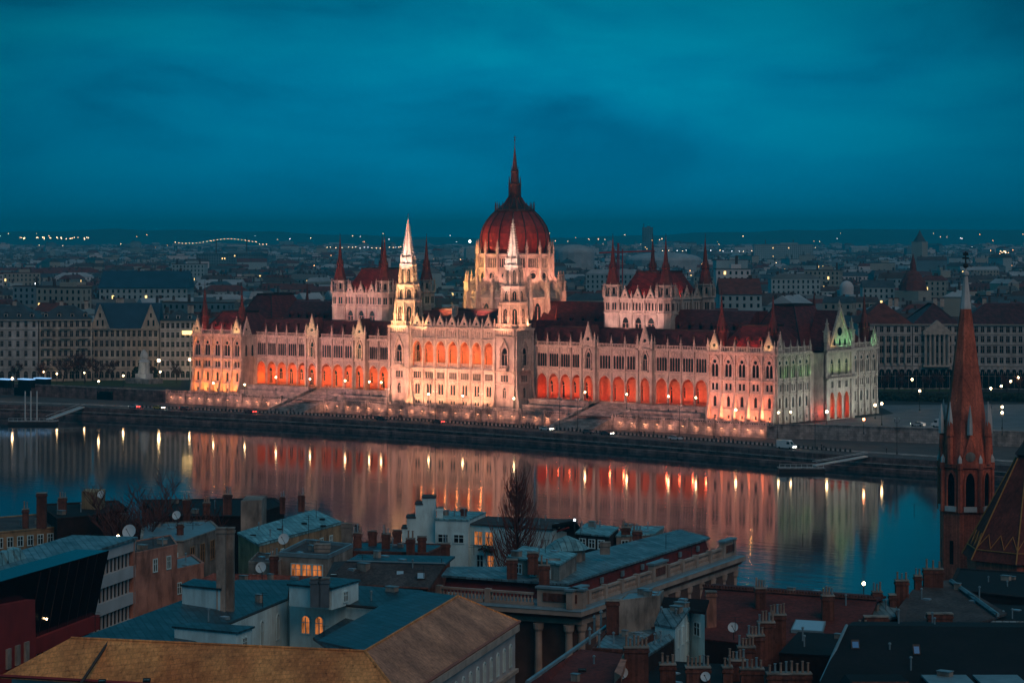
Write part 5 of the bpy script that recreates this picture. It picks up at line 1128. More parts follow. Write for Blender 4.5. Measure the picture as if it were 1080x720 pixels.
# pontoons
def pontoon(px0, px1, py, label, masts, gang):
    a, c = at(px0, py, WZ + 1.2), at(px1, py, WZ + 1.2); fr, L = frame2(a, c); T = empty('pontoon', (a.x, a.y, WZ), label, 'pontoon'); b = MB()
    fbox(b, fr, 0, L, WZ - .5, WZ + 1.1, -5, 0, RIBM); b.build('hull', T); b = MB(); fbox(b, fr, -.2, L + .2, WZ + 1.11, WZ + 1.35, -5.2, .2, TERR); b.build('deck', T); b = MB()
    k = 0.0
    while k < L: fbox(b, fr, k, k + .12, WZ + 1.35, WZ + 2.5, -.1, 0, LAMPU); k += 1.6
    fbox(b, fr, 0, L, WZ + 2.4, WZ + 2.5, -.1, 0, LAMPU); b.build('railing', T)
    for s in masts: b = MB(); q = fr.p(s * L, 0, -4.5); b.tube([(q.x, q.y, WZ), (q.x, q.y, WZ + 12)], .25, LAMPU, 6); b.build('mast', T)
    b = MB(); g0, g1 = fr.p(L * .8, WZ + 1.6, -4), Vector((*gang, -3.7)); dv = (g1 - g0).normalized(); nn = Vector((-dv.y, dv.x, 0)) * 1.1
    b.hull([g0 - nn, g0 + nn, g0 + nn + Vector((0, 0, .3)), g0 - nn + Vector((0, 0, .3))], [g1 - nn, g1 + nn, g1 + nn + Vector((0, 0, .3)), g1 - nn + Vector((0, 0, .3))], LAMPU)
    for s in (-1, 1): b.tube([g0 + nn * s + Vector((0, 0, 1.3)), g1 + nn * s + Vector((0, 0, 1.3))], .08, LAMPU, 4)
    b.build('gangway', T)
pontoon(9, 59, 444.5, 'dark landing pontoon with three masts at the far left of the quay', (.3, .42, .55), (-143, -49.5))
pontoon(822, 870, 494, 'long landing pontoon moored at the quay on the right', (), (196, -49.5))
# ================================================================ NEAR BANK: roofs and houses of the old town
EARTH = mat('street_dark', (.035, .035, .035), .9, .2, .3)
g = MB(); g.face([(-900, -318, -5), (900, -318, -5), (900, -420, -3), (-900, -420, -3)], EARTH); g.face([(-900, -420, -3), (900, -420, -3), (900, -640, 6), (-900, -640, 6)], EARTH); g.face([(-900, -640, 6), (900, -640, 6), (900, -900, 20), (-900, -900, 20)], EARTH)
g.build('near_bank_ground', kind='structure')
b = MB(); b.box(-900, 900, -318.6, -317.6, WZ - 2, -4.2, QWALL); b.build('embankment_wall', label='near bank embankment wall hidden mostly behind the old town roofs', cat='embankment wall')
def tile(name, col, sc_=1.2, rough=.85, dark=.35):
    m = mat(name, col, rough, .3, .25, detail=8); courses(m, .34, .30, 1 - dark * .7, 1 + dark * .6, .78, .02, rot=-YAW + .2, bump=.5)
    nt = m.node_tree; t = nt.nodes.new('ShaderNodeTexCoord')
    for sc, st in ((2.6, [(.30, (.35, .35, .38)), (.46, (.85, .85, .85)), (.62, (1.0, 1.0, 1.0)), (.72, (1.5, 1.45, 1.35))]), (.16, [(.35, (.62, .62, .66)), (.55, (1, 1, 1)), (.7, (1.18, 1.15, 1.08))])):
        n3 = nt.nodes.new('ShaderNodeTexNoise'); n3.inputs['Scale'].default_value = sc; n3.inputs['Detail'].default_value = 8; n3.inputs['Roughness'].default_value = .7; nt.links.new(t.outputs['Object'], n3.inputs['Vector'])
        r3 = nt.nodes.new('ShaderNodeValToRGB'); setramp(r3, st); nt.links.new(n3.outputs[0], r3.inputs[0]); _mul(m, r3.outputs[0])
    return m
def seam(name, col, rough=.45):
    m = mat(name, col, rough, .35, .3, detail=8, spec=.5); courses(m, 4.5, .75, .72, 1.28, .32, .05, rot=-YAW + 1.3, bump=.6)
    nt = m.node_tree; t = nt.nodes.new('ShaderNodeTexCoord'); n3 = nt.nodes.new('ShaderNodeTexNoise'); n3.inputs['Scale'].default_value = .9; n3.inputs['Detail'].default_value = 9; n3.inputs['Roughness'].default_value = .7; nt.links.new(t.outputs['Object'], n3.inputs['Vector'])
    r3 = nt.nodes.new('ShaderNodeValToRGB'); setramp(r3, [(.34, (.42, .40, .40)), (.5, (1, 1, 1)), (.68, (1.35, 1.3, 1.25))]); nt.links.new(n3.outputs[0], r3.inputs[0]); _mul(m, r3.outputs[0]); return m
TAN = tile('tan_roof_tiles', (.98, .34, .115), 1.6, dark=.22); TAN_SHADE = tile('tan_tiles_shaded', (.56, .28, .17), 1.6, dark=.25)  # second is the same tan tiles with the side slope's shade painted in
TEAL = seam('teal_metal_roof', (.11, .21, .25)); DTEAL = seam('dark_teal_metal_roof', (.022, .065, .09)); LTEAL = seam('patinated_metal', (.17, .36, .40))
DRED = tile('dark_red_tiles', (.15, .032, .025), 2); BLKR = tile('black_tiles', (.010, .009, .011), 2); SLT = tile('grey_slate', (.085, .08, .08), 1.5)
WHW = mat('white_house_plaster', (.56, .80, .83), .9, .18, .3, detail=7); PINKW = mat('rosy_plaster', (.46, .22, .16), .9, .3, .4, detail=7); OCHW = mat('ochre_plaster', (.33, .23, .13), .9, .35, .5, detail=7)
BRK = tile('old_brick', (.155, .06, .043), 3, dark=.5); CONC = mat('weathered_concrete', (.26, .24, .21), .9, .5, .35, detail=8); REDC = mat('red_cladding', (.24, .028, .026), .6, .2, .5); BAND = mat('pale_spandrel_panel', (.42, .48, .50), .6, .15, .4)
DKW = mat('sooty_wall', (.022, .013, .012), .95, .4, .5, detail=7); GUT = mat('zinc_gutter', (.16, .25, .29), .4, .2, 1); POT = mat('clay_pot', (.26, .19, .15), .8, .3, 2); DISHM = mat('dish_white', (.55, .65, .68), .4, 0)
streaks(WHW, .74, .6, .15)
for m_ in (PINKW, OCHW, CONC, DKW): streaks(m_, .5, .8, .2)
LITO = mat('orange_lit_window', (.7, .3, .1), .6, 0, emit=(1, .27, .06), es=.6)
def curtain(m, s0):
    nt = m.node_tree; b_ = nt.nodes['Principled BSDF']; t = nt.nodes.new('ShaderNodeTexCoord'); mp_ = nt.nodes.new('ShaderNodeMapping'); mp_.inputs['Scale'].default_value = (2.2, 2.2, .5); nt.links.new(t.outputs['Object'], mp_.inputs[0]); n = nt.nodes.new('ShaderNodeTexNoise'); n.inputs['Scale'].default_value = 1.2; n.inputs['Detail'].default_value = 3; nt.links.new(mp_.outputs[0], n.inputs['Vector']); r = nt.nodes.new('ShaderNodeMapRange'); nt.links.new(n.outputs[0], r.inputs[0]); r.inputs[1].default_value = .35; r.inputs[2].default_value = .65; r.inputs[3].default_value = .12 * s0; r.inputs[4].default_value = 1.5 * s0; nt.links.new(r.outputs[0], b_.inputs['Emission Strength'])
curtain(LITO, .38)
OTG = 'old town roofs on the near bank'
def A3(p): return at(*p) if len(p) == 3 else p
rsc = random.Random(77)
def scatter(rf, P, n):
    P = [Vector(p) for p in P]; c = sum(P, Vector()) / len(P)
    for k in range(n):
        i = rsc.randrange(len(P)); q = c.lerp(P[i].lerp(P[(i + 1) % len(P)], rsc.random()), rsc.uniform(.15, .8)); b = MB(); t = rsc.random()
        if t < .45: h = rsc.uniform(.5, 1.3); b.lathe(q.x, q.y, [(.09, q.z - .2), (.09, q.z + h), (.17, q.z + h + .02), (.15, q.z + h + .15), (.02, q.z + h + .22)], 7, GUT); b.build('vent_pipe', rf)
        elif t < .75:
            w, h = rsc.uniform(.3, .7), rsc.uniform(.4, .8); b.box(q.x - w, q.x + w, q.y - w * .6, q.y + w * .6, q.z - .2, q.z + h, CONC); b.box(q.x - w - .06, q.x + w + .06, q.y - w * .6 - .06, q.y + w * .6 + .06, q.z + h, q.z + h + .07, GUT); b.build('roof_box', rf)
        else: b.box(q.x - .45, q.x + .45, q.y - .35, q.y + .35, q.z - .2, q.z + .12, GUT); b.box(q.x - .38, q.x + .38, q.y - .28, q.y + .28, q.z + .12, q.z + .16, SKYG); b.build('roof_hatch', rf)
SKYG = mat('skylight_glass', (.30, .50, .62), .15, 0, spec=.8)
def flat(T, pts, z, z0, wm, rm, par=.35, over=0, ptop=None):
    """flat roofed mass: outline in photo places at height z"""
    P = [at(x, y, z) for x, y in pts]; c = sum(P, Vector()) / len(P)
    b = MB(); b.hull([(p.x, p.y, z0) for p in P], [(p.x, p.y, z) for p in P], wm)
    if par:
        n = len(P)
        for i in range(n):
            p, q = P[i], P[(i + 1) % n]; pi_, qi = p.lerp(c, .06), q.lerp(c, .06); po, qo = p.lerp(c, -.012), q.lerp(c, -.012)
            b.hull([(po.x, po.y, z + .003), (qo.x, qo.y, z + .003), (qi.x, qi.y, z + .003), (pi_.x, pi_.y, z + .003)], [(po.x, po.y, z + par), (qo.x, qo.y, z + par), (qi.x, qi.y, z + par), (pi_.x, pi_.y, z + par)], ptop or wm)
    w = b.build('wall', T); r = MB(); Q = [p.lerp(c, -over if over else .05) for p in P]; t = .22 if over else .08
    r.hull([(p.x, p.y, z + .005) for p in Q], [(p.x, p.y, z + t) for p in Q], rm); rf = r.build('roof', T); scatter(rf, [(p.x, p.y, z + t) for p in Q], 4); return P, w, rf
def pitched(T, polys, z0, wm, outline, extra=None):
    """roof made of slopes; polys: (material, [(px,py,z)...]); outline: eave points whose walls go down to z0"""
    r = MB()
    for m, pts in polys: 
        Q = [at(*p) for p in pts]; r.face(Q, m); r.face([q - Vector((0, 0, .25)) for q in Q], m)
        for i in range(len(Q)): a, c = Q[i], Q[(i + 1) % len(Q)]; r.face([a, c, c - Vector((0, 0, .25)), a - Vector((0, 0, .25))], m)
    rf = r.build('roof', T)
    for m, pts in [q for q in polys[:2] if q[0] not in (TAN, TAN_SHADE)]: scatter(rf, [tuple(at(*p)) for p in pts], 3)
    b = MB(); Q = [at(*p) for p in outline]; c0 = sum(Q, Vector()) / len(Q); Q = [q.lerp(c0, .03) for q in Q]
    for i in range(len(Q) - 1): a, c = Q[i], Q[i + 1]; b.face([a - Vector((0, 0, .1)), c - Vector((0, 0, .1)), (c.x, c.y, z0), (a.x, a.y, z0)], wm)
    w = b.build('wall', T); return Q, w, rf
def thing(name, px, py, z, label, cat='house', grp=OTG, z0=0):
    p = at(px, py, z); return empty(name, (p.x, p.y, z0), label, cat, grp)
def wins(T, A, B, z, n, w, h, s0=.08, s1=.92, lit=(), arch=0, frm=None, litm=None, drop=0):
    """n window parts on the wall between world points A and B; z = sill height"""
    fr, L = frame2(A, B); mm = None
    for k in range(n):
        s = L * (s0 + (s1 - s0) * (k + .5) / n); g_ = LITO if k in lit else DARKG; b = MB()
        pts = [(-w / 2, 0)] + [(w / 2, 0)] + list(reversed(curve(-w / 2, w / 2, h - arch, h, 3) if arch else [(-w / 2, h), (w / 2, h)]))
        fm = frm or WHW
        b.face([fr.p(s + x, z + q, .03) for x, q in pts], litm or g_)
        for (x0, x1, q0, q1) in ((-w / 2 - .12, -w / 2, 0, h - arch), (w / 2, w / 2 + .12, 0, h - arch), (-w / 2 - .14, w / 2 + .14, -.14, 0), (-.05, .05, 0, h - arch * .4)) + (((-w / 2 - .12, w / 2 + .12, h, h + .12),) if not arch else ()): fbox(b, fr, s + x0, s + x1, z + q0, z + q1, .0, .12, fm)
        fbox(b, fr, s - w / 2, s + w / 2, z + h * .6, z + h * .6 + .07, .031, .09, fm)
        if arch:
            cv, co = curve(-w / 2, w / 2, h - arch, h, 3), curve(-w / 2 - .14, w / 2 + .14, h - arch, h + .16, 3)
            for (a1, a2, b1, b2) in zip(cv, cv[1:], co, co[1:]): b.hull([fr.p(s + q[0], z + q[1], 0) for q in (a1, a2, b2, b1)], [fr.p(s + q[0], z + q[1], .12) for q in (a1, a2, b2, b1)], fm)
        b.build('window', T)
def chim(T, px, py, ztop, w, dp, h, pots=0, m=None, ang=.0, potm=None):
    p = at(px, py, ztop); fr = Fr((p.x, p.y, 0), YAW + ang); b = MB(); m = m or BRK
    fbox(b, fr, -w / 2, w / 2, ztop - h, ztop, -dp / 2, dp / 2, m); fbox(b, fr, -w / 2 - .1, w / 2 + .1, ztop - .45, ztop - .2, -dp / 2 - .1, dp / 2 + .1, m); fbox(b, fr, -w / 2 - .08, w / 2 + .08, ztop + .002, ztop + .12, -dp / 2 - .08, dp / 2 + .08, CONC)
    rr = random.Random(int(px * 3 + py))
    for k in range(pots):
        s = -w / 2 + w * (k + .5) / pots; q = fr.p(s, 0, rr.uniform(-.1, .1)); hh = rr.uniform(.7, 1.15); b.lathe(q.x, q.y, [(.13, ztop + .1), (.10, ztop + hh), (.15, ztop + hh + .02), (.15, ztop + hh + .1)], 7, rr.choice([POT, POT, GUT]))
    return b.build('chimney', T)
def dish(px, py, d, r, label, face=-.3):
    p = at_d(px, py, d); b = MB(); n = Vector((cos(YAW - pi / 2 + face), sin(YAW - pi / 2 + face), .45)).normalized(); a = n.orthogonal().normalized(); c = n.cross(a); N = 14
    rim = [p + (a * cos(2 * pi * k / N) + c * sin(2 * pi * k / N)) * r for k in range(N)]; mid = [p - n * r * .14 + (a * cos(2 * pi * k / N) + c * sin(2 * pi * k / N)) * r * .55 for k in range(N)]; c0 = p - n * r * .22
    for k in range(N): k2 = (k + 1) % N; b.face([rim[k], rim[k2], mid[k2], mid[k]], DISHM); b.face([mid[k], mid[k2], c0], DISHM)
    T = empty('satellite_dish', p, label, 'satellite dish', 'satellite dishes on the old town roofs'); b.build('reflector', T); b = MB(); b.tube([c0, c0 - n * .3, c0 - n * .3 - Vector((0, 0, r * 2.2))], .05, IRON, 5); b.build('bracket', T); b = MB(); b.tube([rim[3], p + n * r * .9], .03, IRON, 4); b.ball(p + n * r * .9, .08, IRON, 6, 4); b.build('feed_arm', T)
def antenna(px, py0, py1, d, label, bars=4):
    a, c = at_d(px, py1, d), at_d(px, py0, d); b = MB(); b.tube([a, c], .035, IRON, 4)
    for k in range(bars): z = c.z - .25 * k; w = .5 + .15 * k; b.tube([(c.x - w * _c, c.y - w * _s, z), (c.x + w * _c, c.y + w * _s, z)], .02, IRON, 3)
    b.build('antenna', None, loc=(a.x, a.y, a.z), label=label, cat='antenna', group='antennas on the old town roofs')
def strip(T, A, B, w, m, name='gutter'):
    b = MB(); b.tube([at(*A), at(*B)], w, m, 5); return b.build(name, T)
def skylight(T, px, py, z, w, h, m=None, up=.8, nm='skylight'):
    p = at(px, py, z); fr = Fr((p.x, p.y, 0), YAW); b = MB()
    b.hull([fr.p(-w / 2, z, .35), fr.p(w / 2, z, .35), fr.p(w / 2, z - .15, .25), fr.p(-w / 2, z - .15, .25)], [fr.p(-w / 2, z + h * up, -h * .5 + .35), fr.p(w / 2, z + h * up, -h * .5 + .35), fr.p(w / 2, z + h * up - .2, -h * .5 + .2), fr.p(-w / 2, z + h * up - .2, -h * .5 + .2)], IRON)
    q = .1; b.face([fr.p(-w / 2 + q, z + q, .37), fr.p(w / 2 - q, z + q, .37), fr.p(w / 2 - q, z + h * up - q, -h * .5 + .40), fr.p(-w / 2 + q, z + h * up - q, -h * .5 + .40)], m or SKYG); return b.build(nm, T)
SKYG = mat('skylight_glass', (.30, .50, .62), .15, 0, spec=.8)

# 1 -- big tan tiled roof at the bottom
T = thing('school_building', 385, 700, 20, 'large building with wide tan tiled hip roof at the lower left, pale windowed side wall', 'large house', None, 4)
P, w, rf = pitched(T, [(TAN, [(75, 672, 24), (385, 686, 24), (424, 736, 20.5), (0, 712, 20.5)]), (TAN_SHADE, [(385, 686, 24), (483, 628, 24), (548, 655, 20.5), (424, 736, 20.5)]),
    (TAN_SHADE, [(483, 628, 24), (548, 655, 20.5), (517, 641, 20.5)]), (DTEAL, [(385, 686, 24), (483, 628, 24), (432, 621, 22.3), (335, 675, 22.3)])], 2, mat('pale_blue_plaster', (.42, .46, .48), .9, .2, .3, detail=7),
    [(0, 712, 20.5), (424, 736, 20.5), (548, 655, 20.5), (517, 641, 20.5)])
P = [0] + P
wins(T, P[2], P[3], 16.2, 15, .75, 2.2, .02, .98, arch=.35); wins(T, P[2], P[3], 12.0, 15, .75, 2.0, .02, .98)
fr, L = frame2(P[2], P[3]); b = MB(); fbox(b, fr, 0, L, 19.6, 20.3, 0, .5, TRIM); fbox(b, fr, 0, L, 15.2, 15.6, 0, .4, TRIM); b.build('cornice', T)
for a, c in (((75, 672, 24), (385, 686, 24)), ((385, 686, 24), (483, 628, 24)), ((385, 686, 24), (424, 736, 20.5)), ((483, 628, 24), (548, 655, 20.5))): strip(T, a, c, .13, TAN, 'ridge_cap')
strip(T, (548, 655, 20.45), (424, 736, 20.45), .2, mat('copper_gutter', (.30, .10, .05), .5, .2, 1)); strip(T, (116, 674, 23.95), (84, 722, 20.4), .16, IRON, 'expansion_joint'); strip(T, (0, 712, 20.5), (424, 736, 20.5), .18, REDC)
for (x, y, z) in ((108, 718, 20.9), (155, 717, 21), (342, 713, 21.6)): skylight(T, x, y, z, .7, .6, LTEAL, .4, 'roof_hatch')
# 2 -- courtyard house with teal roofs behind it
T = thing('courtyard_house', 300, 640, 22, 'white courtyard house with dark teal metal roofs and two lit arched windows', 'courtyard house', None, 4)
P, w, rf = pitched(T, [(DTEAL, [(82, 673, 22.8), (250, 611, 22.8), (306, 611, 22.6), (303, 631, 22), (236, 659, 22), (262, 676, 22), (200, 683, 22.3)]), (DTEAL, [(305, 633, 22), (367, 637, 22), (410, 641, 22), (446, 622, 22.8), (380, 617, 22.8), (306, 611, 22.8)]), (DTEAL, [(330, 672, 20), (368, 649, 20.6), (432, 655, 20), (350, 686, 19.6)])],
    6, WHW, [(262, 676, 22), (236, 659, 22), (303, 631, 22), (305, 633, 22), (367, 637, 22), (410, 641, 22), (446, 622, 22.8)])
wins(T, P[1], P[2], 18.2, 3, .7, 2.6, .15, .95, arch=.3); wins(T, P[3], P[4], 18.6, 2, .95, 1.9, .16, .64, lit=(0, 1), arch=.45, litm=LITO)
strip(T, (305, 633.5, 22), (410, 641.5, 22), .16, IRON); strip(T, (303, 631.5, 22), (236, 659.5, 22), .16, IRON)
for (nm, pts, z, z0, wm_) in (('stair_head', [(305, 617), (350, 621), (378, 613), (333, 609)], 24.2, 22, WHW), ('lift_house', [(192, 618), (232, 622), (243, 616), (205, 612)], 24.6, 22.3, WHW), ('roof_store', [(184, 662), (249, 668), (266, 662), (205, 658)], 23.4, 21.5, WHW)):
    P = [at(x, y, z) for x, y in pts]; b = MB(); c0 = sum(P, Vector()) / 4; b.hull([(p.x, p.y, z0) for p in P], [(p.x, p.y, z) for p in P], wm_); Q = [p.lerp(c0, -.07) for p in P]; b.hull([(p.x, p.y, z + .004) for p in Q], [(p.x, p.y, z + .2) for p in Q], DTEAL); s_ = b.build(nm, T); wins(s_, P[1], P[2], z - 1.7, 1, .9, 1.0, .1, .9)
for x in (333, 342): chim(T, x, 610, 25.3, 1.1, 1, 3, 0, mat('duct_grey', (.10, .13, .15), .4, .2, 1))
chim(T, 233.5, 557, 31, .95, 1.1, 9.4, 0, CONC); chim(T, 243, 557, 30.9, .8, 1.1, 9.4, 0, CONC)
antenna(277, 625, 640, 270, 'thin aerial on the teal roof of the courtyard house', 2)
# 3 -- modern office with red box and white bands
T = thing('office_building', 60, 640, 20, 'modern office block with red and black glazed box and pale horizontal bands, left edge', 'office block', None, 3)
a0, a1 = rd(-56.5, 245), rd(-44.5, 297); fr, L = frame2(a0, a1); b = MB(); fbox(b, fr, 0, L, 3, 26, -8, -.6, mat('office_dark_core', (.02, .02, .022), .5, 0)); b.build('wall', T)
for k, z in enumerate((24.7, 21.6, 18.5, 15.4, 12.3, 9.2)): b = MB(); fbox(b, fr, -.2, L + .2, z, z + 1.35, -.6, .0 - .02 * k, BAND); b.build('spandrel_band', T)
fq = Fr(fr.p(L, 0, 0), fr.a + pi / 2); b = MB(); fbox(b, fq, -.0, 8, 3, 26, -.4, .0, PINKW); b.build('end_wall', T)
for k, z in enumerate((22.95, 19.85, 16.75, 13.65, 10.55)):
    b = MB(); fbox(b, fr, 0, L, z, z + 1.75, -.75, -.55, DARKG)
    q = .4
    while q < L: fbox(b, fr, q, q + .18, z, z + 1.75, -.54, -.35, BAND); q += 1.15
    b.build('window_band', T)
b = MB(); z0, z1 = 18.2, 27.3; s0, s1 = 6.5, 36.5
b.hull([fr.p(s0 + 1.5, z0, -.3), fr.p(s1, z0, -.3), fr.p(s1, z0, 1.6), fr.p(s0 + 1.5, z0, 1.6)], [fr.p(s0, z1, -.3), fr.p(s1, z1 - .4, -.3), fr.p(s1, z1 - .4, 3.6), fr.p(s0, z1, 3.6)], mat('black_glazing', (.006, .006, .008), .2, 0, spec=.4)); gb_ = b.build('glazed_box', T)
b = MB(); b.hull([fr.p(s0 - .2, z0 - 2.4, -.3), fr.p(s0 + 9.5, z0 - .4, -.3), fr.p(s0 + 9.5, z0 - .4, 3.9), fr.p(s0 - .2, z0 - 2.4, 3.9)], [fr.p(s0 - 1, z1 - 2.2, -.3), fr.p(s0 + 9.2, z1 - 2.9, -.3), fr.p(s0 + 9.2, z1 - 2.9, 3.9), fr.p(s0 - 1, z1 - 2.2, 3.9)], REDC)
fbox(b, fr, s0 + 9.5, s1 + .1, z0 - .1, z0 + 1.5, -.3, 2.45, REDC); rp_ = b.build('red_panel', gb_); b = MB()
for q in range(1, 8): s_ = s0 + 9.3 + (s1 - s0 - 9.6) * q / 8; f_ = (s_ - s0) / (s1 - s0); b.hull([fr.p(s_, z0 + 1.5, 1.95), fr.p(s_ + .12, z0 + 1.5, 1.95), fr.p(s_ + .12, z0 + 1.5, 1.85), fr.p(s_, z0 + 1.5, 1.85)], [fr.p(s_ - .6, z1 - .4, 3.65), fr.p(s_ - .48, z1 - .4, 3.65), fr.p(s_ - .48, z1 - .4, 3.5), fr.p(s_ - .6, z1 - .4, 3.5)], RIBM)
b.build('glazing_bars', gb_); b = MB(); b.ball(tuple(fr.p(22, z0 + 3.2, 2.45)), .1, LAMPG, 6, 4); b.build('lamp', gb_)
for k in range(3): b = MB(); fbox(b, fr, s0 + 2 + k * 2.2, s0 + 3 + k * 2.2, z0 + .2, z0 + 2.2, 3.9, 4.1, CONC); b.build('vent', gb_)
b = MB(); fbox(b, fr, s1 + .05, s1 + 1.4, z0 - 1.0, 25.6, -.3, 1.2, BAND); b.build('white_pier', T)
b = MB(); fbox(b, fr, -.5, L + .3, 26.01, 26.3, -8, .3, TEAL); b.build('roof', T)
for k in range(7): b = MB(); s = 15 + k * 2.6; b.hull([fr.p(s, 26.31, -4.5), fr.p(s + 2, 26.31, -4.5), fr.p(s + 2, 26.31, -6.5), fr.p(s, 26.31, -6.5)], [fr.p(s + .1, 27.4, -5.2), fr.p(s + 1.9, 27.4, -5.2), fr.p(s + 1.9, 27.5, -6), fr.p(s + .1, 27.5, -6)], LTEAL); b.build('rooflight', T)
b = MB(); fbox(b, fr, 1, 10, 26.31, 29.0, -7.5, -4, REDC); fbox(b, fr, 10.2, 13.5, 26.31, 29.2, -7.6, -4.2, BAND); fquad(b, fr, 11, 12, 28, 29, -4.15, DARKG); b.build('plant_room', T)
# 4 -- rosy houses right of it
T = thing('rosy_house', 180, 600, 18, 'low rosy plastered house with small white windows beside the modern office', z0=0)
P, w, rf = flat(T, [(141, 612), (215, 595), (203, 586), (138, 600)], 18, 0, PINKW, GUT, .25); wins(T, P[0], P[1], 15.0, 4, .9, 1.3, .1, .95); wins(T, P[0], P[1], 11.6, 4, .9, 1.3, .1, .95)
T = thing('rosy_house', 165, 590, 21, 'upper rosy house block with one lit white window under a flat dark roof', z0=0)
P, w, rf = flat(T, [(139, 585), (187, 575), (180, 565), (132, 573)], 21.4, 0, PINKW, SLT, .2); wins(T, P[0], P[1], 18.7, 2, .8, 1.5, .35, .95, litm=None)
# 5 -- cluster far left
T = thing('old_house', 40, 555, 19, 'long dark roofed old house with ochre wall at the far left by the river', z0=0)
P, w, rf = flat(T, [(-12, 563), (64, 556), (98, 548), (60, 541), (-12, 547)], 19, 0, OCHW, SLT, .2); wins(T, P[1], P[2], 16.9, 4, .8, 1.3, .1, .95); wins(T, P[0], P[1], 16.9, 6, .8, 1.3)
chim(rf, 44, 520, 25, 1.3, 1.1, 5, 0); chim(rf, 27, 537, 21.8, .8, .8, 3, 2)
T = thing('old_house', 100, 540, 20, 'dark brick house with rooftop hut and dish left of the bare tree', z0=0)
P, w, rf = flat(T, [(60, 548), (96, 545), (134, 537), (124, 529), (40, 533)], 20.5, 0, DKW, BLKR, .25); chim(rf, 66, 525, 22.8, 1.1, 1, 3, 3)
P = [at(x, y, 23.2) for x, y in ((86, 518), (106, 519), (111, 515.5), (91, 515))]; b = MB(); b.hull([(p.x, p.y, 20.4) for p in P], [(p.x, p.y, 23.2) for p in P], OCHW); b.build('roof_hut', rf)
T = thing('brick_house', 115, 560, 18, 'dark red brick house behind the roof lights of the office', z0=0)
P, w, rf = flat(T, [(88, 556), (130, 549), (136, 540), (92, 544)], 18.5, 0, BRK, BLKR, .2); wins(T, P[0], P[1], 15.6, 4, .8, 1.4)
chim(rf, 131, 542, 20.6, .9, 1.4, 4, 0, CONC)
dish(136, 560, 318, 0.92, 'large dish beside the concrete flue right of the modern office'); dish(106.5, 521, 370, 0.60, 'dish on the rooftop hut at the upper left'); dish(186, 543, 350, 0.64, 'white dish above the grey roofs below the reflected left pavilion')
dish(299, 568, 330, 0.76, 'dish in front of the eave of the teal roof'); dish(275, 598, 300, 0.68, 'dish low beside the tall double chimney'); dish(454.5, 577, 340, 0.76, 'dish on the brick chimney beside the white stepped house')
dish(773, 661, 268, 0.56, 'dish on the slope of the dark red roof'); dish(744, 713, 240, 0.48, 'dish low on the front brick chimney at the bottom'); dish(656, 709, 240, 0.60, 'dish on the sloped party wall at the bottom')
# 6 -- grey roofed sooty house
T = thing('sooty_house', 200, 575, 19, 'sooty house with grey sheet roof and dark recess left of the tall chimney', z0=0)
P, w, rf = flat(T, [(148, 572), (194, 571), (232, 558), (222, 549), (150, 553)], 19.4, 0, CONC, GUT, .15); wins(T, P[1], P[2], 15.6, 3, 1.4, 2.6, frm=OCHW); wins(T, P[0], P[1], 16.4, 3, .8, 1.4)
chim(rf, 240, 521, 23.5, 1.2, 1, 3, 3); chim(rf, 197, 527, 21.5, 1.1, 1, 3.5, 2); chim(rf, 190, 553, 20.9, .9, .8, 2)
T = thing('sooty_house', 230, 545, 18, 'low dark house range along the bank behind the grey sheet roof', z0=0)
P, w, rf = flat(T, [(170, 545), (262, 545), (300, 533), (290, 526), (150, 528)], 18.2, 0, DKW, BLKR, .2); chim(rf, 218, 530, 20.2, 1, 1, 2.4, 3); chim(rf, 298, 524, 20.4, .8, .8, 2.6, 2); chim(rf, 318, 522, 20.4, 1, .8, 2.6, 2)
P = [at(x, y, 22.2) for x, y in ((254, 528), (276, 527), (281, 522), (260, 522.5))]; b = MB(); b.hull([(p.x, p.y, 17) for p in P], [(p.x, p.y, 22.2) for p in P], CONC); b.build('stair_head', rf)
# 7 -- teal roof
T = thing('teal_roof_house', 300, 556, 20, 'house with bright teal metal roof in front of the reflected left arcade', z0=0)
P, w, rf = pitched(T, [(LTEAL, [(250, 561, 21), (331, 537, 21), (362, 550.5, 20.3), (273, 574, 20.3)])], 0, OCHW, [(250, 561, 21), (273, 574, 20.3), (362, 550.5, 20.3)]); strip(T, (273, 574, 20.25), (362, 550.5, 20.25), .15, IRON)
for x, y in ((267, 564), (295, 557.5), (321, 551.5), (340, 547), (341, 554)): skylight(T, x, y, 20.75, .8, .4, DARKG, .3, 'roof_hatch')
wins(T, P[1], P[2], 17.3, 7, .9, 1.5); antenna(325.5, 543, 566, 330, 'tall aerial in front of the teal roof', 3)
chim(rf, 366, 552, 21.6, 1.5, 1, 4, 0, CONC); chim(rf, 376, 553, 22, .5, .5, 4, 0, DKW)
# 8 -- penthouse with lit curtains
T = thing('penthouse', 320, 590, 21, 'rooftop flat with orange lit curtained window under a flat grey roof', z0=4)
P, w, rf = flat(T, [(294, 586), (346, 589), (372, 577), (322, 572)], 21, 6, CONC, SLT, .5, ptop=GUT); wins(T, P[0], P[1], 18.5, 3, 1.3, 1.6, .25, .9, litm=LITO); chim(rf, 340, 574, 22, 2, 1, 1.2, 0, CONC)
T = thing('old_house', 280, 590, 19, 'grey walled house with flue between the double chimney and the lit penthouse', z0=4)
P, w, rf = flat(T, [(262, 594), (292, 596), (300, 588), (272, 584)], 20.4, 4, CONC, SLT, .3); wins(T, P[0], P[1], 17.6, 2, .9, 1.4); chim(rf, 289, 586, 21.8, 1, 1, 2.5, 3)
T = thing('old_house', 300, 602, 18, 'low house with pinkish lit roof behind the courtyard house', z0=4)
pitched(T, [(tile('pink_tiles', (.34, .12, .09), 2), [(225, 604, 20.5), (330, 607, 20.5), (330, 614, 19.7), (210, 611, 19.7)])], 4, DKW, [(210, 611, 19.7), (330, 614, 19.7)])
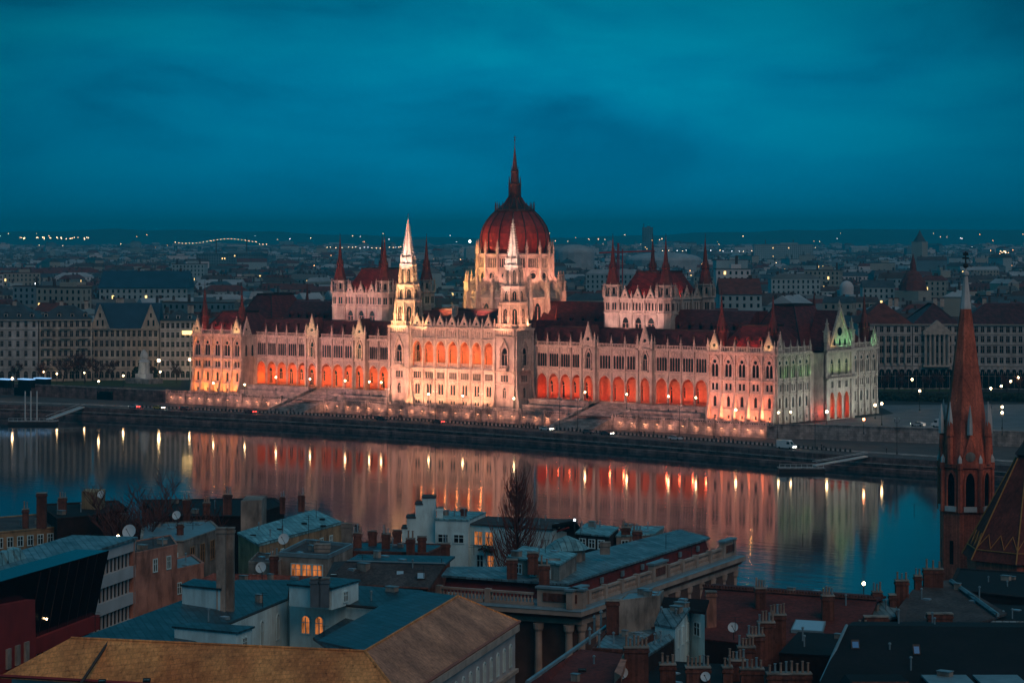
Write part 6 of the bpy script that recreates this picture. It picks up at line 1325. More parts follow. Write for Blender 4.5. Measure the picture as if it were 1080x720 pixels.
# 9 -- mansard with skylights
T = thing('mansard_house', 420, 605, 20, 'house with grey tiled mansard slope, two blue skylights and long roof edge', z0=4)
P, w, rf = pitched(T, [(SLT, [(366, 591, 22.6), (470, 594, 22.6), (452, 620, 20.4), (340, 615, 20.4)]), (DTEAL, [(366, 591, 22.6), (470, 594, 22.6), (480, 586, 22.6), (378, 584, 22.6)]), (SLT, [(366, 591, 22.6), (340, 615, 20.4), (352, 592, 22)])], 4, DKW, [(340, 615, 20.4), (452, 620, 20.4)])
strip(T, (366, 591, 22.65), (470, 594, 22.65), .12, GUT, 'ridge_cap'); strip(T, (340, 615.5, 20.35), (452, 620.5, 20.35), .16, BRK)
skylight(T, 422, 608, 21.2, 1.0, 1.1); skylight(T, 444, 610, 21.2, 1.0, 1.1)
for x, y in ((356, 597), (352, 603), (378, 594), (371, 600)): skylight(T, x, y + 3, 21.4, .9, .5, WHW, .5, 'roof_hatch')
T = thing('old_house', 400, 580, 20, 'row of low brick house backs and chimneys in front of the white stepped house', z0=0)
P, w, rf = flat(T, [(368, 582), (452, 584), (472, 575), (380, 572)], 20.2, 0, BRK, DTEAL, .2)
for x, y, n in ((377, 562, 3), (393, 560, 0), (407, 563, 2), (419, 559, 0), (433, 568, 2), (445, 566, 0), (470, 573, 1)): chim(rf, x, y, 22.2, 1.1, .9, 3.0, n)
# 10 -- white stepped house and white house with lit windows
T = thing('white_stepped_house', 460, 560, 20, 'pale blue-white house with stepped chimney wall and two small windows', z0=0)
fr0 = at(424, 560, 19); fr, L = frame2(at(424, 556, 19), at(494, 556, 19)); b = MB(); mpx = L / 70
for (x0, x1, y) in ((424, 429, 557), (429, 438, 546), (438, 445.5, 532), (445.5, 459, 525)): z = CZ - (y - HY) * (at(459, 556, 19) - rd(0, 0, 19)).length / F; fbox(b, fr, (x0 - 424) * mpx, (x1 - 424) * mpx, 0, z, -3.5, 0, WHW); fbox(b, fr, (x0 - 424) * mpx - .1, (x1 - 424) * mpx + .1, z + .003, z + .2, -3.6, .12, SLT)
b.build('chimney_wall', T); P, w, rf = flat(T, [(459, 548), (494, 549), (512, 541), (468, 540)], 20.3, 0, WHW, LTEAL, .0, over=.03); wins(T, P[0], P[1], 17.1, 2, 1.4, 1.1, .0, .95); chim(rf, 464, 535, 22, .9, .9, 2, 0, WHW)
chim(rf, 489, 536, 21.6, .9, .8, 1.5)
T = thing('white_house', 540, 575, 19, 'white house with dark roof, two orange lit windows and a planted balcony behind the poplar', z0=0)
P, w, rf = flat(T, [(494, 553), (582, 559), (604, 549), (515, 546)], 19.6, 0, WHW, SLT, .0, over=.04)
fr, L = frame2(P[0], P[1]); LW = LITO
wins(T, P[0], P[1], 16.8, 2, 1.3, 1.9, .06, .32, litm=LITO); wins(T, P[0], P[1], 13.3, 2, 1.0, 2.0, .08, .34, lit=(1,)); wins(T, P[0], P[1], 15.6, 2, 1.0, 1.2, .74, .92)
b = MB(); fbox(b, fr, L * .17, L * .34, 16.2, 16.4, 0, 1.1, SLT); b.build('balcony', T)
r_ = random.Random(4); b = MB()
for k in range(160): q = fr.p(L * .17 + r_.random() * L * .17, 16.2 + r_.uniform(-.3, .7), r_.uniform(.6, 1.3)); n1 = Vector((r_.uniform(-1, 1), r_.uniform(-1, 1), r_.uniform(-1, 1))) * .2; n2 = Vector((r_.uniform(-1, 1), r_.uniform(-1, 1), r_.uniform(-1, 1))) * .2; b.face([q, q + n1, q + n1 + n2, q + n2], mat('dark_evergreen', (.02, .035, .02)))
b.build('balcony_plants', None, loc=fr.p(L * .25, 16.4, 1), label='dark potted plants on the balcony of the white house', cat='plants')
T = thing('old_house', 600, 560, 18, 'tall firewall with red rim and roof slope right of the white house', z0=0)
P, w, rf = pitched(T, [(BLKR, [(582, 553, 20.6), (606, 548, 20.6), (612, 556, 18.6), (584, 562, 18.6)])], 0, DKW, [(584, 562, 18.6), (612, 556, 18.6)]); strip(T, (582, 562, 18.8), (600, 556, 19.8), .15, REDC)
p = at(606, 548, 21); lamp(p.x, p.y, 16, 5, m=L_FARC, r=.16, label='small white lamp on a roof pole right of the white house')
# 11 -- neo-renaissance palace with columns and balustrade
T = thing('columned_palace', 613, 645, 17, 'neo-renaissance palace with columns, balustraded attic and long teal metal roof', 'palace', None, 0)
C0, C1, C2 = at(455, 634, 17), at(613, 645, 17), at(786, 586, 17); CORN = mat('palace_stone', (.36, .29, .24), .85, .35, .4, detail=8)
Cc = C0 + C2 - C1; b = MB()
def inset(P_, q):
    c = sum(P_, Vector()) / len(P_); return [p.lerp(c, q) for p in P_]
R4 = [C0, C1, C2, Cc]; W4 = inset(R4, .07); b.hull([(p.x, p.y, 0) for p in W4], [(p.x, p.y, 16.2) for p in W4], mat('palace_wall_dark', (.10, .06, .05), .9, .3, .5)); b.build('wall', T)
b = MB(); O = inset(R4, -.005); I = inset(R4, .05)
b.hull([(p.x, p.y, 15.2) for p in I], [(p.x, p.y, 15.95) for p in I], CORN); b.hull([(p.x, p.y, 15.96) for p in inset(R4, .03)], [(p.x, p.y, 16.4) for p in inset(R4, .015)], BRK); b.hull([(p.x, p.y, 16.41) for p in O], [(p.x, p.y, 17) for p in O], CORN); b.hull([(p.x, p.y, 17.001) for p in inset(R4, -.008)], [(p.x, p.y, 17.15) for p in inset(R4, .02)], GUT); b.build('cornice', T)
for fi, (a, c, ncol) in enumerate(((C0, C1, 5), (C1, C2, 13))):
    fr, L = frame2(a, c); I_ = 1.3; k = 0
    q = MB()
    nb = int(L / 5.2)
    for k in range(nb):
        s0, s1 = L * k / nb + .3, L * (k + 1) / nb - .3
        if (fi == 0 and k == nb - 1) or (fi == 1 and k in (0, nb // 2, nb - 1)):
            fbox(q, fr, s0, s1, 17.16, 19.3, -I_ - .8, -I_, CORN); fbox(q, fr, s0 - .2, s1 + .2, 19.31, 19.55, -I_ - 1, -I_ + .2, GUT); fbox(q, fr, s0 + .8, s1 - .8, 17.8, 18.8, -I_, -I_ + .12, BRK)
        else:
            fbox(q, fr, s0, s1, 17.16, 17.5, -I_ - .5, -I_, CORN); fbox(q, fr, s0, s1, 18.45, 18.7, -I_ - .5, -I_, CORN); fbox(q, fr, s0 - .35, s0 + .35, 17.16, 18.85, -I_ - .6, -I_ + .1, CORN)
            s = s0 + .6
            while s < s1: o_ = fr.p(s, 0, -I_ - .25); q.lathe(o_.x, o_.y, [(.1, 17.5), (.17, 17.9), (.08, 18.2), (.13, 18.45)], 6, CORN); s += .48
    q.build('attic_balustrade', T)
    for k in range(ncol * 1):
        s = L * (k + .5) / ncol; o_ = fr.p(s, 0, -.9)
        q = MB(); q.lathe(o_.x, o_.y, [(.62, 6), (.62, 6.4), (.5, 6.6), (.43, 14.2), (.6, 14.5), (.68, 15.18)], 12, CORN); q.build('column', T)
    wf = Fr(fr.p(0, 0, -2.0 if fi else -4.2), fr.a)
    for k in range(ncol - 1):
        s = L * (k + 1) / ncol; q = MB(); fbox(q, wf, s - .9, s + .9, 9.2, 13.4, .4, .9, CORN); fquad(q, wf, s - .6, s + .6, 9.6, 13, .93, DARKG); fbox(q, wf, s - 1.1, s + 1.1, 13.4, 13.8, .4, 1.15, CORN); q.build('window', T)
RP = [(467, 606), (597, 615), (748, 566.5), (716, 558), (560, 597), (474, 597)]; Q = [at(x, y, 19.25) for x, y in RP]; b = MB()
b.hull([(p.x, p.y, 19.0) for p in inset(Q, -.01)], [(p.x, p.y, 19.25) for p in inset(Q, -.01)], TEAL); b.build('roof', T); b = MB(); b.hull([(p.x, p.y, 17.2) for p in inset(Q, .0)], [(p.x, p.y, 18.95) for p in inset(Q, .03)], REDC if 0 else mat('mansard_red', (.13, .022, .02), .8, .4, .6)); b.build('mansard', T)
fr, L = frame2(Q[1], Q[2])
for k in range(7): b = MB(); s = L * (k + .6) / 7.3; fbox(b, fr, s - .35, s + .35, 17.9, 18.6, .0, .25, GUT); b.build('roof_vent', T)
chim(T, 638, 572, 21.7, 1.3, .9, 1.5, 0, CONC); antenna(612, 552, 580, 330, 'thin mast rising above the teal roof of the palace', 1); antenna(715, 549, 560, 350, 'aerial at the far end of the palace roof', 3)
# 12 -- round and flat teal roofed pavilions between
T = thing('round_pavilion', 598, 574, 20, 'round rooftop pavilion with pale teal conical metal roof', 'pavilion', None, 16); p = at(598, 578, 20.8)
b = MB(); b.lathe(p.x, p.y, [(3.0, 20.8), (1.6, 21.9), (.1, 22.5)], 10, LTEAL); b.build('roof', T); b = MB(); b.lathe(p.x, p.y, [(2.4, 14), (2.4, 20.78)], 10, CONC); b.build('wall', T)
for (pts, z, lb, wm_) in (([(536, 588), (590, 596), (608, 585), (552, 577)], 21.2, 'small teal roofed house in front of the white house and poplar', CONC), ([(607, 563), (642, 566), (652, 557), (618, 553)], 19.4, 'dark walled attic flat with teal roof right of the white lamp', DKW), ([(650, 566), (690, 564), (700, 556), (658, 556)], 18.8, 'low teal roofed annex behind the palace roof', CONC)):
    T = thing('roof_annex', pts[0][0], pts[0][1], z, lb, z0=0); P, w, rf = flat(T, pts, z, 0, wm_, LTEAL, 0, over=.03); wins(T, P[0], P[1], z - 1.7, 3, .9, 1.1)
for x, y, n, z in ((540, 590, 0, 21.6), (562, 583, 0, 22.4), (574, 596, 2, 21.6), (585, 590, 0, 21.4), (660, 556, 2, 20), (672, 560, 3, 20)): 
    chim(rf, x, y, z, 1.3, 1, 2.6, n)
# 13 -- cluster with the blank firewall
T = thing('firewall_house', 680, 640, 22, 'house with large blank weathered firewall and teal terrace right of the palace', z0=4)
P, w, rf = flat(T, [(653, 634), (696, 629), (700, 623), (662, 626)], 23.4, 4, CONC, GUT, .15); chim(rf, 646, 633, 23.6, 1.3, 1.2, 8, 0)
T = thing('terrace_house', 650, 675, 20, 'flat teal roof terrace full of small flues below the blank firewall', z0=4)
P, w, rf = flat(T, [(625, 686), (662, 688), (700, 664), (645, 660)], 20, 4, BRK, TEAL, .3)
for x, y in ((627, 655), (634, 649), (641, 655), (622, 668), (632, 672)): b = MB(); p = at(x, y + 10, 20.2); b.lathe(p.x, p.y, [(.12, 20.1), (.12, 21.5), (.22, 21.6), (.05, 21.9)], 7, GUT); b.build('flue', rf)
T = thing('shed_roof_house', 720, 650, 20, 'white walled house with teal lean-to roof and one dark square window', z0=4)
P, w, rf = pitched(T, [(TEAL, [(697, 641, 22.6), (728, 640, 22.6), (712, 661, 21.2), (690, 657, 21.2)]), (BLKR, [(700, 629, 23), (748, 632, 23), (744, 645, 22), (697, 641, 22.2)])], 4, WHW, [(690, 657, 21.2), (712, 661, 21.2), (728, 642, 21.9), (744, 647, 21.9)]); wins(T, P[1], P[2], 18.9, 3, .6, 1.7); wins(T, P[2], P[3], 19.4, 1, 1.3, 1.3, .1, .9)
T = thing('lean_to', 690, 672, 19, 'narrow teal lean-to roof strip with flues under the white walled house', z0=4)
P, w, rf = pitched(T, [(TEAL, [(672, 683, 20.4), (708, 667, 20.4), (712, 672, 20), (680, 692, 20)])], 4, DKW, [(680, 692, 20), (712, 672, 20)])
# 14 -- dark red roof range
T = thing('red_roof_range', 830, 640, 18, 'long old house with dark red tiled roof and glazed skylight at lower right', z0=0)
P, w, rf = pitched(T, [(DRED, [(742, 619, 20.6), (925, 632, 20.6), (905, 690, 17.4), (728, 672, 17.4)]), (DRED, [(742, 619, 20.6), (925, 632, 20.6), (935, 628, 19.6), (752, 615, 19.6)])], 0, DKW, [(728, 672, 17.4), (905, 690, 17.4)])
b = MB(); b.tube([at(742, 619, 20.7), at(925, 632, 20.7)], .16, BRK, 5)
for k in range(60): q = at(742, 619, 20.7).lerp(at(925, 632, 20.7), k / 60); b.box(q.x - .1, q.x + .1, q.y - .1, q.y + .1, 20.8, 21.05, BRK)
b.build('ridge_cap', T); b = MB(); q = [at(839, 656, 19.0), at(871, 658, 19.0), at(868, 669, 18.3), at(834, 667, 18.3)]; up = Vector((0, 0, .35)); b.hull(q, [p + up for p in q], GUT); b.face([p + up * 1.05 for p in inset(q, .08)], SKYG); b.build('skylight', T)
for x, y, z, w_, n, m in ((802, 620, 21.8, 1.2, 4, None), (873, 628, 21.8, 1.3, 4, None), (750, 624, 22.0, 1.1, 0, PINKW)): chim(rf, x, y, z, w_, 1.2, 4 if m is None else 9, n, m)
# party wall stepping down with many pots
T = thing('party_wall_house', 800, 670, 19, 'stepped brick party wall crowded with chimney pots in front of the dark red roof', z0=4)
P, w, rf = flat(T, [(822, 690), (900, 694), (912, 672), (842, 668)], 18.8, 4, DKW, BLKR, .0, over=.01)
for k, (x, y, z) in enumerate(((777, 696, 20.2), (787, 682, 20.6), (797, 670, 21.0), (808, 656, 21.4), (820, 648, 21.6))): chim(rf, x, y, z, 1.7, 1.2, 5, 5)
chim(rf, 793, 705, 20.0, 2.2, 1.2, 5, 5); chim(rf, 832, 710, 20.0, 4.2, 1.3, 5, 8); chim(rf, 910, 665, 20, 1.2, 1.4, 5, 2)
T = thing('front_chimney_house', 720, 700, 20, 'dark roofed house at the bottom with square brick chimneys carrying rows of pots', z0=6)
P, w, rf = flat(T, [(600, 745), (800, 750), (810, 705), (690, 698)], 18, 6, DKW, BLKR, .0, over=.01)
for x, y, z, w_, n in ((671, 682, 22.4, 2.3, 6), (704, 700, 20.4, 1.5, 3), (736, 703, 20.6, 2.3, 6), (767, 703, 20.4, .9, 2)): chim(rf, x, y, z, w_, 1.4, 5, n)
T = thing('white_gutter_roof', 600, 700, 20, 'dark mossy red roof in the bottom centre beside the palace columns', z0=6)
P, w, rf = pitched(T, [(DRED, [(556, 722, 20.2), (612, 684, 20.2), (664, 690, 20.2), (664, 770, 18.4), (530, 770, 18.4)])], 6, DKW, [(556, 722, 20.2), (612, 684, 20.2)]); strip(T, (556, 719, 20.3), (640, 660, 20.4), .22, GUT, 'parapet_rail'); b = MB(); b.hull([at(648, 720, 20), at(655, 720, 20), at(665, 688, 21), at(660, 688, 21)], [at(648, 708, 21), at(655, 712, 21), at(665, 683, 21.6), at(660, 683, 21.6)], PINKW); b.build('firewall', T)
skylight(T, 614, 706, 20.0, .8, .5, LTEAL, .4, 'roof_hatch')
# 15 -- slate roofs by the church
T = thing('slate_roof_house', 990, 640, 18, 'house with weathered grey slate roof between brick chimneys below the church tower', z0=0)
P, w, rf = pitched(T, [(SLT, [(944, 645, 18.8), (962, 622, 19.6), (983, 613, 20), (1046, 652, 18), (1010, 662, 17.5), (952, 664, 17.5)]), (SLT, [(983, 613, 20), (1003, 611, 20), (1062, 646, 18), (1046, 652, 18)])], 0, DKW, [(952, 664, 17.5), (1010, 662, 17.5), (1046, 652, 18)]); strip(T, (1003, 612, 20.1), (1052, 648, 18.3), .28, TEAL)
for x, y, z, w_, n in ((951, 612, 21.2, 1.5, 3), (984, 600, 21.8, 2.3, 3), (968, 607, 21.2, .8, 2), (925, 624, 20.4, 1.1, 3), (941, 627, 20.2, .7, 0), (924, 650, 19.8, 2.6, 0), (991, 647, 19, 2.8, 0)): chim(rf, x, y, z, w_, 1.1, 4, n)
T = thing('old_house', 930, 640, 18, 'small crooked house with pale metal flashings left of the slate roof', z0=0); P, w, rf = pitched(T, [(TEAL, [(912, 640, 19), (938, 630, 19.6), (952, 648, 18.2), (928, 654, 18)])], 0, DKW, [(912, 640, 19), (928, 654, 18), (952, 648, 18.2)])
# 16 -- black roof with dormers
T = thing('black_roof_house', 980, 690, 19, 'large house with black tiled roof, small blue skylights and dormer windows, lower right corner', 'large house', None, 4)
P, w, rf = pitched(T, [(BLKR, [(893, 659, 23.2), (1100, 661, 23.2), (1110, 760, 18.5), (850, 750, 18.5)]), (BLKR, [(893, 659, 23.2), (1100, 661, 23.2), (1105, 656, 22.4), (900, 655, 22.4)])], 4, DKW, [(850, 750, 18.5), (1110, 760, 18.5)])
strip(T, (893, 659, 23.3), (866, 718, 19.9), .16, GUT); skylight(T, 902, 683, 21.9, .8, 1.0, mat('skylight_blue', (.10, .28, .55), .15, 0, spec=.8)); skylight(T, 966.5, 689, 21.7, .7, 1.1, MATS['skylight_blue'])
q0 = at(927, 738, 19.2); fr = Fr((q0.x, q0.y, 0), YAW); b = MB()
oc = [(-4.2, 18.6), (-2.6, 20.9), (2.6, 20.9), (4.2, 18.6)]; b.hull([fr.p(x, z, .9) for x, z in oc], [fr.p(x, z, -4) for x, z in oc], BLKR)
for (x0, z0_), (x1, z1_) in zip(oc, oc[1:]): b.tube([fr.p(x0, z0_, 1.0), fr.p(x1, z1_, 1.0)], .22, BRK, 5)
fquad(b, fr, -3.4, 3.4, 18, 19.9, .93, OCHW); fbox(b, fr, -2.1, 2.1, 18, 20.3, .92, 1.05, DARKG)
for x in (-2.1, -.7, .7, 2.1): fbox(b, fr, x - .08, x + .08, 18, 20.3, 1.05, 1.15, WHW)
fbox(b, fr, -2.1, 2.1, 19.4, 19.55, 1.05, 1.14, WHW); b.build('dormer', rf)
for x in (1003, 1058): q0 = at(x, 735, 19.3); fr = Fr((q0.x, q0.y, 0), YAW); b = MB(); fbox(b, fr, -1.9, 1.9, 18, 20.5, -4, .9, BLKR); fbox(b, fr, -2.1, 2.1, 20.51, 20.7, -4, 1.2, GUT); fbox(b, fr, -1.6, 1.6, 18, 20.3, .9, 1.0, DARKG); [fbox(b, fr, q - .1, q + .1, 18, 20.3, 1.0, 1.12, WHW) for q in (-1.7, 0, 1.7)]; b.build('dormer', rf)
# 17 -- church: brick tower with spire, patterned choir roof
T = thing('brick_church', 1019, 640, 12, 'red brick gothic church with tall spire and polygonal patterned tile roof, right edge', 'church', None, -2)
CB = tile('church_brick', (.60, .15, .09), 2.5, dark=.35); D0 = 430; p = rd((1018.5 - 540) / F * D0, D0); X, Y = p.x, p.y; t = MB(); R = 4.45; ro = YAW + pi / 8
t.lathe(X, Y, [(R, -3), (R, 14.6), (R + .25, 14.8), (R + .25, 15.2), (R, 15.4), (R, 22.2), (R + .4, 22.4), (R + .4, 23)], 8, CB, rot=ro)
for k in range(8):
    a = ro + pi / 8 + k * pi / 4; rr = R * cos(pi / 8); f8 = Fr((X + rr * cos(a), Y + rr * sin(a), 0), a + pi / 2)
    cv = curve(-.75, .75, 19.8, 21.6, 4); t.face([f8.p(-.75, 15.9, .03), f8.p(.75, 15.9, .03)] + [f8.p(x, z, .03) for x, z in reversed(cv)], DARKG)
    co = curve(-1.05, 1.05, 19.8, 22.0, 4)
    for (a1, a2, b1, b2) in zip(cv, cv[1:], co, co[1:]): t.hull([f8.p(q[0], q[1], 0) for q in (a1, a2, b2, b1)], [f8.p(q[0], q[1], .25) for q in (a1, a2, b2, b1)], CB)
    fbox(t, f8, -1.05, -.76, 15.8, 19.8, 0, .25, CB); fbox(t, f8, .76, 1.05, 15.8, 19.8, 0, .25, CB); fbox(t, f8, -1.1, 1.1, 15.0, 15.85, 0, .45, WHITEP)
    fquad(t, f8, -.4, .4, 6, 10, .03, DARKG)
    b_ = a + pi / 8; cx_, cy_ = X + (R + .1) * cos(b_), Y + (R + .1) * sin(b_); t.lathe(cx_, cy_, [(.42, 14.9), (.38, 22), (.5, 22.2), (.5, 23.2)], 6, CB); t.lathe(cx_, cy_, [(.4, 23.2), (.4, 23.9), (.02, 24.6)], 4, WHITEP)
tw = t.build('tower', T); s_ = MB()
s_.lathe(X, Y, [(R + .1, 23), (3.5, 30), (.95, 49.2)], 8, CB, rot=ro); s_.lathe(X, Y, [(.95, 49.2), (.36, 54.8), (.62, 55.0), (.62, 55.4), (.16, 55.7), (.08, 57)], 8, WHITEP, rot=ro); s_.tube([(X, Y, 56), (X, Y, 59)], .14, IRON, 5); s_.ball((X, Y, 56.6), .5, IRON, 7, 5); s_.box(X - .6, X + .6, Y - .1, Y + .1, 57.7, 58, IRON); s_.box(X - .45, X + .45, Y - .1, Y + .1, 58.3, 58.8, IRON)
sp_ = s_.build('spire', T)
for k in (0, 2, 4, 6):
    a = ro + pi / 8 + k * pi / 4
    for da in (-pi / 4,):
        q = a + da; f8 = Fr((X + (R - .5) * cos(q), Y + (R - .5) * sin(q), 0), q + pi / 2); g = MB()
        g.hull([f8.p(-1.5, 23, .5), f8.p(1.5, 23, .5), f8.p(1.5, 23, -1.5), f8.p(-1.5, 23, -1.5)], [f8.p(-.05, 28, .5), f8.p(.05, 28, .5), f8.p(.05, 28, -2), f8.p(-.05, 28, -2)], CB)
        g.face([f8.p(.85 * cos(w_ * pi / 8), 24.3 + .85 * sin(w_ * pi / 8), .56) for w_ in range(16)], CONC); o_ = f8.p(0, 0, .2); g.lathe(o_.x, o_.y, [(.5, 28), (.42, 30.5), (.05, 33)], 5, WHITEP); g.build('gablet', sp_)
    q = a; g = MB(); o_ = Vector((X + (R + .1) * cos(q), Y + (R + .1) * sin(q), 0)); g.lathe(o_.x, o_.y, [(.5, 23), (.5, 27.6), (.7, 27.8), (.7, 28.2), (.08, 32.5)], 6, WHITEP if 0 else CB); g.lathe(o_.x, o_.y, [(.52, 27.8), (.45, 30.6), (.05, 33.6)], 5, WHITEP); g.build('pinnacle', sp_)
DC = 415; p = rd((1086 - 540) / F * DC, DC); X2, Y2 = p.x, p.y; N = 8; r_b, z_b, z_t = 11.2, 8.8, 25.4; b = MB(); b.lathe(X2, Y2, [(r_b, z_b), (2.2, z_t - .3), (1.9, z_t)], N, DRED if 0 else tile('choir_tiles', (.17, .04, .028), 3), rot=ro); b.lathe(X2, Y2, [(2.1, z_t), (2.5, z_t + .3), (1.3, z_t + 2), (.3, z_t + 4), (.12, z_t + 12)], 8, IRON, rot=ro); cr0 = b.build('choir_roof', T)
YT = mat('yellow_tile_band', (.42, .20, .06), .7, .2, 2); b = MB()
def conept(a, f_, o=.08): r0 = r_b + (2.2 - r_b) * f_ + o; return (X2 + r0 * cos(a), Y2 + r0 * sin(a), z_b + (z_t - .3 - z_b) * f_ + .05)
for k in range(N):
    a = ro + k * 2 * pi / N; a2 = a + 2 * pi / N; b.tube([conept(a, 0), conept(a, 1)], .12, YT, 4)
    def lp(u_, f_): A, B = Vector(conept(a, f_)), Vector(conept(a2, f_)); return A.lerp(B, u_) + Vector((0, 0, .06))
    zz = [lp(j / 6, .12 + (.13 if j % 2 else 0)) for j in range(7)]; b.tube(zz, .1, YT, 4)
    b.tube([lp(0, .1), lp(1, .1)], .1, YT, 4)
b.build('tile_pattern', cr0); b = MB(); b.lathe(X2, Y2, [(r_b - .8, -3), (r_b - .8, z_b + .2)], N, CB, rot=ro); b.build('choir_wall', T)
P, w, rf = flat(T, [(1000, 622), (1110, 634), (1110, 606), (1010, 600)], 13.5, -3, DKW, BLKR, .2)
T = thing('old_house', 1060, 655, 17, 'dark brick house with blue gutter in front of the church choir', z0=0); P, w, rf = flat(T, [(1040, 655), (1110, 656), (1110, 640), (1028, 636)], 17.4, 0, BRK, BLKR, .0, over=.0); strip(T, (1040, 656, 17.5), (1110, 657, 17.5), .25, TEAL)
# near bank lamp
p = at_d(911, 615, 424); lamp(p.x, p.y, p.z - 6, 6, r=.3, label='lit street lamp on the near bank promenade in front of the water', power=0)
p = at_d(124.5, 565.5, 320); lamp(p.x, p.y, p.z - 4, 4, m=LAMPG, r=.22, label='tiny warm lamp on the roof edge beside the modern office', power=8)
# trees
TWIG2 = mat('reddish_twigs', (.14, .05, .042), .95, .2, 3)
def poplar(px, d, z0, ztop, wpx, seed, label):
    c = rd((px - 540) / F * d, d, z0); r_ = random.Random(seed); H = ztop - z0; W = wpx / 2 * d / F; T = empty('bare_poplar', (c.x, c.y, z0), label, 'tree'); t = MB(); t.tube([c, c + Vector((0, 0, H * .95))], .38, BARK, 7, r1=.05); t.build('trunk', T); b = MB()
    for k in range(400):
        f_ = r_.uniform(.12, .97); a = r_.uniform(0, 2 * pi); prof = W * (min(1, (f_ - .05) * 3.2) * (1 - max(0, f_ - .35) * 1.25)); L = max(.8, prof * r_.uniform(.6, 1.25)); st = c + Vector((0, 0, H * f_ * .92 - .6)); rise = L * r_.uniform(.9, 1.9)
        e = st + Vector((L * cos(a), L * sin(a), rise)); m1 = st.lerp(e, .45) + Vector((cos(a), sin(a), 0)) * L * .22; b.tube([st, m1, e], r_.uniform(.06, .11), TWIG2, 3, r1=.03)
        for j in range(2): q = m1.lerp(e, r_.random()); aa = r_.uniform(0, 2 * pi); b.tube([q, q + Vector((cos(aa) * .4, sin(aa) * .4, r_.uniform(.6, 1.5)))], .035, TWIG, 3, r1=.02)
    b.build('crown', T)
poplar(545, 352, 2, 30.6, 74, 3, 'tall leafless columnar poplar standing before the reflected parliament')
for i, (px, d, H, nm) in enumerate(((135, 372, 30, 'left'), (160, 370, 31, 'middle'), (182, 375, 29, 'right'))):
    p = rd((px - 540) / F * d, d, -3); bare_tree('bare_tree', p.x, p.y, -3, H, .75, 40 + i, '%s of the three wide leafless trees between the old roofs and the river' % {'left': 'leftmost', 'middle': 'middle', 'right': 'rightmost'}[nm], tw=.09, trunk=.014, upright=.55, levels=5)
rq = random.Random(9)
for i in range(26): px = rq.uniform(5, 1000); y = {0: 548, 1: 580, 2: 600, 3: 660}[rq.randrange(4)] + rq.uniform(-8, 8); antenna(px, y - rq.uniform(6, 15), y + 4, 330 - (y - 548) * .6, 'thin television aerial sticking up from the old town roofs', rq.randrange(1, 5))
# ================================================================ HAZE
hz = bpy.data.materials.new('haze'); hz.use_nodes = True; nt = hz.node_tree; nt.nodes.clear(); o_ = nt.nodes.new('ShaderNodeOutputMaterial'); v_ = nt.nodes.new('ShaderNodeVolumePrincipled'); nt.links.new(v_.outputs[0], o_.inputs['Volume'])
v_.inputs['Color'].default_value = (.0, .74, 1, 1); v_.inputs['Density'].default_value = .000105; v_.inputs['Anisotropy'].default_value = 0
b = MB(); b.box(-18000, 18000, -1200, 19000, -20, 175, hz); b.build('haze', kind='stuff')
# ================================================================ LIGHTS of the parliament
OR = (1, .30, .10); SAL = (1, .42, .30); YEL = (1, .55, .16); RED = (1, .10, .05); PINK = (1, .50, .42); GRN = (.25, 1, .35)
KK = 3.7
def spot(loc, tgt, e, col, ang=90, size=.4): light('SPOT', loc, e * KK, col, size, tgt, radians(ang), .8)
# general wash from masts on the quay
for u, k_ in ((-125, .55), (-100, .8), (-78, 1.0), (-55, 1.0), (-30, 1.05), (-10, 1.0), (10, 1.0), (30, .95), (55, .62), (78, .58), (100, .62), (124, .75)): spot((u, vq(u) + 2, 1), (u, 6, 21), 17000 * k_, (1, .43, .30) if abs(u) < 40 else (1, .42, .33), 74)
# end pavilions, uplights between the buttresses
for k in range(5):
    spot((-133.8 + (k + .5) * 5.3, -1.9, .3), (-133.8 + (k + .5) * 5.3, -.1, 7), 9000, (1, .24, .04), 125, .2)
    spot((107.3 + (k + .5) * 5.3, -1.9, .3), (107.3 + (k + .5) * 5.3, -.1, 4.5), 5200, (1, .20, .09), 125, .2)
spot((-104.8, 3, 1), (-107, 5, 9), 900, (1, .28, .12), 110, .2)
# galleries
for sg in (1, -1):
    e = 29.3
    for n_, w_ in ((4, 5.1), (1, 6.6), (3, 5.8), (1, 6.6), (5, 5.4)):
        for _ in range(n_): light('POINT', (sg * (e + w_ / 2), 11.0, 7.0), (330 if sg < 0 else 95) * KK, (1, .11, .04) if sg > 0 else (1, .20, .04), .3); e += w_
for k in range(7): light('POINT', (-16.5 + k * 5.5, -.4, 17), 200 * KK, (1, .30, .07), .25)
# central block foot
for k in range(7): spot((-18 + k * 6, -6.5, .4), (-18 + k * 6, -3, 9), 3800, (1, .40, .18), 120)
for sg in (1, -1):
    X = sg * 24.3; cl_ = (1, .50, .22) if sg < 0 else (1, .38, .22); e_ = 1.0 if sg < 0 else .5
    spot((X, -13, 25), (X, 1, 40), 11000 * e_, cl_, 80, .4); spot((X + 13, -5, 27), (X, 1, 41), 8000 * e_, cl_, 80, .4)
    spot((X, -11, 38), (X, 1, 49), 6000 * e_, cl_ if sg < 0 else (1, .5, .38), 60, .3); spot((X + 10, -4, 38), (X, 1, 49), 1500 * e_, cl_ if sg < 0 else (1, .5, .38), 60, .3)
    spot((X + 5, -16, 40), (X, 1, 61), 42000, (1, .62, .52), 40, .2)
    spot((X, -9, .5), (X, -4, 12), 3600, (1, .38, .2), 110, .3)
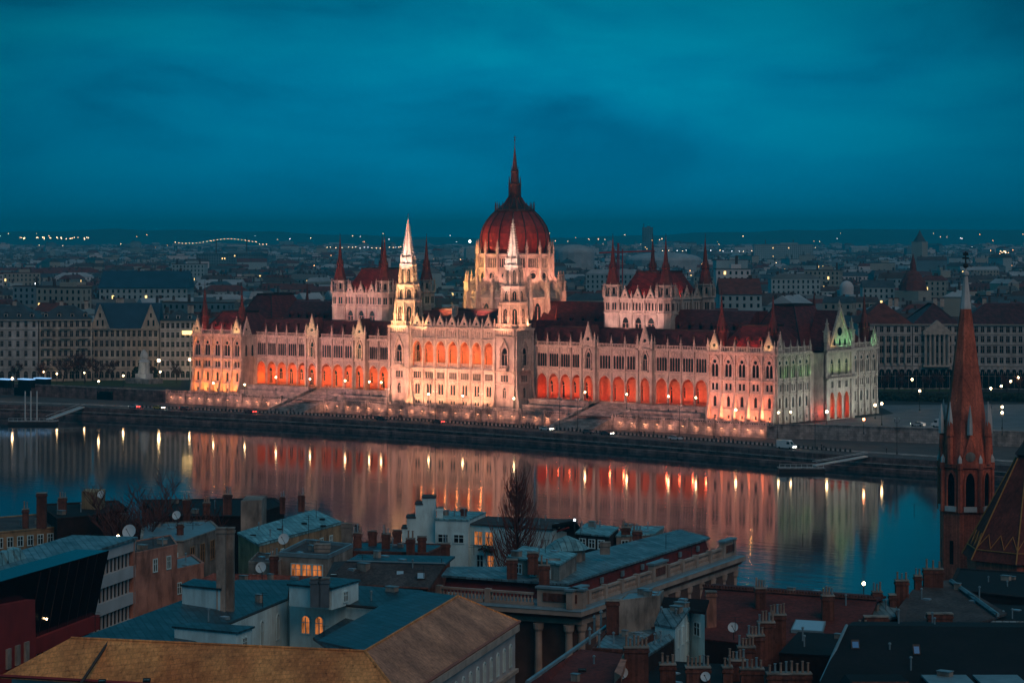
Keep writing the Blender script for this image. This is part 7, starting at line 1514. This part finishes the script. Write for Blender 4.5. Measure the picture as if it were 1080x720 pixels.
# drum and dome
for k in range(16):
    a = 2 * pi * k / 16
    if sin(a) > .45: continue
    left = cos(a) < -.1
    spot((23.5 * cos(a), 33 + 23.5 * sin(a), 27), (15 * cos(a), 33 + 15 * sin(a), 42), 8000 if left else 5200, (1, .48, .13) if left else (1, .36, .22), 110, .3)
    spot((16.8 * cos(a), 33 + 16.8 * sin(a), 43.5), (13 * cos(a), 33 + 13 * sin(a), 51), 1900 if left else 1300, (1, .48, .14) if left else (1, .36, .24), 120, .3)
spot((-34, 8, 33), (-10, 27, 46), 52000, (1, .48, .14), 60, .5); spot((30, 2, 30), (8, 26, 46), 32000, (1, .48, .24), 60, .5)
spot((-27, 3, 30.5), (-14, 24, 33), 9000, (1, .48, .13), 90, .4); spot((-9, -1, 36), (-6, 18, 37), 4000, (1, .46, .2), 100, .4); spot((9, -1, 36), (7, 18, 37), 3000, (1, .42, .3), 100, .4)  # fill spots added above the roofs to lighten the dark lower drum
for x, y, e_ in ((-48, 0, 1), (-10, -16, .7), (46, 0, 1), (62, 22, .6)): spot((x, y, 31), (x * .12, 28, 64), 10000 * e_, (1, .30, .24), 34, .5)
# roofs of the chambers and end pavilions
for sg in (1, -1):
    for u in (58, 64.4, 71): spot((sg * u, 20.9, 40), (sg * u, 27, 46), 260, (1, .12, .06), 120, .2)
    spot((sg * 64.4 + 11.2, 33, 40), (sg * 64.4 + 6, 33, 46), 420, (1, .12, .06), 120, .2)
    for u in (56, 73): spot((sg * u, 12, 30), (sg * u, 21, 36), 1300 if sg < 0 else 900, PINK, 110, .3)
    for u in (64.4,): spot((sg * u, 11, 30), (sg * u, 21, 36), 1300, PINK, 130, .3)
    for k in range(4): spot((sg * 120.5 - 9 + k * 6, .9, 23.6), (sg * 120.5 - 9 + k * 6, .0, 24.6), 500, YEL, 150, .1); spot((sg * 120.5 - 9 + k * 6, 1.2, 24.5), (sg * 120.5 - 9 + k * 6, 6, 30), 260, (1, .15, .1), 130, .2)
    for u in (53, 77):
        if sg < 0:
            for dx in (-1.9, 1.9): spot((sg * u + dx, WV - 3.0, 23.1), (sg * u, WV - 1.5, 28), 700, (1, .75, .25), 110, .1); spot((sg * u + dx * .5, WV - 2.9, 15.2), (sg * u, WV - 1.3, 18), 450, YEL, 110, .1)
# right side face: cool white, green and red accents
for v in range(2, 66, 9): spot((150, v, 1.0), (134, v, 13), 900, (.75, .85, .75), 110, .3)
for v in (4, 9, 15, 19): spot((135.6, v, 14.6), (133.8, v, 18), 60, (.3, 1, .2), 130, .1)
for v in (27, 32, 37): spot((140.2, v, 15.2), (138.2, v, 19), 70, (.6, 1, .3), 130, .1); spot((140.0, v, 23.6), (138.4, v, 29), 200, GRN if v > 27 else YEL, 120, .1); light('POINT', (136.6, v, 3.5), 260, (1, .08, .04), .3)
spot((136, 60, 23.6), (133.8, 62, 28), 200, GRN, 120, .1)
light('POINT', (136.6, 21.5, 3.0), 260, (1, .08, .04), .3)

# yellow lights behind the pavilion gablets
for sg in (-1, 1):
    for k in (0, 4): spot((sg * 120.5 - 10.6 + k * 5.3, -2.2, 23.4), (sg * 120.5 - 10.6 + k * 5.3, -.3, 26.5), 300 if sg < 0 else 140, (1, .55, .2), 120, .1)
